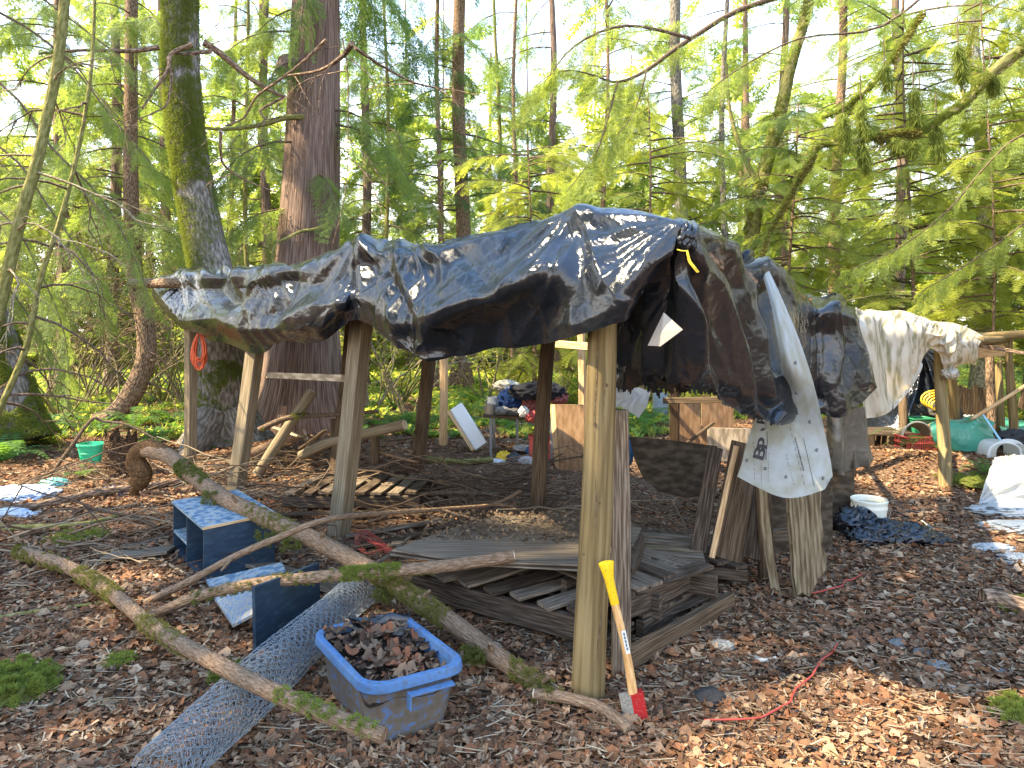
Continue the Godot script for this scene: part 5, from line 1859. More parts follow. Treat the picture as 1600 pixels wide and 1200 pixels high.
	s.sheet(crease(net_points(rows, 90, 60), 90, 60, [[at(1585, 710, 6.5), 3.0, 0.05, 1.0, 0.1], [at(1524, 790, 5.9), 3.0, 0.03, 0.7, 0.3]], 0.06, 0.03, 0.006), 90, 60, 1.4, 0.8)
	single("white_tarp", s, mats["white_plastic"], "wrinkled white plastic sheet over a heap at the right edge", "tarp")
	for e in [[1580, 800, 0.34, 0.1, "lower pale plastic fold trailing below the wrinkled white sheet"], [1590, 826, 0.3, 0.08, "pale plastic scrap pressed into the leaves at the right edge"], [1552, 860, 0.16, 0.04, "thin white plastic strip on the path"], [1595, 878, 0.14, 0.06, "small blue white plastic scrap at the right edge"]]:
		var o := on_ground(e[0], e[1])
		s = Shape.new()
		bundle(s, o + Vector3(0, 0.01, 0), Vector3(e[2] * 0.8, 0.03, e[3] * 1.6), 0.6, 9.0)
		bundle(s, o + Vector3(e[2] * 0.4, 0.0, -e[3]), Vector3(e[2] * 0.5, 0.025, e[3] * 1.2), 0.6, 9.0)
		single("plastic_scrap", s, mats["white_plastic"], e[4], "plastic sheet")


# ---------------------------------------------------------------- the yard: scrap, pallets, tools

func build_yard() -> void:
	build_pallets()
	build_heap()
	build_tools()
	build_logs()
	build_back_things()


func pallet(called: String, label: String, o: Vector3, f: Vector3, s: Vector3, count: int, width: float, height: float, m: String, m2: String, deck := true) -> Node3D:
	# o: front right top corner, f: along the front edge, s: along the slats
	var t := thing(called, o - Vector3(0, height, 0), label, "pallet", "wooden pallets")
	for k in 3:
		var sh := Shape.new()
		var a := o + s * (0.03 + 0.46 * k) - Vector3(0, 0.022 + height * 0.34, 0)
		sh.board(a, a + f, Vector3.UP, height * 0.62, 0.04, Vector3(0, -0.012, 0), 3)
		part("stringer", sh, mats[m2], t)
	for k in count:
		var sh := Shape.new()
		var g := (k + 0.5) / count
		var a := o + f * g + Vector3(0, rng.randf_range(-0.008, 0.006), 0) - s * 0.02
		sh.board(a, a + s * rng.randf_range(0.97, 1.03) + Vector3(0, rng.randf_range(-0.012, 0.012), 0), f.normalized(), width * rng.randf_range(0.9, 1.08), 0.02, Vector3(0, rng.randf_range(-0.012, 0.01), 0), 3)
		part("slat", sh, mats[m if k % 3 else m2], t)
	if deck:
		for k in 4:
			var sh := Shape.new()
			var a := o + f * ((k + 0.4) / 4.0) - Vector3(0, height - 0.012, 0)
			sh.board(a, a + s, f.normalized(), width, 0.018)
			part("slat", sh, mats[m2], t)
	return t


func build_pallets() -> void:
	# front pallet under the grey sheet
	pallet("pallet", "weathered pallet with a deep front board just left of the corner post", at(925, 962, 3.12), at(640, 888, 3.86) - at(925, 962, 3.12), Vector3(0.8, 0.05, -0.5), 7, 0.105, 0.2, "weathered", "weathered_dark")
	# right pallet, its edge runs away from the axe
	pallet("pallet", "dark open pallet running back to the right behind the axe", at(966, 935, 3.16), at(1090, 880, 3.72) - at(966, 935, 3.16), Vector3(-0.5, 0.0, -0.62), 6, 0.1, 0.17, "weathered", "weathered_dark")
	pallet("pallet", "low mouldering pallet under the leaning dark boards", at(1172, 886, 4.02), at(1010, 862, 4.3) - at(1172, 886, 4.02), Vector3(-0.25, 0.02, -0.6), 6, 0.1, 0.12, "weathered_dark", "weathered_dark")
	pallet("pallet", "broken pallet lying at the back between the thick left post and dark post", at(655, 770, 5.7), Vector3(-1.22, 0, 0.02), Vector3(0.08, 0, -0.75), 8, 0.1, 0.16, "weathered", "weathered_dark")
	# slatted deck under the dark curved panel
	var t := thing("slat_deck", at(1050, 850, 4.4), "row of pale worn slats on the floor under the dark curved panel", "deck")
	for k in 5:
		var s := Shape.new()
		s.board(at(1000 - k * 3, 836 + k * 9, 4.5 - 0.12 * k), at(1094 + k * 2, 842 + k * 9.5, 4.4 - 0.12 * k), Vector3(0, 0, 1), 0.075, 0.022)
		part("slat", s, mats["weathered" if k != 2 else "rotten"], t)
	# joists on the ground at the right of the axe
	board_thing("timber", "thick wet timber lying along the outer side of the open pallet", "timber", on_ground(976, 1050) + Vector3(0, 0.05, 0), on_ground(1142, 952) + Vector3(0, 0.05, 0), Vector3.UP, 0.1, 0.05, "dark_post", Vector3.ZERO, "timbers on the ground")
	board_thing("timber", "dark timber inside the open pallet, parallel to the outer one", "timber", on_ground(1000, 1000) + Vector3(0, 0.05, 0), on_ground(1110, 930) + Vector3(0, 0.05, 0), Vector3.UP, 0.1, 0.05, "weathered_dark", Vector3.ZERO, "timbers on the ground")
	# grey layered sheet covered with crumbs, on the front pallet
	t = thing("rotten_sheet", at(780, 860, 3.9), "grey delaminating plywood sheet strewn with crumbs on the front pallet", "plywood")
	for k in 3:
		var s := Shape.new()
		var y := 0.012 * k
		var out := [at(610, 866, 3.62), at(700, 834, 4.1), at(775, 812, 4.45), at(880, 812, 4.5), at(1000, 832, 4.1), at(992, 858, 3.85), at(980, 886, 3.5), at(905, 890, 3.36), at(760, 884, 3.42), at(680, 876, 3.5)]
		for i in out.size():
			out[i] += Vector3(rng.randf_range(-0.02, 0.02), y, rng.randf_range(-0.02, 0.02))
		s.slab(out, Vector3.UP, 0.009, Vector3(0.4, 0, 0), Vector3(0, 0, 1))
		part("ply", s, mats["weathered" if k != 1 else "weathered_dark"], t)
	var spots := []
	var cols := []
	for i in 1600:
		var q := Vector3(rng.randf_range(-0.55, 0.72), 0, rng.randf_range(-4.4, -3.5))
		if absf(q.x - 0.1) * 0.6 + absf(q.z + 4.0) > 0.72:
			continue
		q.y = at(780, 860, 3.9).y + 0.085 - (q.z + 3.9) * 0.02
		spots.append(upright(q, rng.randf_range(0.006, 0.02), 0.8))
		cols.append(Color(0.24, 0.165, 0.1) * rng.randf_range(0.3, 0.9))
	scatter("crumbs", leafy["leaf"][1], mats["dead_leaf"], spots, t, cols).set_meta("kind", "stuff")
	# curling dark edge at its right end
	var rows := [[at(1000, 832, 4.1), at(986, 860, 3.7), at(975, 884, 3.42)], [at(1008, 840, 4.05), at(1000, 868, 3.64), at(988, 890, 3.36)], [at(1006, 866, 4.0), at(996, 890, 3.6), at(978, 908, 3.34)]]
	var s := Shape.new()
	s.sheet(net_points(rows, 14, 8), 14, 8, 0.4, 0.2)
	part("curled_edge", s, mats["weathered_dark"], t)

	# leaning boards at the right
	var lean := [
		[1090, 862, 4.15, 1118, 700, 4.5, 0.10, 0.03, "weathered_dark", "blackened board, leftmost of those leaning right of the slats"],
		[1112, 872, 4.05, 1150, 698, 4.4, 0.035, 0.03, "fresh_wood", "narrow tan batten leaning against the black boards"],
		[1132, 874, 4.12, 1166, 694, 4.46, 0.2, 0.03, "dark_post", "wide black board leaning just right of the tan batten"],
		[1168, 872, 4.15, 1186, 700, 4.45, 0.2, 0.03, "weathered_dark", "black board leaning behind the printed sheet's corner"],
	]
	for e in lean:
		board_thing("leaning_board", e[9], "board", at(e[0], e[1], e[2]), at(e[3], e[4], e[5]), Vector3(1, 0, 0.2), e[6], e[7], e[8], Vector3.ZERO, "leaning boards")
	board_thing("leaning_board", "thin splintered board standing left of the wide rotten one", "board", at(1212, 924, 3.95), at(1192, 760, 4.0), Vector3(1, 0, 0.3), 0.055, 0.03, "rotten", Vector3(-0.015, 0, 0), "leaning boards")
	s = Shape.new()
	var out := [at(1230, 760, 3.95), at(1280, 762, 3.98), at(1279, 800, 3.97), at(1284, 836, 3.95), at(1280, 850, 3.95), at(1289, 866, 3.93), at(1287, 888, 3.92), at(1276, 903, 3.9), at(1262, 932, 3.88), at(1250, 924, 3.87), at(1243, 930, 3.87), at(1238, 900, 3.88), at(1236, 850, 3.9), at(1231, 800, 3.93)]
	s.slab(out, Vector3(0.25, 0.05, 0.97).normalized(), 0.035, Vector3(0, 1, 0), Vector3(1, 0, 0))
	single("leaning_board", s, mats["rotten"], "wide rotten board with broken edge standing under the printed sheet", "board", "leaning boards")
	board_thing("batten", "short grey crosspiece between the two standing rotten boards", "board", at(1198, 838, 4.15), at(1240, 834, 4.15), Vector3.UP, 0.085, 0.03, "weathered")
	# dark panels
	s = Shape.new()
	s.slab([at(984, 682, 5.75), at(1050, 688, 5.75), at(1120, 697, 5.75), at(1116, 772, 5.6), at(1070, 778, 5.55), at(1030, 768, 5.55), at(1006, 748, 5.6), at(992, 718, 5.65)], Vector3(0.05, 0.15, 1).normalized(), 0.03, Vector3(1, 0, 0), Vector3(0, 1, 0))
	single("dark_panel", s, mats["dark_ply"], "dark mouldy plywood panel with curved lower corner at the back", "panel")
	s = Shape.new()
	s.slab([at(1180, 690, 5.9), at(1334, 690, 5.6), at(1335, 818, 5.45), at(1180, 830, 5.3)], Vector3(-0.1, 0.05, 1).normalized(), 0.02, Vector3(1, 0, 0), Vector3(0, 1, 0))
	single("dark_panel", s, mats["dark_ply"], "dark board panel standing behind the rotten boards, left of the bucket", "panel")
	s = Shape.new()
	s.slab([at(1176, 700, 4.75), at(1300, 700, 4.9), at(1300, 872, 4.75), at(1176, 872, 4.6)], Vector3(-0.1, 0.05, 1).normalized(), 0.02, Vector3(1, 0, 0), Vector3(0, 1, 0))
	single("dark_panel", s, mats["dark_ply"], "black plywood panel directly behind the two rotten boards", "panel")
	for e in [[1058, 626, 1094, 694, 8.0, "plywood", "brown plywood sheet standing behind the dark curved panel"], [1096, 628, 1146, 674, 8.2, "plywood", "brown plywood sheet right of the other brown one, crossed by a thin bar"], [1106, 668, 1174, 700, 7.6, "pale_ply", "whitewashed board lying on edge behind the leaning boards"]]:
		s = Shape.new()
		s.slab([at(e[0], e[1], e[4]), at(e[2], e[1] + 2, e[4]), at(e[2], e[3] + 20, e[4]), at(e[0], e[3] + 20, e[4])], Vector3(0, 0, 1), 0.02, Vector3(0, 1, 0), Vector3(1, 0, 0))
		single("plywood_sheet", s, mats[e[5]], e[6], "plywood")
	s = Shape.new()
	s.board(at(1074, 692, 7.3), at(1116, 660, 7.3), Vector3.UP, 0.035, 0.03)
	single("iron_bar", s, mats["dark_post"], "dark bar slanting above the curved panel", "bar")


func build_heap() -> void:
	# scrap heap under the left half of the roof
	var g := "scrap timber of the heap"
	var P := [
		[[402, 742, 7.0], [446, 674, 7.15], [488, 612, 7.3], 0.062, 0.058, "grey_post", "thick post leaning steeply before the great cedar", true],
		[[384, 712, 7.6], [430, 694, 7.6], [476, 676, 7.6], 0.055, 0.05, "log_bark", "short log end beneath the steep leaning post", true],
		[[470, 712, 7.3], [520, 690, 7.2], [632, 664, 6.9], 0.055, 0.06, "grey_post", "sawn round post lying on the heap, its end towards the dark post", true],
		[[586, 728, 7.05], [586, 700, 7.05], [585, 664, 7.05], 0.05, 0.052, "dark_post", "upright stub standing through the heap", false],
		[[522, 742, 7.3], [522, 700, 7.3], [524, 655, 7.3], 0.05, 0.05, "dark_post", "upright stub beside the thick left post", false],
		[[372, 772, 6.35], [450, 765, 6.4], [545, 748, 6.5], 0.045, 0.035, "brown_bark", "long dark log lying in front of the heap", false],
		[[480, 752, 6.6], [560, 735, 6.7], [606, 728, 6.8], 0.03, 0.03, "dark_twig", "thin dark log behind the long one", false],
		[[660, 718, 7.9], [720, 722, 7.8], [770, 718, 7.9], 0.045, 0.035, "mossy_bark", "mossy log on the ground near the table", false],
		[[640, 742, 7.2], [700, 748, 7.0], [760, 742, 7.1], 0.03, 0.025, "brown_bark", "thin brown log between the two dark posts", false],
		[[600, 778, 5.9], [690, 770, 6.0], [780, 772, 6.1], 0.025, 0.02, "dark_twig", "dark stick lying behind the crumb-strewn sheet", false],
	]
	for e in P:
		log_thing("scrap_log", e[6], "log", [at(e[0][0], e[0][1], e[0][2]), at(e[1][0], e[1][1], e[1][2]), at(e[2][0], e[2][1], e[2][2])], e[3], e[4], e[5], 9, e[7], e[7], 0.1, g)
	var br := log_thing("mossy_branch", "dark crooked branch bridging the leaning post and the upright stub", "branch", [at(405, 672, 6.95), at(440, 656, 6.95), at(470, 650, 6.95), at(520, 648, 7.0), at(592, 643, 7.1)], 0.035, 0.018, "dark_twig")
	moss_on(br, smooth_path([at(405, 672, 6.95), at(440, 656, 6.95), at(478, 650, 6.95)], 4), taper(9, 0.035, 0.03), 60, 0.03, "moss_green", Vector3.UP, 0.7)
	var B := [
		[[590, 688, 7.4], [648, 706, 7.35], 0.13, "brown_bark", "reddish brown board on the heap left of the dark post"],
		[[585, 704, 7.2], [652, 722, 7.1], 0.1, "plywood", "second reddish board below the first"],
		[[430, 668, 7.5], [470, 682, 7.4], 0.16, "pale_ply", "pale triangular offcut behind the steep post"],
		[[470, 700, 7.7], [508, 672, 7.7], 0.14, "fresh_wood", "tan plank end propped at the cedar's foot"],
		[[545, 744, 6.3], [650, 768, 6.0], 0.07, "rotten", "pale thin plank slanting over the broken pallet"],
		[[556, 748, 6.5], [700, 752, 6.6], 0.02, "fresh_wood", "long orange lath behind the broken pallet"],
		[[540, 838, 5.0], [690, 812, 5.3], 0.1, "weathered", "grey board lying between the thick left post and the sheet"],
		[[550, 862, 4.7], [640, 840, 4.95], 0.1, "weathered_dark", "dark board below the grey one"],
		[[640, 838, 4.9], [740, 806, 5.2], 0.09, "weathered_dark", "dark board end left of the crumb-strewn sheet"],
		[[590, 880, 4.3], [640, 840, 4.7], 0.03, "weathered", "thin grey splinter over the red cord"],
		[[612, 850, 4.75], [700, 842, 4.8], 0.11, "weathered", "short grey slat touching the sheet's left corner"],
		[[430, 806, 5.55], [660, 796, 5.5], 0.06, "weathered_dark", "long dark board at the broken pallet's foot"],
		[[400, 880, 4.35], [540, 930, 3.9], 0.2, "weathered", "wide grey board lying behind the blue panels"],
		[[330, 880, 4.5], [440, 856, 4.7], 0.05, "weathered_dark", "dark lath behind the blue shelf unit"],
		[[170, 876, 4.5], [270, 858, 4.6], 0.32, "weathered", "flat mossy plywood scrap left of the blue shelf unit"],
		[[600, 690, 7.8], [650, 684, 7.9], 0.1, "dark_post", "dark plank behind the reddish boards"],
	]
	for e in B:
		var a := at(e[0][0], e[0][1], e[0][2])
		var b := at(e[1][0], e[1][1], e[1][2])
		a.y = maxf(a.y, rise(a.x, a.z) + 0.02)
		b.y = maxf(b.y, rise(b.x, b.z) + 0.02)
		board_thing("scrap_board", e[4], "board", a, b, Vector3(0, 0.15, 1), e[2], 0.022, e[3], Vector3(0, -0.005, 0), g)
	# sandy duff heap
	# tangle of red cord beside the thick left post
	var cord := plain("red_cord", lin(0.36, 0.045, 0.028), 0.7)
	var t := thing("cord_tangle", on_ground(570, 868), "tangle of red cord among the boards", "cord")
	for k in 5:
		var pts := []
		for i in 9:
			var a := i * 0.9 + k
			pts.append(on_ground(580 + 26 * cos(a) + k * 3, 860 + 16 * sin(a * 1.2)) + Vector3(0, 0.05 + 0.03 * sin(a * 2.0), 0))
		var s := Shape.new()
		var pp := smooth_path(pts, 4)
		s.tube(pp, taper(pp.size(), 0.0024, 0.0024), 4, true)
		part("strand", s, cord, t)


func build_tools() -> void:
	# ---- splitting axe leaning on the corner post
	var t := thing("axe", on_ground(988, 1118), "splitting axe with yellow grip and red head leaning on the corner post", "axe")
	var lo := at(990, 1090, 2.66)
	var hi := at(949, 878, 2.7)
	var side := Vector3(0.98, 0.18, 0)
	var oval := func(path: Array, ra: Array, rb: Array) -> Shape:
		var s := Shape.new()
		var P := PackedVector3Array()
		for i in path.size():
			var dir: Vector3 = (path[mini(i + 1, path.size() - 1)] - path[maxi(i - 1, 0)]).normalized()
			var x: Vector3 = (side - dir * side.dot(dir)).normalized()
			var y := dir.cross(x)
			for k in 15:
				var a := TAU * (k % 14) / 14.0
				P.append(path[i] + x * cos(a) * ra[i] + y * sin(a) * rb[i])
		s.sheet(P, 15, path.size(), 0.1, 0.9)
		for i in s.uv.size():
			s.uv[i] = Vector2(s.uv[i].y, s.uv[i].x)
		return s
	var path := []
	var ra := []
	var rb := []
	for i in 17:
		var f := i / 16.0
		path.append(lo.lerp(hi, f) + side * 0.006 * sin(f * PI * 1.6))
		ra.append(0.0205 - 0.004 * sin(f * PI) + (0.012 * smoothstep(0.88, 1.0, f)))
		rb.append(0.014 + 0.004 * smoothstep(0.9, 1.0, f))
	var handle: Shape = oval.call(path.slice(0, 12), ra.slice(0, 12), rb.slice(0, 12))
	var stick := part("handle", handle, wood("handle_wood", lin(0.4, 0.21, 0.07), lin(0.55, 0.31, 0.12), lin(0.66, 0.42, 0.2), 0.4, 0.4, 5.0, 0.03), t)
	for i in 17:
		ra[i] += 0.0012
		rb[i] += 0.0012
	path.append(path[16] + (path[16] - path[15]) * 0.12)
	ra.append(0.02)
	rb.append(0.01)
	path.append(path[16] + (path[16] - path[15]) * 0.16)
	ra.append(0.001)
	rb.append(0.001)
	part("grip", oval.call(path.slice(11), ra.slice(11), rb.slice(11)), mottled("grip_yellow", [[0.0, lin(0.3, 0.18, 0.02)], [0.28, lin(0.6, 0.37, 0.015)], [0.5, lin(0.7, 0.44, 0.015)], [1.0, lin(0.74, 0.48, 0.03)]], 0.02, 7.0, 0.45), t)
	var s := Shape.new()
	var lp: Vector3 = path[5].lerp(path[6], 0.3) + Vector3(0, 0, 0.0165) + side * 0.006
	var lq: Vector3 = path[8] + Vector3(0, 0, 0.0165) + side * 0.006
	s.board(lp, lq, side, 0.018, 0.002, Vector3.ZERO, 1, 0.0005)
	part("label", s, plain("label_paper", lin(0.6, 0.6, 0.52), 0.6), stick)
	for k in 5:
		s = Shape.new()
		var c := lp.lerp(lq, 0.15 + 0.16 * k) + Vector3(0, 0, 0.0016)
		s.board(c, c + (lq - lp).normalized() * 0.012, side, 0.007, 0.0006, Vector3.ZERO, 1, 0.0001)
		part("print", s, plain("label_ink", lin(0.08, 0.1, 0.12), 0.6) if not mats.has("label_ink") else mats["label_ink"], stick)
	# head: red poll block and bare steel bit, wedge shaped in section
	var up := (hi - lo).normalized()
	var fw := Vector3(0.15, 0, 1.0)
	var head := func(a: float, b: float, h0: float, h1: float, w0: float, w1: float) -> Shape:
		var so := Shape.new()
		var c := lo - up * 0.03
		var nx := side
		var nz := nx.cross(up).normalized()
		var q := func(x: float, y: float, z: float) -> Vector3: return c + nx * x + up * y + nz * z
		var A := [q.call(a, -h0, -w0), q.call(b, -h1, -w1), q.call(b, h1, -w1), q.call(a, h0, -w0), q.call(a, -h0, w0), q.call(b, -h1, w1), q.call(b, h1, w1), q.call(a, h0, w0)]
		for f in [[0, 1, 2, 3], [4, 5, 6, 7], [0, 1, 5, 4], [3, 2, 6, 7], [0, 3, 7, 4], [1, 2, 6, 5]]:
			var mid: Vector3 = (A[f[0]] + A[f[1]] + A[f[2]] + A[f[3]]) / 4.0
			var nn: Vector3 = (A[f[1]] - A[f[0]]).cross(A[f[3]] - A[f[0]]).normalized()
			if nn.dot(mid - (A[0] + A[6]) / 2.0) < 0: nn = -nn
			so.quad(A[f[0]], A[f[1]], A[f[2]], A[f[3]], nn)
		return so
	part("head", head.call(-0.012, 0.042, 0.048, 0.052, 0.026, 0.022), mottled("axe_red", [[0.0, lin(0.2, 0.02, 0.018)], [0.45, lin(0.36, 0.016, 0.015)], [0.68, lin(0.4, 0.02, 0.018)], [0.76, lin(0.22, 0.12, 0.1)], [1.0, lin(0.25, 0.22, 0.18)]], 0.03, 9.0, 0.5), t)
	part("bit", head.call(-0.058, -0.0115, 0.058, 0.046, 0.002, 0.0235), mottled("steel", [[0.0, lin(0.1, 0.085, 0.06)], [0.5, lin(0.22, 0.2, 0.16)], [1.0, lin(0.36, 0.34, 0.3)]], 0.03, 6.0, 0.5, 0.0), t)

	# ---- blue tote sunk in the litter and filled with soil
	build_tote()
	build_shelves()
	build_wire_roll()

	# ---- white bucket and black bag
	t = thing("bucket", on_ground(1358, 826), "white plastic bucket half full of water behind the black bag", "bucket")
	var c := on_ground(1358, 826)
	var white := plain("bucket_white", lin(0.6, 0.6, 0.5), 0.4)
	s = Shape.new()
	var prof := [[0.0, 0.118], [0.1, 0.124], [0.2, 0.13], [0.205, 0.136], [0.225, 0.137], [0.23, 0.132], [0.255, 0.134], [0.26, 0.139], [0.275, 0.14], [0.28, 0.134], [0.27, 0.128], [0.2, 0.124], [0.12, 0.12]]
	var P := PackedVector3Array()
	for e in prof:
		for k in 33:
			var a := TAU * (k % 32) / 32.0
			P.append(c + Vector3(cos(a) * e[1], e[0] - 0.03, sin(a) * e[1]))
	s.sheet(P, 33, prof.size())
	part("shell", s, white, t)
	s = Shape.new()
	var disc := [c + Vector3(0, 0.2, 0), c + Vector3(0, 0.204, 0)]
	s.tube(disc, [0.12, 0.12], 32, true)
	part("water", s, plain("murky_water", lin(0.22, 0.2, 0.13), 0.08), t)
	s = Shape.new()
	var wire := []
	for k in 13:
		var a := PI * k / 12.0 + 0.2
		wire.append(c + Vector3(cos(a) * 0.143, 0.21 - 0.1 * sin(a), 0.143 * sin(a) + 0.02))
	s.tube(wire, taper(13, 0.0025, 0.0025), 5, false)
	var bail := part("bail", s, mats["steel"], t)
	s = Shape.new()
	s.tube([wire[8], wire[9], wire[10]], [0.008, 0.009, 0.008], 7, true)
	part("grip", s, white, bail)
	s = Shape.new()
	for e in [[1338, 822, 5.15, 0.14, 0.12, 0.14], [1372, 832, 5.0, 0.17, 0.085, 0.15], [1410, 836, 5.0, 0.2, 0.08, 0.14], [1446, 842, 5.0, 0.16, 0.04, 0.1], [1354, 842, 4.9, 0.12, 0.06, 0.1]]:
		bundle(s, at(e[0], e[1], e[2]), Vector3(e[3], e[4], e[5]), 0.5, 4.5)
	single("black_bag", s, mats["black_plastic"], "crumpled black rubbish bag on the leaves before the white bucket", "bag")

	# ---- red cord on the path
	var lines := [
		[[[1100, 1136], [1180, 1133], [1208, 1122], [1236, 1106]], "red cord crossing the bottom edge of the path"],
		[[[1236, 1104], [1245, 1085], [1268, 1066], [1276, 1052], [1284, 1040], [1300, 1028], [1308, 1014]], "red cord snaking up the middle of the path"],
		[[[1264, 934], [1280, 932], [1300, 926], [1316, 922], [1320, 914], [1332, 912], [1346, 904]], "red cord end near the foot of the rotten board"],
		[[[1318, 834], [1322, 812], [1330, 800], [1334, 786]], "red cord hanging down beside the bucket"],
	]
	for e in lines:
		var pts := []
		for q in e[0]:
			pts.append(on_ground(q[0], q[1]) + Vector3(0, 0.028, 0))
		s = Shape.new()
		var pp := smooth_path(pts, 5)
		s.tube(pp, taper(pp.size(), 0.0045, 0.0045), 5, true)
		single("cord", s, mats["red_cord"], e[1], "cord", "red cord pieces")
	# orange cord coil on the outermost post
	t = thing("cord_coil", at(314, 570, 7.75), "orange extension cord coil hanging on the outermost left post", "cord")
	var orange := plain("orange_cord", lin(0.62, 0.1, 0.025), 0.5)
	for k in 14:
		var pts := []
		var w := rng.randf_range(0.05, 0.15)
		var l := rng.randf_range(0.3, 0.45)
		for i in 13:
			var a := TAU * i / 12.0
			pts.append(at(313, 520, 7.75) + Vector3(sin(a) * w * (0.4 + 0.6 * (0.5 - 0.5 * cos(a))) + 0.005 * k - 0.01, -l * (0.5 - 0.5 * cos(a)), 0.008 * k + 0.02))
		s = Shape.new()
		var pp := smooth_path(pts, 2)
		s.tube(pp, taper(pp.size(), 0.0075, 0.0075), 5, false)
		part("loop", s, orange, t)


func build_tote() -> void:
	var y := 0.25
	var F := Vector3(-0.547, 0, -2.43)
	var R := Vector3(-0.189, 0, -2.62)
	var L := Vector3(-0.899, 0, -2.90)
	var c := (R + L) / 2.0
	var ex := (R - F) / 2.0
	var ey := (L - F) / 2.0
	var t := thing("plastic_tote", Vector3(c.x, rise(c.x, c.z), c.z), "muddy blue plastic tote full of soil and dead leaves by the fallen log", "tote")
	# rounded rectangle ring: grow in metres, height
	var ring := func(grow: float, h: float) -> Array:
		var out := []
		var hx := ex.length() + grow
		var hy := ey.length() + grow
		var r := 0.09 + grow * 0.5
		for q in 4:
			var cx: float = (hx - r) * [1, -1, -1, 1][q]
			var cy: float = (hy - r) * [1, 1, -1, -1][q]
			for k in 7:
				var a := PI / 2.0 * (q + k / 6.0)
				var p := ex.normalized() * (cx + r * cos(a)) + ey.normalized() * (cy + r * sin(a))
				out.append(c + p + Vector3(0, h, 0))
		out.append(out[0])
		return out
	var shell := func(list: Array) -> Shape:
		var s := Shape.new()
		var P := PackedVector3Array()
		for e in list:
			P.append_array(PackedVector3Array(ring.call(e[0], e[1])))
		s.sheet(P, 29, list.size(), 1.9, 0.3)
		return s
	var mud := mottled("muddy_blue", [[0.0, lin(0.09, 0.07, 0.05)], [0.58, lin(0.12, 0.1, 0.075)], [0.68, lin(0.11, 0.115, 0.12)], [0.76, lin(0.07, 0.12, 0.24)], [1.0, lin(0.08, 0.17, 0.38)]], 0.012, 3.4, 0.6, 0.1)
	var blue := mottled("tote_blue", [[0.0, lin(0.11, 0.1, 0.085)], [0.3, lin(0.085, 0.13, 0.2)], [0.45, lin(0.078, 0.155, 0.285)], [0.8, lin(0.085, 0.17, 0.31)], [1.0, lin(0.14, 0.2, 0.29)]], 0.02, 3.0, 0.5)
	part("body", shell.call([[-0.06, -0.06], [-0.03, 0.06], [-0.012, y - 0.03]]), mud, t)
	var edge := part("rim", shell.call([[-0.012, y - 0.034], [0.016, y - 0.034], [0.018, y - 0.03], [0.014, y], [0.008, y + 0.004], [-0.012, y + 0.004], [-0.016, y], [-0.022, y - 0.05], [-0.04, y - 0.14]]), blue, t)
	# handle on the near right side
	var mid := (F + R) / 2.0 + Vector3(0, y - 0.05, 0) + (F - L).normalized() * 0.02 + ex.normalized() * 0.03
	var o := (F - L).normalized()
	var a := mid - ex.normalized() * 0.085
	var b := mid + ex.normalized() * 0.1
	var s := Shape.new()
	s.board(a + o * 0.012, b + o * 0.012, o, 0.035, 0.006)
	part("handle", s, blue, edge)
	s = Shape.new()
	s.board(a + Vector3(0, 0.008, 0) + o * 0.014, a - Vector3(0, 0.055, 0) + o * 0.012, o, 0.03, 0.008)
	part("bracket", s, blue, edge)
	# soil with black liner and dead leaves
	s = Shape.new()
	var P := PackedVector3Array()
	for j in 26:
		for i in 20:
			var fx := (i / 19.0 - 0.5) * 2.0 * 0.93
			var fy := (j / 25.0 - 0.5) * 2.0 * 0.95
			var q := c + ex * fx + ey * fy
			P.append(q + Vector3(0, y - 0.07 + 0.05 * (fy * 0.6 + 0.3) + 0.035 * bump.get_noise_2d(q.x * 120.0, q.z * 120.0), 0))
	s.sheet(P, 20, 26)
	part("soil", s, mottled("wet_soil", [[0.0, lin(0.012, 0.009, 0.007)], [0.5, lin(0.05, 0.034, 0.024)], [1.0, lin(0.13, 0.09, 0.06)]], 0.06, 4.0, 0.7, 1.0), t)
	var spots := []
	var cols := []
	for i in 260:
		var fx := rng.randf_range(-0.85, 0.85)
		var fy := rng.randf_range(-0.8, 0.95)
		var q := c + ex * fx + ey * fy + Vector3(0, y - 0.045 + 0.06 * (fy * 0.6 + 0.3), 0)
		spots.append(upright(q, 0.01 + 0.035 * pow(rng.randf(), 2.0), 0.7))
		cols.append([Color(0.2, 0.085, 0.045), Color(0.13, 0.08, 0.05), Color(0.2, 0.13, 0.08), Color(0.06, 0.038, 0.025)][rng.randi() % 4])
	scatter("leaves", leafy["leaf"][2], mats["dead_leaf"], spots, t, cols).set_meta("kind", "stuff")
	var rows := [[], [], []]
	for k in 6:
		var f := k / 5.0
		var q := c + ey * (0.97 - 0.25 * f) + ex * (-0.2 + 1.15 * f)
		rows[0].append(q + Vector3(0, y + 0.02, 0) + ey * 0.1 * (1.0 - f) + ex * 0.1 * f)
		rows[1].append(q + Vector3(0, y + 0.015 - 0.02 * sin(f * 7.0), 0) - ey * 0.08)
		rows[2].append(q + Vector3(0, y - 0.07, 0) - ey * 0.2 - ex * 0.15)
	s = Shape.new()
	s.sheet(crease(net_points(rows, 50, 20), 50, 20, [], 0.03, 0.03, 0.006), 50, 20, 0.5, 0.2)
	part("liner", s, mats["black_plastic"], t)


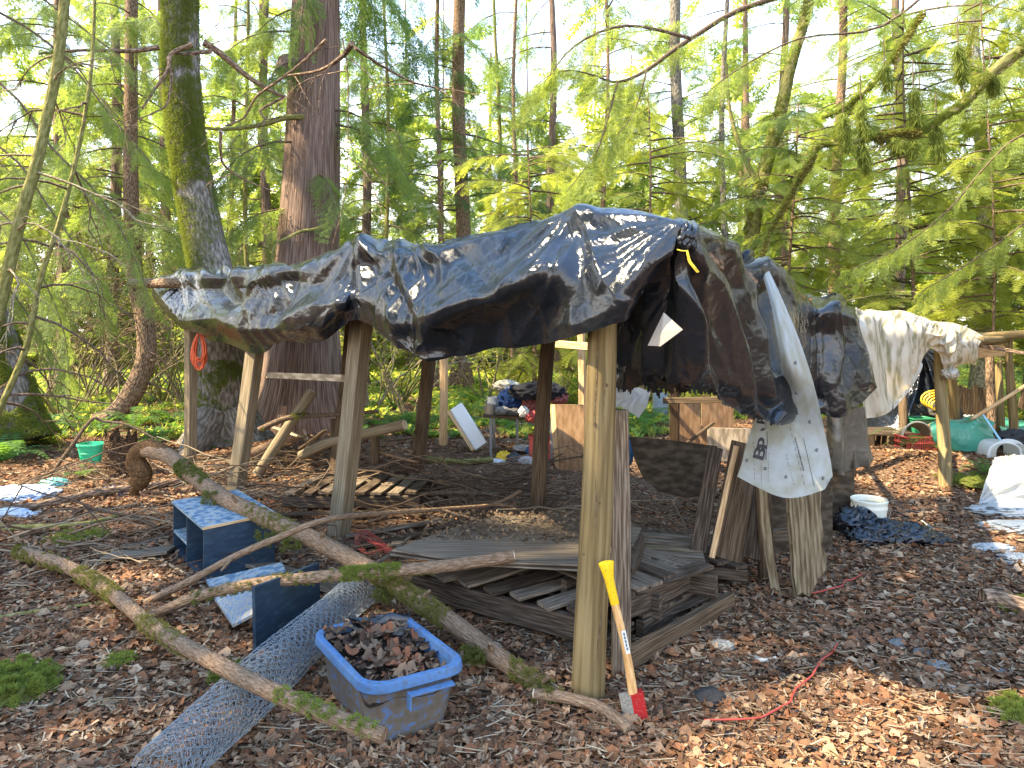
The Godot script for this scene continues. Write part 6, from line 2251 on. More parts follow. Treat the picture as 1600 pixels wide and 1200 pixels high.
func build_shelves() -> void:
	# shelf unit on its side: open face to the left, closed end towards us
	var navy := plain("navy_paint", Color.WHITE, 0.5)
	navy.albedo_texture = noise_tex(0.02, [[0.0, lin(0.01, 0.022, 0.036)], [0.5, lin(0.013, 0.032, 0.053)], [0.8, lin(0.02, 0.045, 0.07)], [1.0, lin(0.06, 0.085, 0.1)]], FastNoiseLite.TYPE_SIMPLEX_SMOOTH, 5)
	navy.uv1_scale = Vector3(0.8, 2.5, 1)
	var worn := mottled("worn_blue", [[0.0, lin(0.05, 0.1, 0.15)], [0.4, lin(0.13, 0.19, 0.24)], [0.55, lin(0.26, 0.31, 0.33)], [0.72, lin(0.33, 0.33, 0.29)], [0.85, lin(0.2, 0.15, 0.1)], [1.0, lin(0.12, 0.08, 0.05)]], 0.02, 1.2, 0.7, 0.1)
	var B := on_ground(318, 911)
	var C := on_ground(428, 888)
	var e1 := (C - B)
	e1.y = 0
	var e2 := Vector3(-e1.z, 0, e1.x).normalized() * -0.78
	if e2.z > 0: e2 = -e2
	e2 = Vector3(-0.52, 0, -0.62)
	var h := 0.34
	var t := thing("shelf_unit", B, "small navy blue shelf unit lying under the fallen log", "shelf")
	var up := Vector3(0, h, 0)
	var th := 0.018
	var slab := func(called: String, corners: Array, nn: Vector3, m: Material) -> void:
		var s := Shape.new()
		s.slab(corners, nn.normalized(), th, e1.normalized(), Vector3.UP if absf(nn.normalized().y) < 0.5 else e2.normalized())
		part(called, s, m, t)
	var n1 := e2.cross(Vector3.UP).normalized()
	slab.call("end_panel", [B, B + e1, B + e1 + up, B + up], -e2, navy)
	slab.call("end_panel", [B + e2, B + e2 + e1, B + e2 + e1 + up, B + e2 + up], e2, navy)
	slab.call("back_panel", [B + e1, B + e1 + e2, B + e1 + e2 + up, B + e1 + up], e1, navy)
	slab.call("divider", [B + e2 * 0.52, B + e2 * 0.52 + e1, B + e2 * 0.52 + e1 + up, B + e2 * 0.52 + up], e2, navy)
	slab.call("bottom", [B + Vector3(0, 0.012, 0), B + e1 + Vector3(0, 0.012, 0), B + e1 + e2 + Vector3(0, 0.012, 0), B + e2 + Vector3(0, 0.012, 0)], Vector3.UP, navy)
	slab.call("shelf", [B + e2 * 0.53 + up * 0.42, B + e1 + e2 * 0.53 + up * 0.42, B + e1 + e2 * 0.98 + up * 0.42, B + e2 * 0.98 + up * 0.42], Vector3.UP, worn)
	var lift := Vector3(0, h + 0.011, 0)
	slab.call("top", [B + lift - e1 * 0.02 - e2 * 0.015, B + e1 * 1.02 + lift - e2 * 0.015, B + e1 * 1.02 + e2 * 1.02 + lift, B - e1 * 0.02 + e2 * 1.02 + lift], Vector3.UP, worn)
	var s := Shape.new()
	s.board(B + lift - e1 * 0.02 - e2 * 0.018, B + e1 * 1.02 + lift - e2 * 0.018, Vector3.UP, 0.017, 0.006)
	part("raw_edge", s, mats["fresh_wood"], t)
	# standing blue panel
	var p0 := on_ground(398, 1027)
	var p1 := on_ground(499, 964)
	s = Shape.new()
	var lean := Vector3(-0.015, 0, -0.02)
	s.slab([p0, p1, p1 + Vector3(0, 0.3, 0) + lean, p0 + Vector3(0, 0.335, 0) + lean], (p1 - p0).cross(Vector3.UP).normalized(), 0.018, (p1 - p0).normalized(), Vector3.UP)
	single("blue_panel", s, navy, "navy blue board standing on edge beside the wire roll", "board")
	# tilted shelf board with flaking paint
	s = Shape.new()
	var flake := mottled("flaking_paint", [[0.0, lin(0.36, 0.3, 0.22)], [0.5, lin(0.42, 0.37, 0.29)], [0.58, lin(0.3, 0.33, 0.34)], [0.68, lin(0.12, 0.22, 0.36)], [1.0, lin(0.06, 0.14, 0.26)]], 0.025, 4.0, 0.7, 0.1, FastNoiseLite.TYPE_SIMPLEX_SMOOTH, 3)
	s.slab([at(330, 928, 3.72), at(398, 914, 3.55), at(402, 958, 3.3), at(364, 978, 3.35)], Vector3(0.1, 0.93, 0.3).normalized(), 0.02, Vector3(1, 0, 0), Vector3(0, 0, 1))
	single("flaked_board", s, flake, "tilted pale board with flaking blue paint between the shelf unit and standing panel", "board")
	s = Shape.new()
	s.slab([at(322, 908, 3.95), at(440, 880, 4.05), at(446, 892, 3.9), at(330, 920, 3.8)], Vector3(0, 1, 0.1).normalized(), 0.018, Vector3(1, 0, 0), Vector3(0, 0, 1))
	single("flaked_board", s, worn, "narrow worn blue board lying before the shelf unit's end", "board")


func build_wire_roll() -> void:
	var a := Vector3(-1.19, 0.115, -2.15)
	var b := Vector3(-0.86, 0.115, -3.8)
	var t := thing("wire_roll", Vector3((a.x + b.x) / 2, 0, (a.z + b.z) / 2), "roll of galvanised chicken wire beside the blue tote", "wire roll")
	var wire := plain("galvanised", lin(0.22, 0.25, 0.26), 0.6)
	wire.metallic = 0.3
	var axis := (b - a)
	var length := axis.length()
	var dir := axis.normalized()
	var x := dir.cross(Vector3.UP).normalized()
	var y := x.cross(dir).normalized()
	for layer in 4:
		var s := Shape.new()
		var r0: float = [0.108, 0.098, 0.083, 0.06][layer]
		var na := int(TAU * r0 / 0.034)
		var nl := int(length / 0.03)
		var pt := func(u: float, v: float) -> Vector3:
			var ang := TAU * u / na
			var r := r0 * (1.0 + 0.08 * sin(ang * 2.0 + v * 0.15 + layer) + 0.05 * bump.get_noise_2d(v * 20.0, u * 30.0))
			return a + dir * length * clampf(v / nl, 0.0, 1.0) + x * cos(ang) * r + y * sin(ang) * r
		for v in nl:
			for u in na:
				var o := 0.5 * (v % 2)
				var p0: Vector3 = pt.call(u + o, v)
				var p1: Vector3 = pt.call(u + o + 0.5, v + 0.5)
				var p2: Vector3 = pt.call(u + o - 0.5, v + 0.5)
				var p3: Vector3 = pt.call(u + o + 0.5, v + 1.0)
				for seg in [[p0, p1], [p0, p2], [p1, p3]]:
					if seg[0].distance_squared_to(seg[1]) > 1e-8:
						s.tube([seg[0], seg[1]], [0.0011, 0.0011], 3, false)
		part("mesh_layer", s, wire, t).set_meta("kind", "stuff")


func build_logs() -> void:
	# the big fallen log with its root burl
	var ctrl := [at(228, 703, 5.35), at(262, 712, 5.2), at(300, 742, 4.95), at(350, 778, 4.6), at(420, 812, 4.2), at(500, 848, 3.9), at(600, 903, 3.5), at(700, 968, 3.2), at(790, 1035, 2.98), at(872, 1090, 2.84)]
	var path := smooth_path(ctrl, 5)
	var rads := taper(path.size(), 0.066, 0.04)
	var t := thing("fallen_log", on_ground(872, 1092), "long fallen log with curled root end lying across shelf and tote", "log")
	var s := Shape.new()
	s.tube(path, rads, 14, true, 0.1, bump)
	part("bark", s, mats["log_bark"], t)
	s = Shape.new()
	var burl := smooth_path([at(262, 710, 5.22), at(236, 700, 5.34), at(218, 706, 5.36), at(212, 722, 5.36), at(222, 742, 5.34), at(214, 758, 5.36), at(208, 772, 5.38)], 5)
	var br := []
	for i in burl.size():
		br.append([0.07, 0.08, 0.08, 0.09, 0.085, 0.04, 0.012][mini(i / 5, 6)])
	s.tube(burl, br, 14, true, 0.45, bump)
	part("root_burl", s, mottled("burl", [[0.0, lin(0.04, 0.022, 0.012)], [0.45, lin(0.16, 0.085, 0.035)], [0.6, lin(0.3, 0.16, 0.06)], [1.0, lin(0.5, 0.33, 0.16)]], 0.045, 3.0, 0.9, 1.5, FastNoiseLite.TYPE_CELLULAR, 2), t)
	for e in [[8, 14, 160, "moss_green"], [18, 24, 60, "moss_brown"], [28, 32, 60, "moss_green"], [31, 36, 160, "moss_brown"], [40, 45, 90, "moss_brown"]]:
		moss_on(t, path.slice(e[0], e[1]), rads.slice(e[0], e[1]), e[2] * 2, 0.022, e[3], Vector3(-0.4, 0.3, 0.6), 0.7)
	for e in [[9, 0.05, 1.0], [17, 0.07, -1.0], [25, 0.04, 1.0], [33, 0.06, 1.0], [39, 0.05, -1.0], [43, 0.04, 1.0]]:
		var stub := Shape.new()
		var p: Vector3 = path[e[0]]
		var o := Vector3(0.3 * e[2], 0.75, 0.5).normalized()
		stub.tube([p, p + o * (rads[e[0]] + e[1] * 0.5), p + o * (rads[e[0]] + e[1]) + Vector3(0.01, 0, 0)], [0.02, 0.011, 0.007], 7, true, 0.2, bump)
		part("branch_stub", stub, mats["log_bark"], t)
	# hanging moss fringes under the log
	var spots := []
	for q in [[330, 775, 4.62], [415, 838, 4.1], [455, 845, 3.95], [600, 925, 3.45], [735, 1015, 3.05], [745, 1020, 3.03], [850, 1080, 2.8], [865, 1082, 2.78]]:
		for k in 26:
			spots.append(tuft(at(q[0] + rng.randf_range(-14, 14), q[1] + rng.randf_range(-8, 14), q[2] - rng.randf() * 0.05), Vector3(rng.randf_range(-0.5, 0.5), rng.randf_range(-1.0, 0.4), 0.6).normalized(), rng.randf_range(0.02, 0.045)))
	scatter("moss", leafy["moss"][1], mats["moss_green"], spots, t).set_meta("kind", "stuff")

	# second log, lower left
	ctrl = [on_ground(28, 884) + Vector3(0, 0.1, 0), on_ground(100, 905) + Vector3(0, 0.09, 0), on_ground(170, 945) + Vector3(0, 0.08, 0), at(240, 980, 3.2), at(330, 1032, 2.72), at(420, 1078, 2.38), at(500, 1112, 2.24), at(600, 1150, 2.16)]
	var lg := log_thing("fallen_log", "slim barked log slanting across the lower left leaves", "log", ctrl, 0.043, 0.027, "log_bark", 12, true, false)
	path = smooth_path(ctrl, 5)
	moss_on(lg, path.slice(0, 12), taper(12, 0.043, 0.04), 400, 0.022, "moss_brown", Vector3(0, 0.5, 0.4), 0.8)
	moss_on(lg, path.slice(14, 20), taper(6, 0.038, 0.036), 110, 0.022, "moss_brown", Vector3(0, 0.3, 0.8), 0.8)
	moss_on(lg, path.slice(26, 35), taper(9, 0.032, 0.029), 120, 0.018, "moss_bright", Vector3(0, 0.8, 0.4), 0.6, 0.0)
	# crossing branches
	var st := log_thing("fallen_branch", "long bare reddish branch rising from the leaves over the fallen log", "branch", [at(228, 942, 3.75), at(300, 906, 3.72), at(370, 868, 3.72), at(440, 838, 3.72), at(510, 812, 3.8), at(600, 802, 4.2), at(700, 795, 4.6), at(770, 788, 4.9), at(812, 768, 5.05)], 0.024, 0.011, "log_bark", 8, false, true)
	s = Shape.new()
	for e in [[[690, 797, 4.55], [730, 808, 4.6], [762, 818, 4.65]], [[770, 788, 4.9], [800, 792, 4.95], [830, 812, 5.0]], [[362, 872, 3.7], [352, 885, 3.65], [345, 892, 3.62]]]:
		var pp := smooth_path([at(e[0][0], e[0][1], e[0][2]), at(e[1][0], e[1][1], e[1][2]), at(e[2][0], e[2][1], e[2][2])], 4)
		s.tube(pp, taper(pp.size(), 0.013, 0.006), 6, true)
	part("side_twigs", s, mats["log_bark"], st).set_meta("kind", "stuff")
	st = log_thing("fallen_branch", "sawn branch resting across the fallen log, its pale cut end over the pallet", "branch", [at(236, 964, 3.5), at(300, 935, 3.42), at(380, 915, 3.36), at(470, 904, 3.34), at(560, 896, 3.34), at(680, 886, 3.35), at(802, 869, 3.4)], 0.028, 0.033, "log_bark", 10, false, true)
	path = smooth_path([at(300, 935, 3.42), at(380, 915, 3.36), at(470, 904, 3.34), at(560, 896, 3.34), at(680, 886, 3.35)], 4)
	moss_on(st, path, taper(path.size(), 0.03, 0.032), 160, 0.02, "moss_green", Vector3(0, 0.2, 0.8), 0.9)
	moss_on(st, path.slice(11, 15), taper(4, 0.032, 0.032), 260, 0.022, "moss_bright", Vector3(0, 1, 0.3), 0.9)
	log_thing("fallen_branch", "short sawn stick with peeled end at the corner post's foot", "branch", [on_ground(836, 1098) + Vector3(0, 0.04, 0), on_ground(880, 1104) + Vector3(0, 0.04, 0), on_ground(940, 1118) + Vector3(0, 0.03, 0), on_ground(985, 1150) + Vector3(0, 0.02, 0)], 0.023, 0.026, "log_bark", 9, true, false)
	# sticks on the left
	var L := [
		[[[-20, 806], [60, 796], [150, 776], [250, 762], [352, 742]], 0.045, 0.035, "brown_bark", "long thin log lying behind the shelf unit to the left edge"],
		[[[-10, 830], [60, 828], [140, 822], [190, 808]], 0.03, 0.02, "mossy_bark", "mossy stick by the blue plastic at the left edge"],
		[[[0, 880], [60, 845], [100, 815], [150, 785], [168, 768]], 0.014, 0.008, "dark_twig", "thin dark forked stick left of the shelf unit"],
		[[[140, 898], [170, 870], [220, 868], [270, 888], [320, 926], [330, 1000]], 0.015, 0.008, "twig_bark", "pale crooked twig hooking round before the shelf unit"],
		[[[190, 860], [230, 852], [260, 838], [276, 832]], 0.022, 0.018, "dark_twig", "dark curved root end left of the shelf unit"],
		[[[0, 968], [60, 958], [120, 950], [162, 944]], 0.014, 0.008, "mossy_bark", "short mossy twig on the leaves at the left"],
		[[[60, 1108], [90, 1098], [108, 1062], [140, 1042], [200, 1000], [260, 960]], 0.009, 0.005, "twig_bark", "greenish thin twig beside the moss mound"],
		[[[1535, 944], [1560, 946], [1610, 962], [1660, 970]], 0.05, 0.05, "brown_bark", "short thick log end at the right edge of the path"],
		[[[1466, 1078], [1510, 1074], [1570, 1070]], 0.008, 0.006, "pale_bark", "bleached straight stick on the path"],
		[[[1196, 1098], [1240, 1112], [1290, 1132]], 0.006, 0.004, "pale_bark", "thin pale stalk crossing the red cord"],
		[[[1180, 1032], [1196, 1036], [1212, 1032]], 0.014, 0.01, "pale_bark", "bleached splinter in the middle of the path"],
		[[[1440, 815], [1456, 826], [1472, 834]], 0.008, 0.006, "pale_bark", "small pale stick behind the black bag"],
	]
	for e in L:
		var pts := []
		for q in e[0]:
			pts.append(on_ground(q[0], q[1]) + Vector3(0, e[1] * 0.8, 0))
		log_thing("ground_stick", e[4], "stick", pts, e[1], e[2], e[3], 7, false, false, 0.15, "sticks on the ground")
	# bent dead stick leaning by the stump
	log_thing("dead_stick", "bent dead stick propped between the leaves and rotten stump", "stick", [on_ground(78, 745), at(110, 700, 6.9), at(143, 656, 6.9), at(160, 658, 6.95), at(200, 664, 7.0), at(240, 684, 7.0)], 0.022, 0.01, "dark_twig", 7)
	# rotten stump
	var c := on_ground(188, 740)
	t = thing("tree_stump", c, "rotten dark tree stump with jagged top beside the green bin", "stump")
	s = Shape.new()
	var P := PackedVector3Array()
	for j in 9:
		for k in 29:
			var a := TAU * (k % 28) / 28.0
			var f := j / 8.0
			var r := (0.2 - 0.035 * f + 0.05 * exp(-f * 6.0)) * (1.0 + 0.16 * bump.get_noise_2d(cos(a) * 30.0, sin(a) * 30.0 + f * 8.0))
			var top := 0.46 + 0.13 * bump.get_noise_2d(cos(a) * 45.0 + 9.0, sin(a) * 45.0) * 2.0
			P.append(c + Vector3(cos(a) * r, f * top - 0.05, sin(a) * r))
	s.sheet(P, 29, 9)
	part("trunk", s, mottled("rotten_stump", [[0.0, lin(0.012, 0.008, 0.006)], [0.45, lin(0.05, 0.03, 0.02)], [0.62, lin(0.12, 0.07, 0.035)], [1.0, lin(0.4, 0.28, 0.16)]], 0.03, 2.5, 0.95, 2.5), t)
	s = Shape.new()
	s.tube([c + Vector3(0, 0.2, 0), c + Vector3(0, 0.33, 0)], [0.16, 0.13], 14, true, 0.3, bump)
	part("heartwood", s, mats["burl"], t)
	# green bin left of the stump
	t = thing("green_bin", on_ground(146, 722), "bright green plastic bin half hidden left of the rotten stump", "bin")
	c = on_ground(146, 722)
	var gp := plain("bright_green", lin(0.02, 0.4, 0.2), 0.4)
	s = Shape.new()
	P = PackedVector3Array()
	for e in [[0.0, 0.1], [0.2, 0.125], [0.21, 0.135], [0.235, 0.135], [0.235, 0.122], [0.08, 0.1]]:
		for k in 25:
			var a := TAU * (k % 24) / 24.0
			var q := Vector2(signf(cos(a)) * pow(absf(cos(a)), 0.5), signf(sin(a)) * pow(absf(sin(a)), 0.5)) * float(e[1])
			P.append(c + Vector3(q.x * 1.2, e[0], q.y))
	s.sheet(P, 25, 6)
	part("body", s, gp, t)
	s = Shape.new()
	s.board(c + Vector3(-0.09, 0.12, 0.112), c + Vector3(0.1, 0.12, 0.112), Vector3.UP, 0.012, 0.01)
	part("rib", s, gp, t)
	# plastic at the left edge
	for e in [[28, 772, 0.3, 0.13, "pale_blue_scrap", "blue white plastic sheet half buried at the left edge"], [14, 806, 0.2, 0.04, "pale_blue_scrap", "smaller pale plastic scrap below the sheet at the left edge"], [84, 757, 0.12, 0.05, "sea_scrap", "turquoise wrapper on the leaves left of the stump"], [180, 770, 0.14, 0.06, "navy_scrap", "dark blue plastic scrap under the root burl"]]:
		if not mats.has(e[4]):
			plain(e[4], {"sea_scrap": lin(0.15, 0.42, 0.38), "navy_scrap": lin(0.025, 0.06, 0.14), "pale_blue_scrap": lin(0.42, 0.48, 0.55)}[e[4]], 0.4)
		var o := on_ground(e[0], e[1])
		s = Shape.new()
		bundle(s, o, Vector3(e[2], 0.05, e[3] * 1.7), 0.6, 6.0)
		bundle(s, o + Vector3(e[2] * 0.7, 0, e[3] * 0.9), Vector3(e[2] * 0.5, 0.045, e[3]), 0.6, 8.0)
		single("plastic_scrap", s, mats[e[4]], e[5], "plastic sheet")
	# moss mounds and stones
	for e in [[14, 1085, 0.17, 0.09, 700, "bright green moss mound at the lower left edge"], [1606, 1120, 0.12, 0.035, 200, "small bright moss cushion at the lower right edge"], [1606, 952, 0.12, 0.04, 150, "moss cushion against the log end at the right edge"], [1520, 742, 0.3, 0.05, 260, "low moss patch beside the wrinkled white sheet"], [352, 1050, 0.08, 0.02, 90, "tiny moss tuft between the twig and slim log"], [185, 1035, 0.07, 0.02, 80, "tiny moss tuft among leaves right of the moss mound"], [120, 838, 0.2, 0.02, 120, "thin moss strip on the leaves left of the shelf unit"]]:
		var o := on_ground(e[0], e[1])
		t = thing("moss_cushion", o, e[5], "moss", "moss cushions")
		s = Shape.new()
		bundle(s, o, Vector3(e[2] * 0.9, e[3] * 0.85, e[2] * 0.9), 0.35, 7.0)
		part("mound", s, mats["moss_green"], t)
		var sp := []
		for k in e[4] * 3:
			var a := rng.randf() * TAU
			var r := sqrt(rng.randf())
			var h := sqrt(1.0 - r * r)
			var nn := Vector3(cos(a) * r, h + 0.2, sin(a) * r).normalized()
			var lump := 1.0 + 0.45 * drape.get_noise_2d(cos(a) * r * 3.0 + o.x * 5.0, sin(a) * r * 3.0)
			sp.append(tuft(o + Vector3(cos(a) * r * e[2], h * e[3], sin(a) * r * e[2]) * lump, nn, rng.randf_range(0.012, 0.028)))
		scatter("moss", leafy["moss"][0], mats["moss_bright"], sp, t).set_meta("kind", "stuff")
	for e in [[1405, 1008, 0.055, "smooth blue grey stone in the path"], [1468, 1042, 0.05, "flat pale stone right of the blue grey one"], [1440, 1020, 0.04, "half-buried stone between two others in the path"], [1110, 1090, 0.07, "dark stone in the sunlit leaves right of the axe"], [1560, 1048, 0.03, "small grey stone near the right edge"], [1128, 1010, 0.06, "whitish stump of wood right of the timber"]]:
		var o := on_ground(e[0], e[1])
		s = Shape.new()
		bundle(s, o, Vector3(e[2], e[2] * 0.45, e[2] * 0.8), 0.2, 8.0)
		single("stone", s, mats["pale_bark"] if e[0] == 1128 else plain("stone%d" % e[0], lin(0.05, 0.045, 0.04) if e[0] == 1110 else lin(0.15, 0.145, 0.13), 0.95, 0.15), e[3], "stone", "stones in the path")


func build_back_things() -> void:
	# table with clothes and pots
	var t := thing("table", on_ground(800, 708), "low metal table loaded with clothes and pots beyond the dark posts", "table")
	var y := 0.52
	var metal := plain("grey_metal", lin(0.2, 0.21, 0.21), 0.45)
	metal.metallic = 0.4
	var s := Shape.new()
	s.slab([at(754, 652, 8.25), at(872, 660, 8.0), at(866, 644, 8.7), at(760, 640, 8.9)].map(func(p): return Vector3(p.x, y, p.z)), Vector3.UP, 0.03, Vector3(1, 0, 0), Vector3(0, 0, 1))
	part("table_top", s, mats["dark_post"], t)
	for e in [[767, 8.28], [862, 8.05], [808, 8.7], [772, 8.85]]:
		s = Shape.new()
		var x: float = (e[0] - 800.0) / FOCAL * e[1]
		s.board(Vector3(x, rise(x, -e[1]) - 0.02, -e[1]), Vector3(x, y - 0.016, -e[1]), Vector3(1, 0, 0), 0.035, 0.03)
		part("leg", s, metal, t)
	# pots: lathed
	for e in [[765, 8.4, 0.065, 0.12, "tan_pot", lin(0.33, 0.24, 0.15), "ribbed tan can on the table's left end"], [773, 8.62, 0.1, 0.2, "steel_pot", lin(0.3, 0.31, 0.31), "grey metal pot behind the tan can"]]:
		var x: float = (e[0] - 800.0) / FOCAL * e[1]
		var c := Vector3(x, y + 0.016, -e[1])
		var pot := thing("cooking_pot", c, e[6], "pot")
		s = Shape.new()
		var P := PackedVector3Array()
		for q in [[0.0, 0.9], [0.05, 1.0], [0.5, 1.0], [0.55, 1.04], [0.6, 1.0], [0.95, 1.0], [1.0, 1.06], [1.0, 0.95], [0.2, 0.92]]:
			for k in 21:
				var a := TAU * (k % 20) / 20.0
				P.append(c + Vector3(cos(a) * e[2] * q[1], e[3] * q[0], sin(a) * e[2] * q[1]))
		s.sheet(P, 21, 9)
		part("body", s, plain(e[4], e[5], 0.5), pot)
		s = Shape.new()
		s.tube([c + Vector3(-e[2], e[3] * 0.8, 0.01), c + Vector3(-e[2] * 1.3, e[3] * 0.75, 0.02), c + Vector3(-e[2] * 1.02, e[3] * 0.5, 0.01)], taper(3, 0.008, 0.008), 5, true)
		part("handle", s, mats["grey_metal"], pot)
	var heap := [
		[800, 626, 8.35, Vector3(0.15, 0.14, 0.12), lin(0.012, 0.03, 0.09), 0.5, "dark blue bundle of clothes on the table"],
		[828, 638, 8.25, Vector3(0.09, 0.11, 0.1), lin(0.2, 0.065, 0.055), 0.7, "shaggy pink bundle beside the dark blue clothes"],
		[872, 620, 8.25, Vector3(0.09, 0.09, 0.09), lin(0.24, 0.085, 0.08), 0.7, "shaggy pink bundle right of the leaning dark post"],
		[840, 612, 8.2, Vector3(0.3, 0.1, 0.12), lin(0.02, 0.02, 0.022), 0.5, "black jacket thrown over the bundles"],
		[858, 605, 8.5, Vector3(0.1, 0.06, 0.08), lin(0.03, 0.08, 0.035), 0.5, "dark green cloth on top of the bundles"],
		[785, 642, 8.2, Vector3(0.09, 0.05, 0.07), lin(0.16, 0.15, 0.13), 0.3, "grey boot at the table's front edge"],
		[803, 644, 8.15, Vector3(0.09, 0.045, 0.07), lin(0.07, 0.065, 0.06), 0.3, "dark boot right of the grey boot"],
		[818, 644, 8.1, Vector3(0.055, 0.06, 0.05), lin(0.55, 0.5, 0.42), 0.5, "cream cloth hanging over the table's front edge"],
		[791, 604, 8.7, Vector3(0.14, 0.07, 0.1), lin(0.5, 0.43, 0.3), 0.6, "beige hat on top of the pile at the table's back"],
		[832, 652, 8.1, Vector3(0.08, 0.06, 0.06), lin(0.3, 0.06, 0.05), 0.6, "dark red cloth hanging below the pink bundle"],
	]
	for e in heap:
		s = Shape.new()
		bundle(s, at(e[0], e[1], e[2]), e[3], e[5], 7.0)
		var m := plain("cloth%d" % e[0], e[4], 0.95, 0.2)
		m.rim_enabled = true
		m.rim = 0.3
		single("cloth_bundle", s, m, e[6], "clothes", "things piled on the table")
	# under and beside the table
	for e in [[788, 716, 8.1, Vector3(0.08, 0.07, 0.07), lin(0.75, 0.5, 0.02), "yellow plastic bag on the ground under the table"], [772, 722, 8.0, Vector3(0.12, 0.03, 0.1), lin(0.68, 0.66, 0.62), "white crumpled paper on the ground before the table leg"], [804, 720, 7.9, Vector3(0.08, 0.08, 0.08), lin(0.04, 0.042, 0.045), "black and white plastic bag right of the yellow one"], [820, 722, 7.85, Vector3(0.08, 0.06, 0.07), lin(0.4, 0.38, 0.36), "grey plastic bag near the leaning dark post"], [816, 700, 8.6, Vector3(0.1, 0.03, 0.1), lin(0.6, 0.6, 0.62), "white plastic wrapper behind the bags"], [829, 704, 8.5, Vector3(0.06, 0.04, 0.06), lin(0.06, 0.16, 0.42), "small blue plastic piece beside the red crate"]]:
		s = Shape.new()
		bundle(s, at(e[0], e[1], e[2]), e[3], 0.6, 8.0)
		single("rubbish_bag", s, plain("bag%d" % e[0], e[4], 0.4), e[5], "bag", "rubbish under the table")
	var red := mats["red_plastic"] as Material
	t = thing("red_crate", on_ground(846, 716), "red plastic crate between the table and plywood panel", "crate")
	var c := on_ground(846, 716)
	for q in [[Vector3(0, 0.14, 0.12), Vector3(0.3, 0.28, 0.015)], [Vector3(-0.15, 0.14, 0), Vector3(0.015, 0.28, 0.24)], [Vector3(0.15, 0.14, 0), Vector3(0.015, 0.28, 0.24)], [Vector3(0, 0.14, -0.12), Vector3(0.3, 0.28, 0.015)]]:
		s = Shape.new()
		cuboid(s, c + q[0], q[1])
		part("side", s, red, t)
	s = Shape.new()
	s.tube([c + Vector3(-0.16, 0.28, 0.13), c + Vector3(0.16, 0.28, 0.13), c + Vector3(0.16, 0.28, -0.13), c + Vector3(-0.16, 0.28, -0.13), c + Vector3(-0.16, 0.28, 0.13)], taper(5, 0.013, 0.013), 5, true)
	part("rim", s, red, t)
	# plywood panel by the corner post
	t = thing("plywood_cabinet", on_ground(888, 735), "brown plywood cabinet panel standing left of the corner post", "panel")
	s = Shape.new()
	s.slab([at(868, 632, 7.55), at(912, 632, 7.4), at(914, 736, 7.4), at(874, 738, 7.45)], Vector3(-0.2, 0, 1).normalized(), 0.02, Vector3(0, 1, 0), Vector3(1, 0, 0))
	part("face", s, mats["plywood"], t)
	s = Shape.new()
	s.slab([at(860, 632, 7.75), at(868, 632, 7.55), at(874, 738, 7.45), at(868, 734, 7.65)], Vector3(-0.93, 0, 0.36).normalized(), 0.015, Vector3(0, 1, 0), Vector3(0, 0, 1))
	part("side", s, mats["fresh_wood"], t)
	# white foam panel
	t = thing("foam_panel", on_ground(756, 702), "white foam block with tan edge leaning beside the thin pale post", "panel")
	s = Shape.new()
	var a := at(713, 636, 8.9)
	var b := at(752, 698, 8.6)
	s.board(a, b, Vector3(1, 0.6, 0), 0.19, 0.07, Vector3.ZERO, 2, 0.01)
	part("block", s, plain("foam_white", lin(0.72, 0.7, 0.64), 0.85), t)
	s = Shape.new()
	s.board(a + Vector3(-0.1, -0.065, 0.02), b + Vector3(-0.1, -0.055, 0.02), Vector3(1, 0.6, 0), 0.045, 0.09)
	part("edge", s, mats["fresh_wood"], t)
	# grey barrel far behind
	t = thing("barrel", on_ground(1032, 648), "grey ribbed barrel far behind the hanging white sheet", "barrel")
	c = on_ground(1032, 648)
	s = Shape.new()
	var P := PackedVector3Array()
	for q in [[0.0, 0.9], [0.02, 0.98], [0.3, 1.0], [0.33, 1.05], [0.36, 1.0], [0.64, 1.0], [0.67, 1.05], [0.7, 1.0], [0.97, 0.98], [1.0, 0.9], [1.0, 0.0]]:
		for k in 25:
			var an := TAU * (k % 24) / 24.0
			P.append(c + Vector3(cos(an) * 0.15 * q[1], 0.42 * q[0], sin(an) * 0.15 * q[1]))
	s.sheet(P, 25, 11)
	part("body", s, plain("barrel_grey", lin(0.2, 0.24, 0.25), 0.5), t)
	s = Shape.new()
	s.tube([c + Vector3(-0.03, 0.425, 0.05), c + Vector3(0.03, 0.425, 0.05)], [0.02, 0.02], 8, true)
	part("cap", s, mats["grey_metal"], t)
	# blue cloth behind the corner post
	s = Shape.new()
	bundle(s, at(980, 705, 6.4), Vector3(0.05, 0.14, 0.08), 0.4, 6.0)
	single("cloth_bundle", s, plain("blue_cloth", lin(0.02, 0.08, 0.16), 0.9), "dark blue cloth between the grey plank and curved panel", "clothes")
	# dry leaves on the roof edge
	t = thing("leaf_clump", at(1212, 440, 4.1), "clump of brown leaves caught on the black tarp's slope", "leaves")
	var spots := []
	var cols := []
	for k in 60:
		var f := rng.randf()
		spots.append(upright(at(lerpf(1208, 1262, f) + rng.randf_range(-5, 5), lerpf(440, 476, f) - rng.randf() * 8.0, lerpf(3.95, 4.9, f)), rng.randf_range(0.02, 0.05), 1.2))
		cols.append(Color(0.24, 0.1, 0.05) * rng.randf_range(0.5, 1.3))
	scatter("leaves", leafy["leaf"][0], mats["dead_leaf"], spots, t, cols).set_meta("kind", "stuff")


# ---------------------------------------------------------------- litter, last

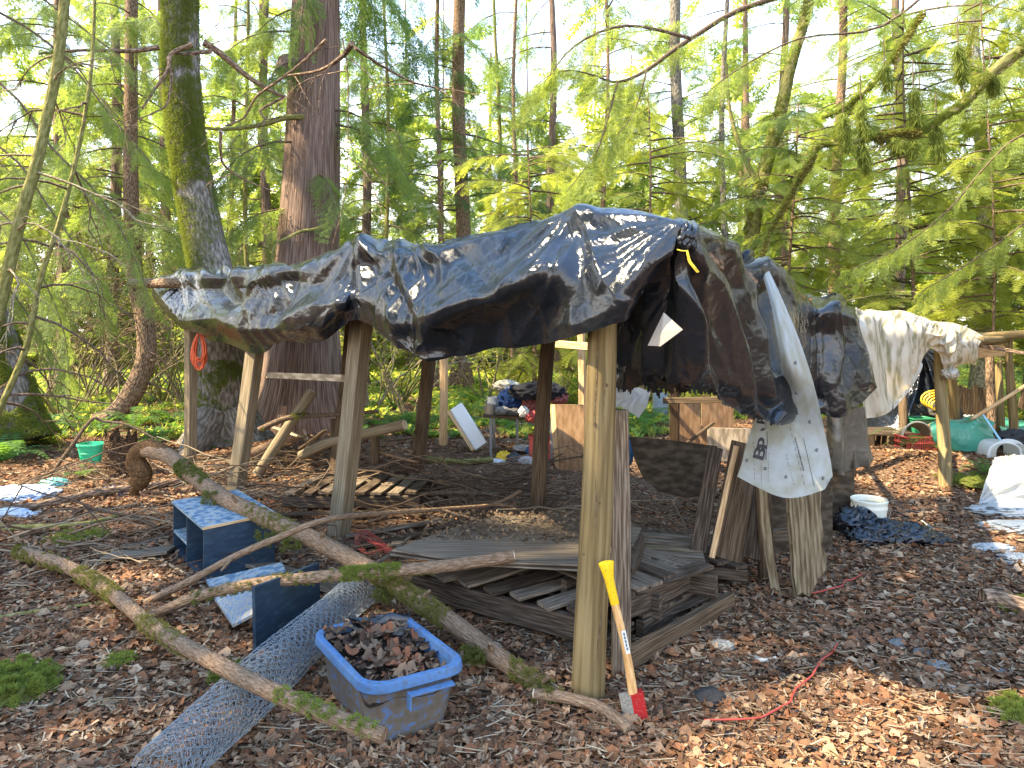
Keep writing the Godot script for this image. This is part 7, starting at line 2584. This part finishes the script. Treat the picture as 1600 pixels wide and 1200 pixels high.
func build_litter() -> void:
	var tones := [Color(0.2, 0.098, 0.05), Color(0.26, 0.145, 0.078), Color(0.31, 0.195, 0.112), Color(0.13, 0.068, 0.036), Color(0.25, 0.11, 0.052), Color(0.34, 0.235, 0.145), Color(0.165, 0.09, 0.05)]
	for k in 4:
		var spots := []
		var cols := []
		for i in 42000:
			var d := 2.0 + 13.0 * pow(rng.randf(), 1.5)
			var x := rng.randf_range(-0.92, 0.92) * d
			var sunk := 0.35 if (x > -1.6 and x < 1.6 and d > 4.0 and d < 8.5) else 1.0
			if rng.randf() > sunk:
				continue
			var q := Vector3(x, rise(x, -d) + rng.randf_range(0.0, 0.02), -d)
			var size := (0.008 + 0.03 * pow(rng.randf(), 3.2)) * (1.0 + 0.03 * d)
			var tf := upright(q, size, 0.6)
			tf.basis = tf.basis * Basis.from_scale(Vector3(rng.randf_range(0.7, 1.3), rng.randf_range(0.5, 1.2), rng.randf_range(0.5, 1.1)))
			spots.append(tf)
			var c: Color = tones[rng.randi() % tones.size()]
			cols.append(c * rng.randf_range(0.6, 1.15))
		var o := scatter("fallen_leaves", leafy["leaf"][k], mats["dead_leaf"], spots, self, cols)
		tag(o, ["curled brown maple leaves scattered over the forest floor", "tan and russet dead leaves matted on the ground", "dark wet dead leaves matted on the ground", "small crumpled dead leaves over the path"][k], "leaves", "", "stuff")
	var st := []
	var sc := []
	for i in 26000:
		var d := 2.0 + 11.0 * pow(rng.randf(), 1.5)
		var x := rng.randf_range(-0.92, 0.92) * d
		var q := Vector3(x, rise(x, -d) + rng.randf_range(0.005, 0.03), -d)
		var b := Basis(Vector3.UP, rng.randf() * TAU) * Basis(Vector3(0, 0, 1), rng.randf_range(-0.25, 0.25))
		var l := 0.02 + 0.13 * pow(rng.randf(), 2.5)
		st.append(Transform3D(b.scaled(Vector3(l, minf(l, 0.05), minf(l, 0.05))), q))
		sc.append([Color(0.24, 0.17, 0.1), Color(0.14, 0.085, 0.05), Color(0.33, 0.26, 0.17), Color(0.08, 0.05, 0.03)][rng.randi() % 4])
	tag(scatter("twig_litter", leafy["stalk"], mats["chips"], st, self, sc), "broken twigs, stalks and bark chips over the forest floor", "litter", "", "stuff")
	# brushwood: thin broken branches lying about under the roof and over the left of the yard
	var br := Shape.new()
	rng.seed = 4242
	for k in 3:
		twig(br, Vector3(-0.5, 0.02 * k, 0.12 * k - 0.1), Vector3(1, 0.02, 0.15 * (k - 1)), 1.1, 0.012, 1, 0.0)
	var mesh := br.mesh()
	var bs := []
	var bc := []
	for i in 110:
		var q := Vector3.ZERO
		if i % 5 < 3:
			q = Vector3(rng.randf_range(-3.4, 0.9), 0, rng.randf_range(-7.6, -4.9))
		else:
			q = Vector3(rng.randf_range(-5.0, -1.6), 0, rng.randf_range(-8.0, -3.6))
		q.y = rise(q.x, q.z) + rng.randf_range(0.02, 0.08)
		var b := Basis(Vector3.UP, rng.randf_range(-0.7, 0.7) + (PI if i % 2 else 0.0)) * Basis(Vector3(0, 0, 1), rng.randf_range(-0.08, 0.1)) * Basis(Vector3(1, 0, 0), rng.randf() * 0.6)
		bs.append(Transform3D(b.scaled(Vector3.ONE * rng.randf_range(0.35, 1.1)), q))
		bc.append([Color(0.16, 0.11, 0.07), Color(0.09, 0.06, 0.04), Color(0.22, 0.17, 0.11)][rng.randi() % 3])
	tag(scatter("brushwood", mesh, mats["chips"], bs, self, bc), "broken thin branches littering the ground under the roof", "brushwood", "", "stuff")
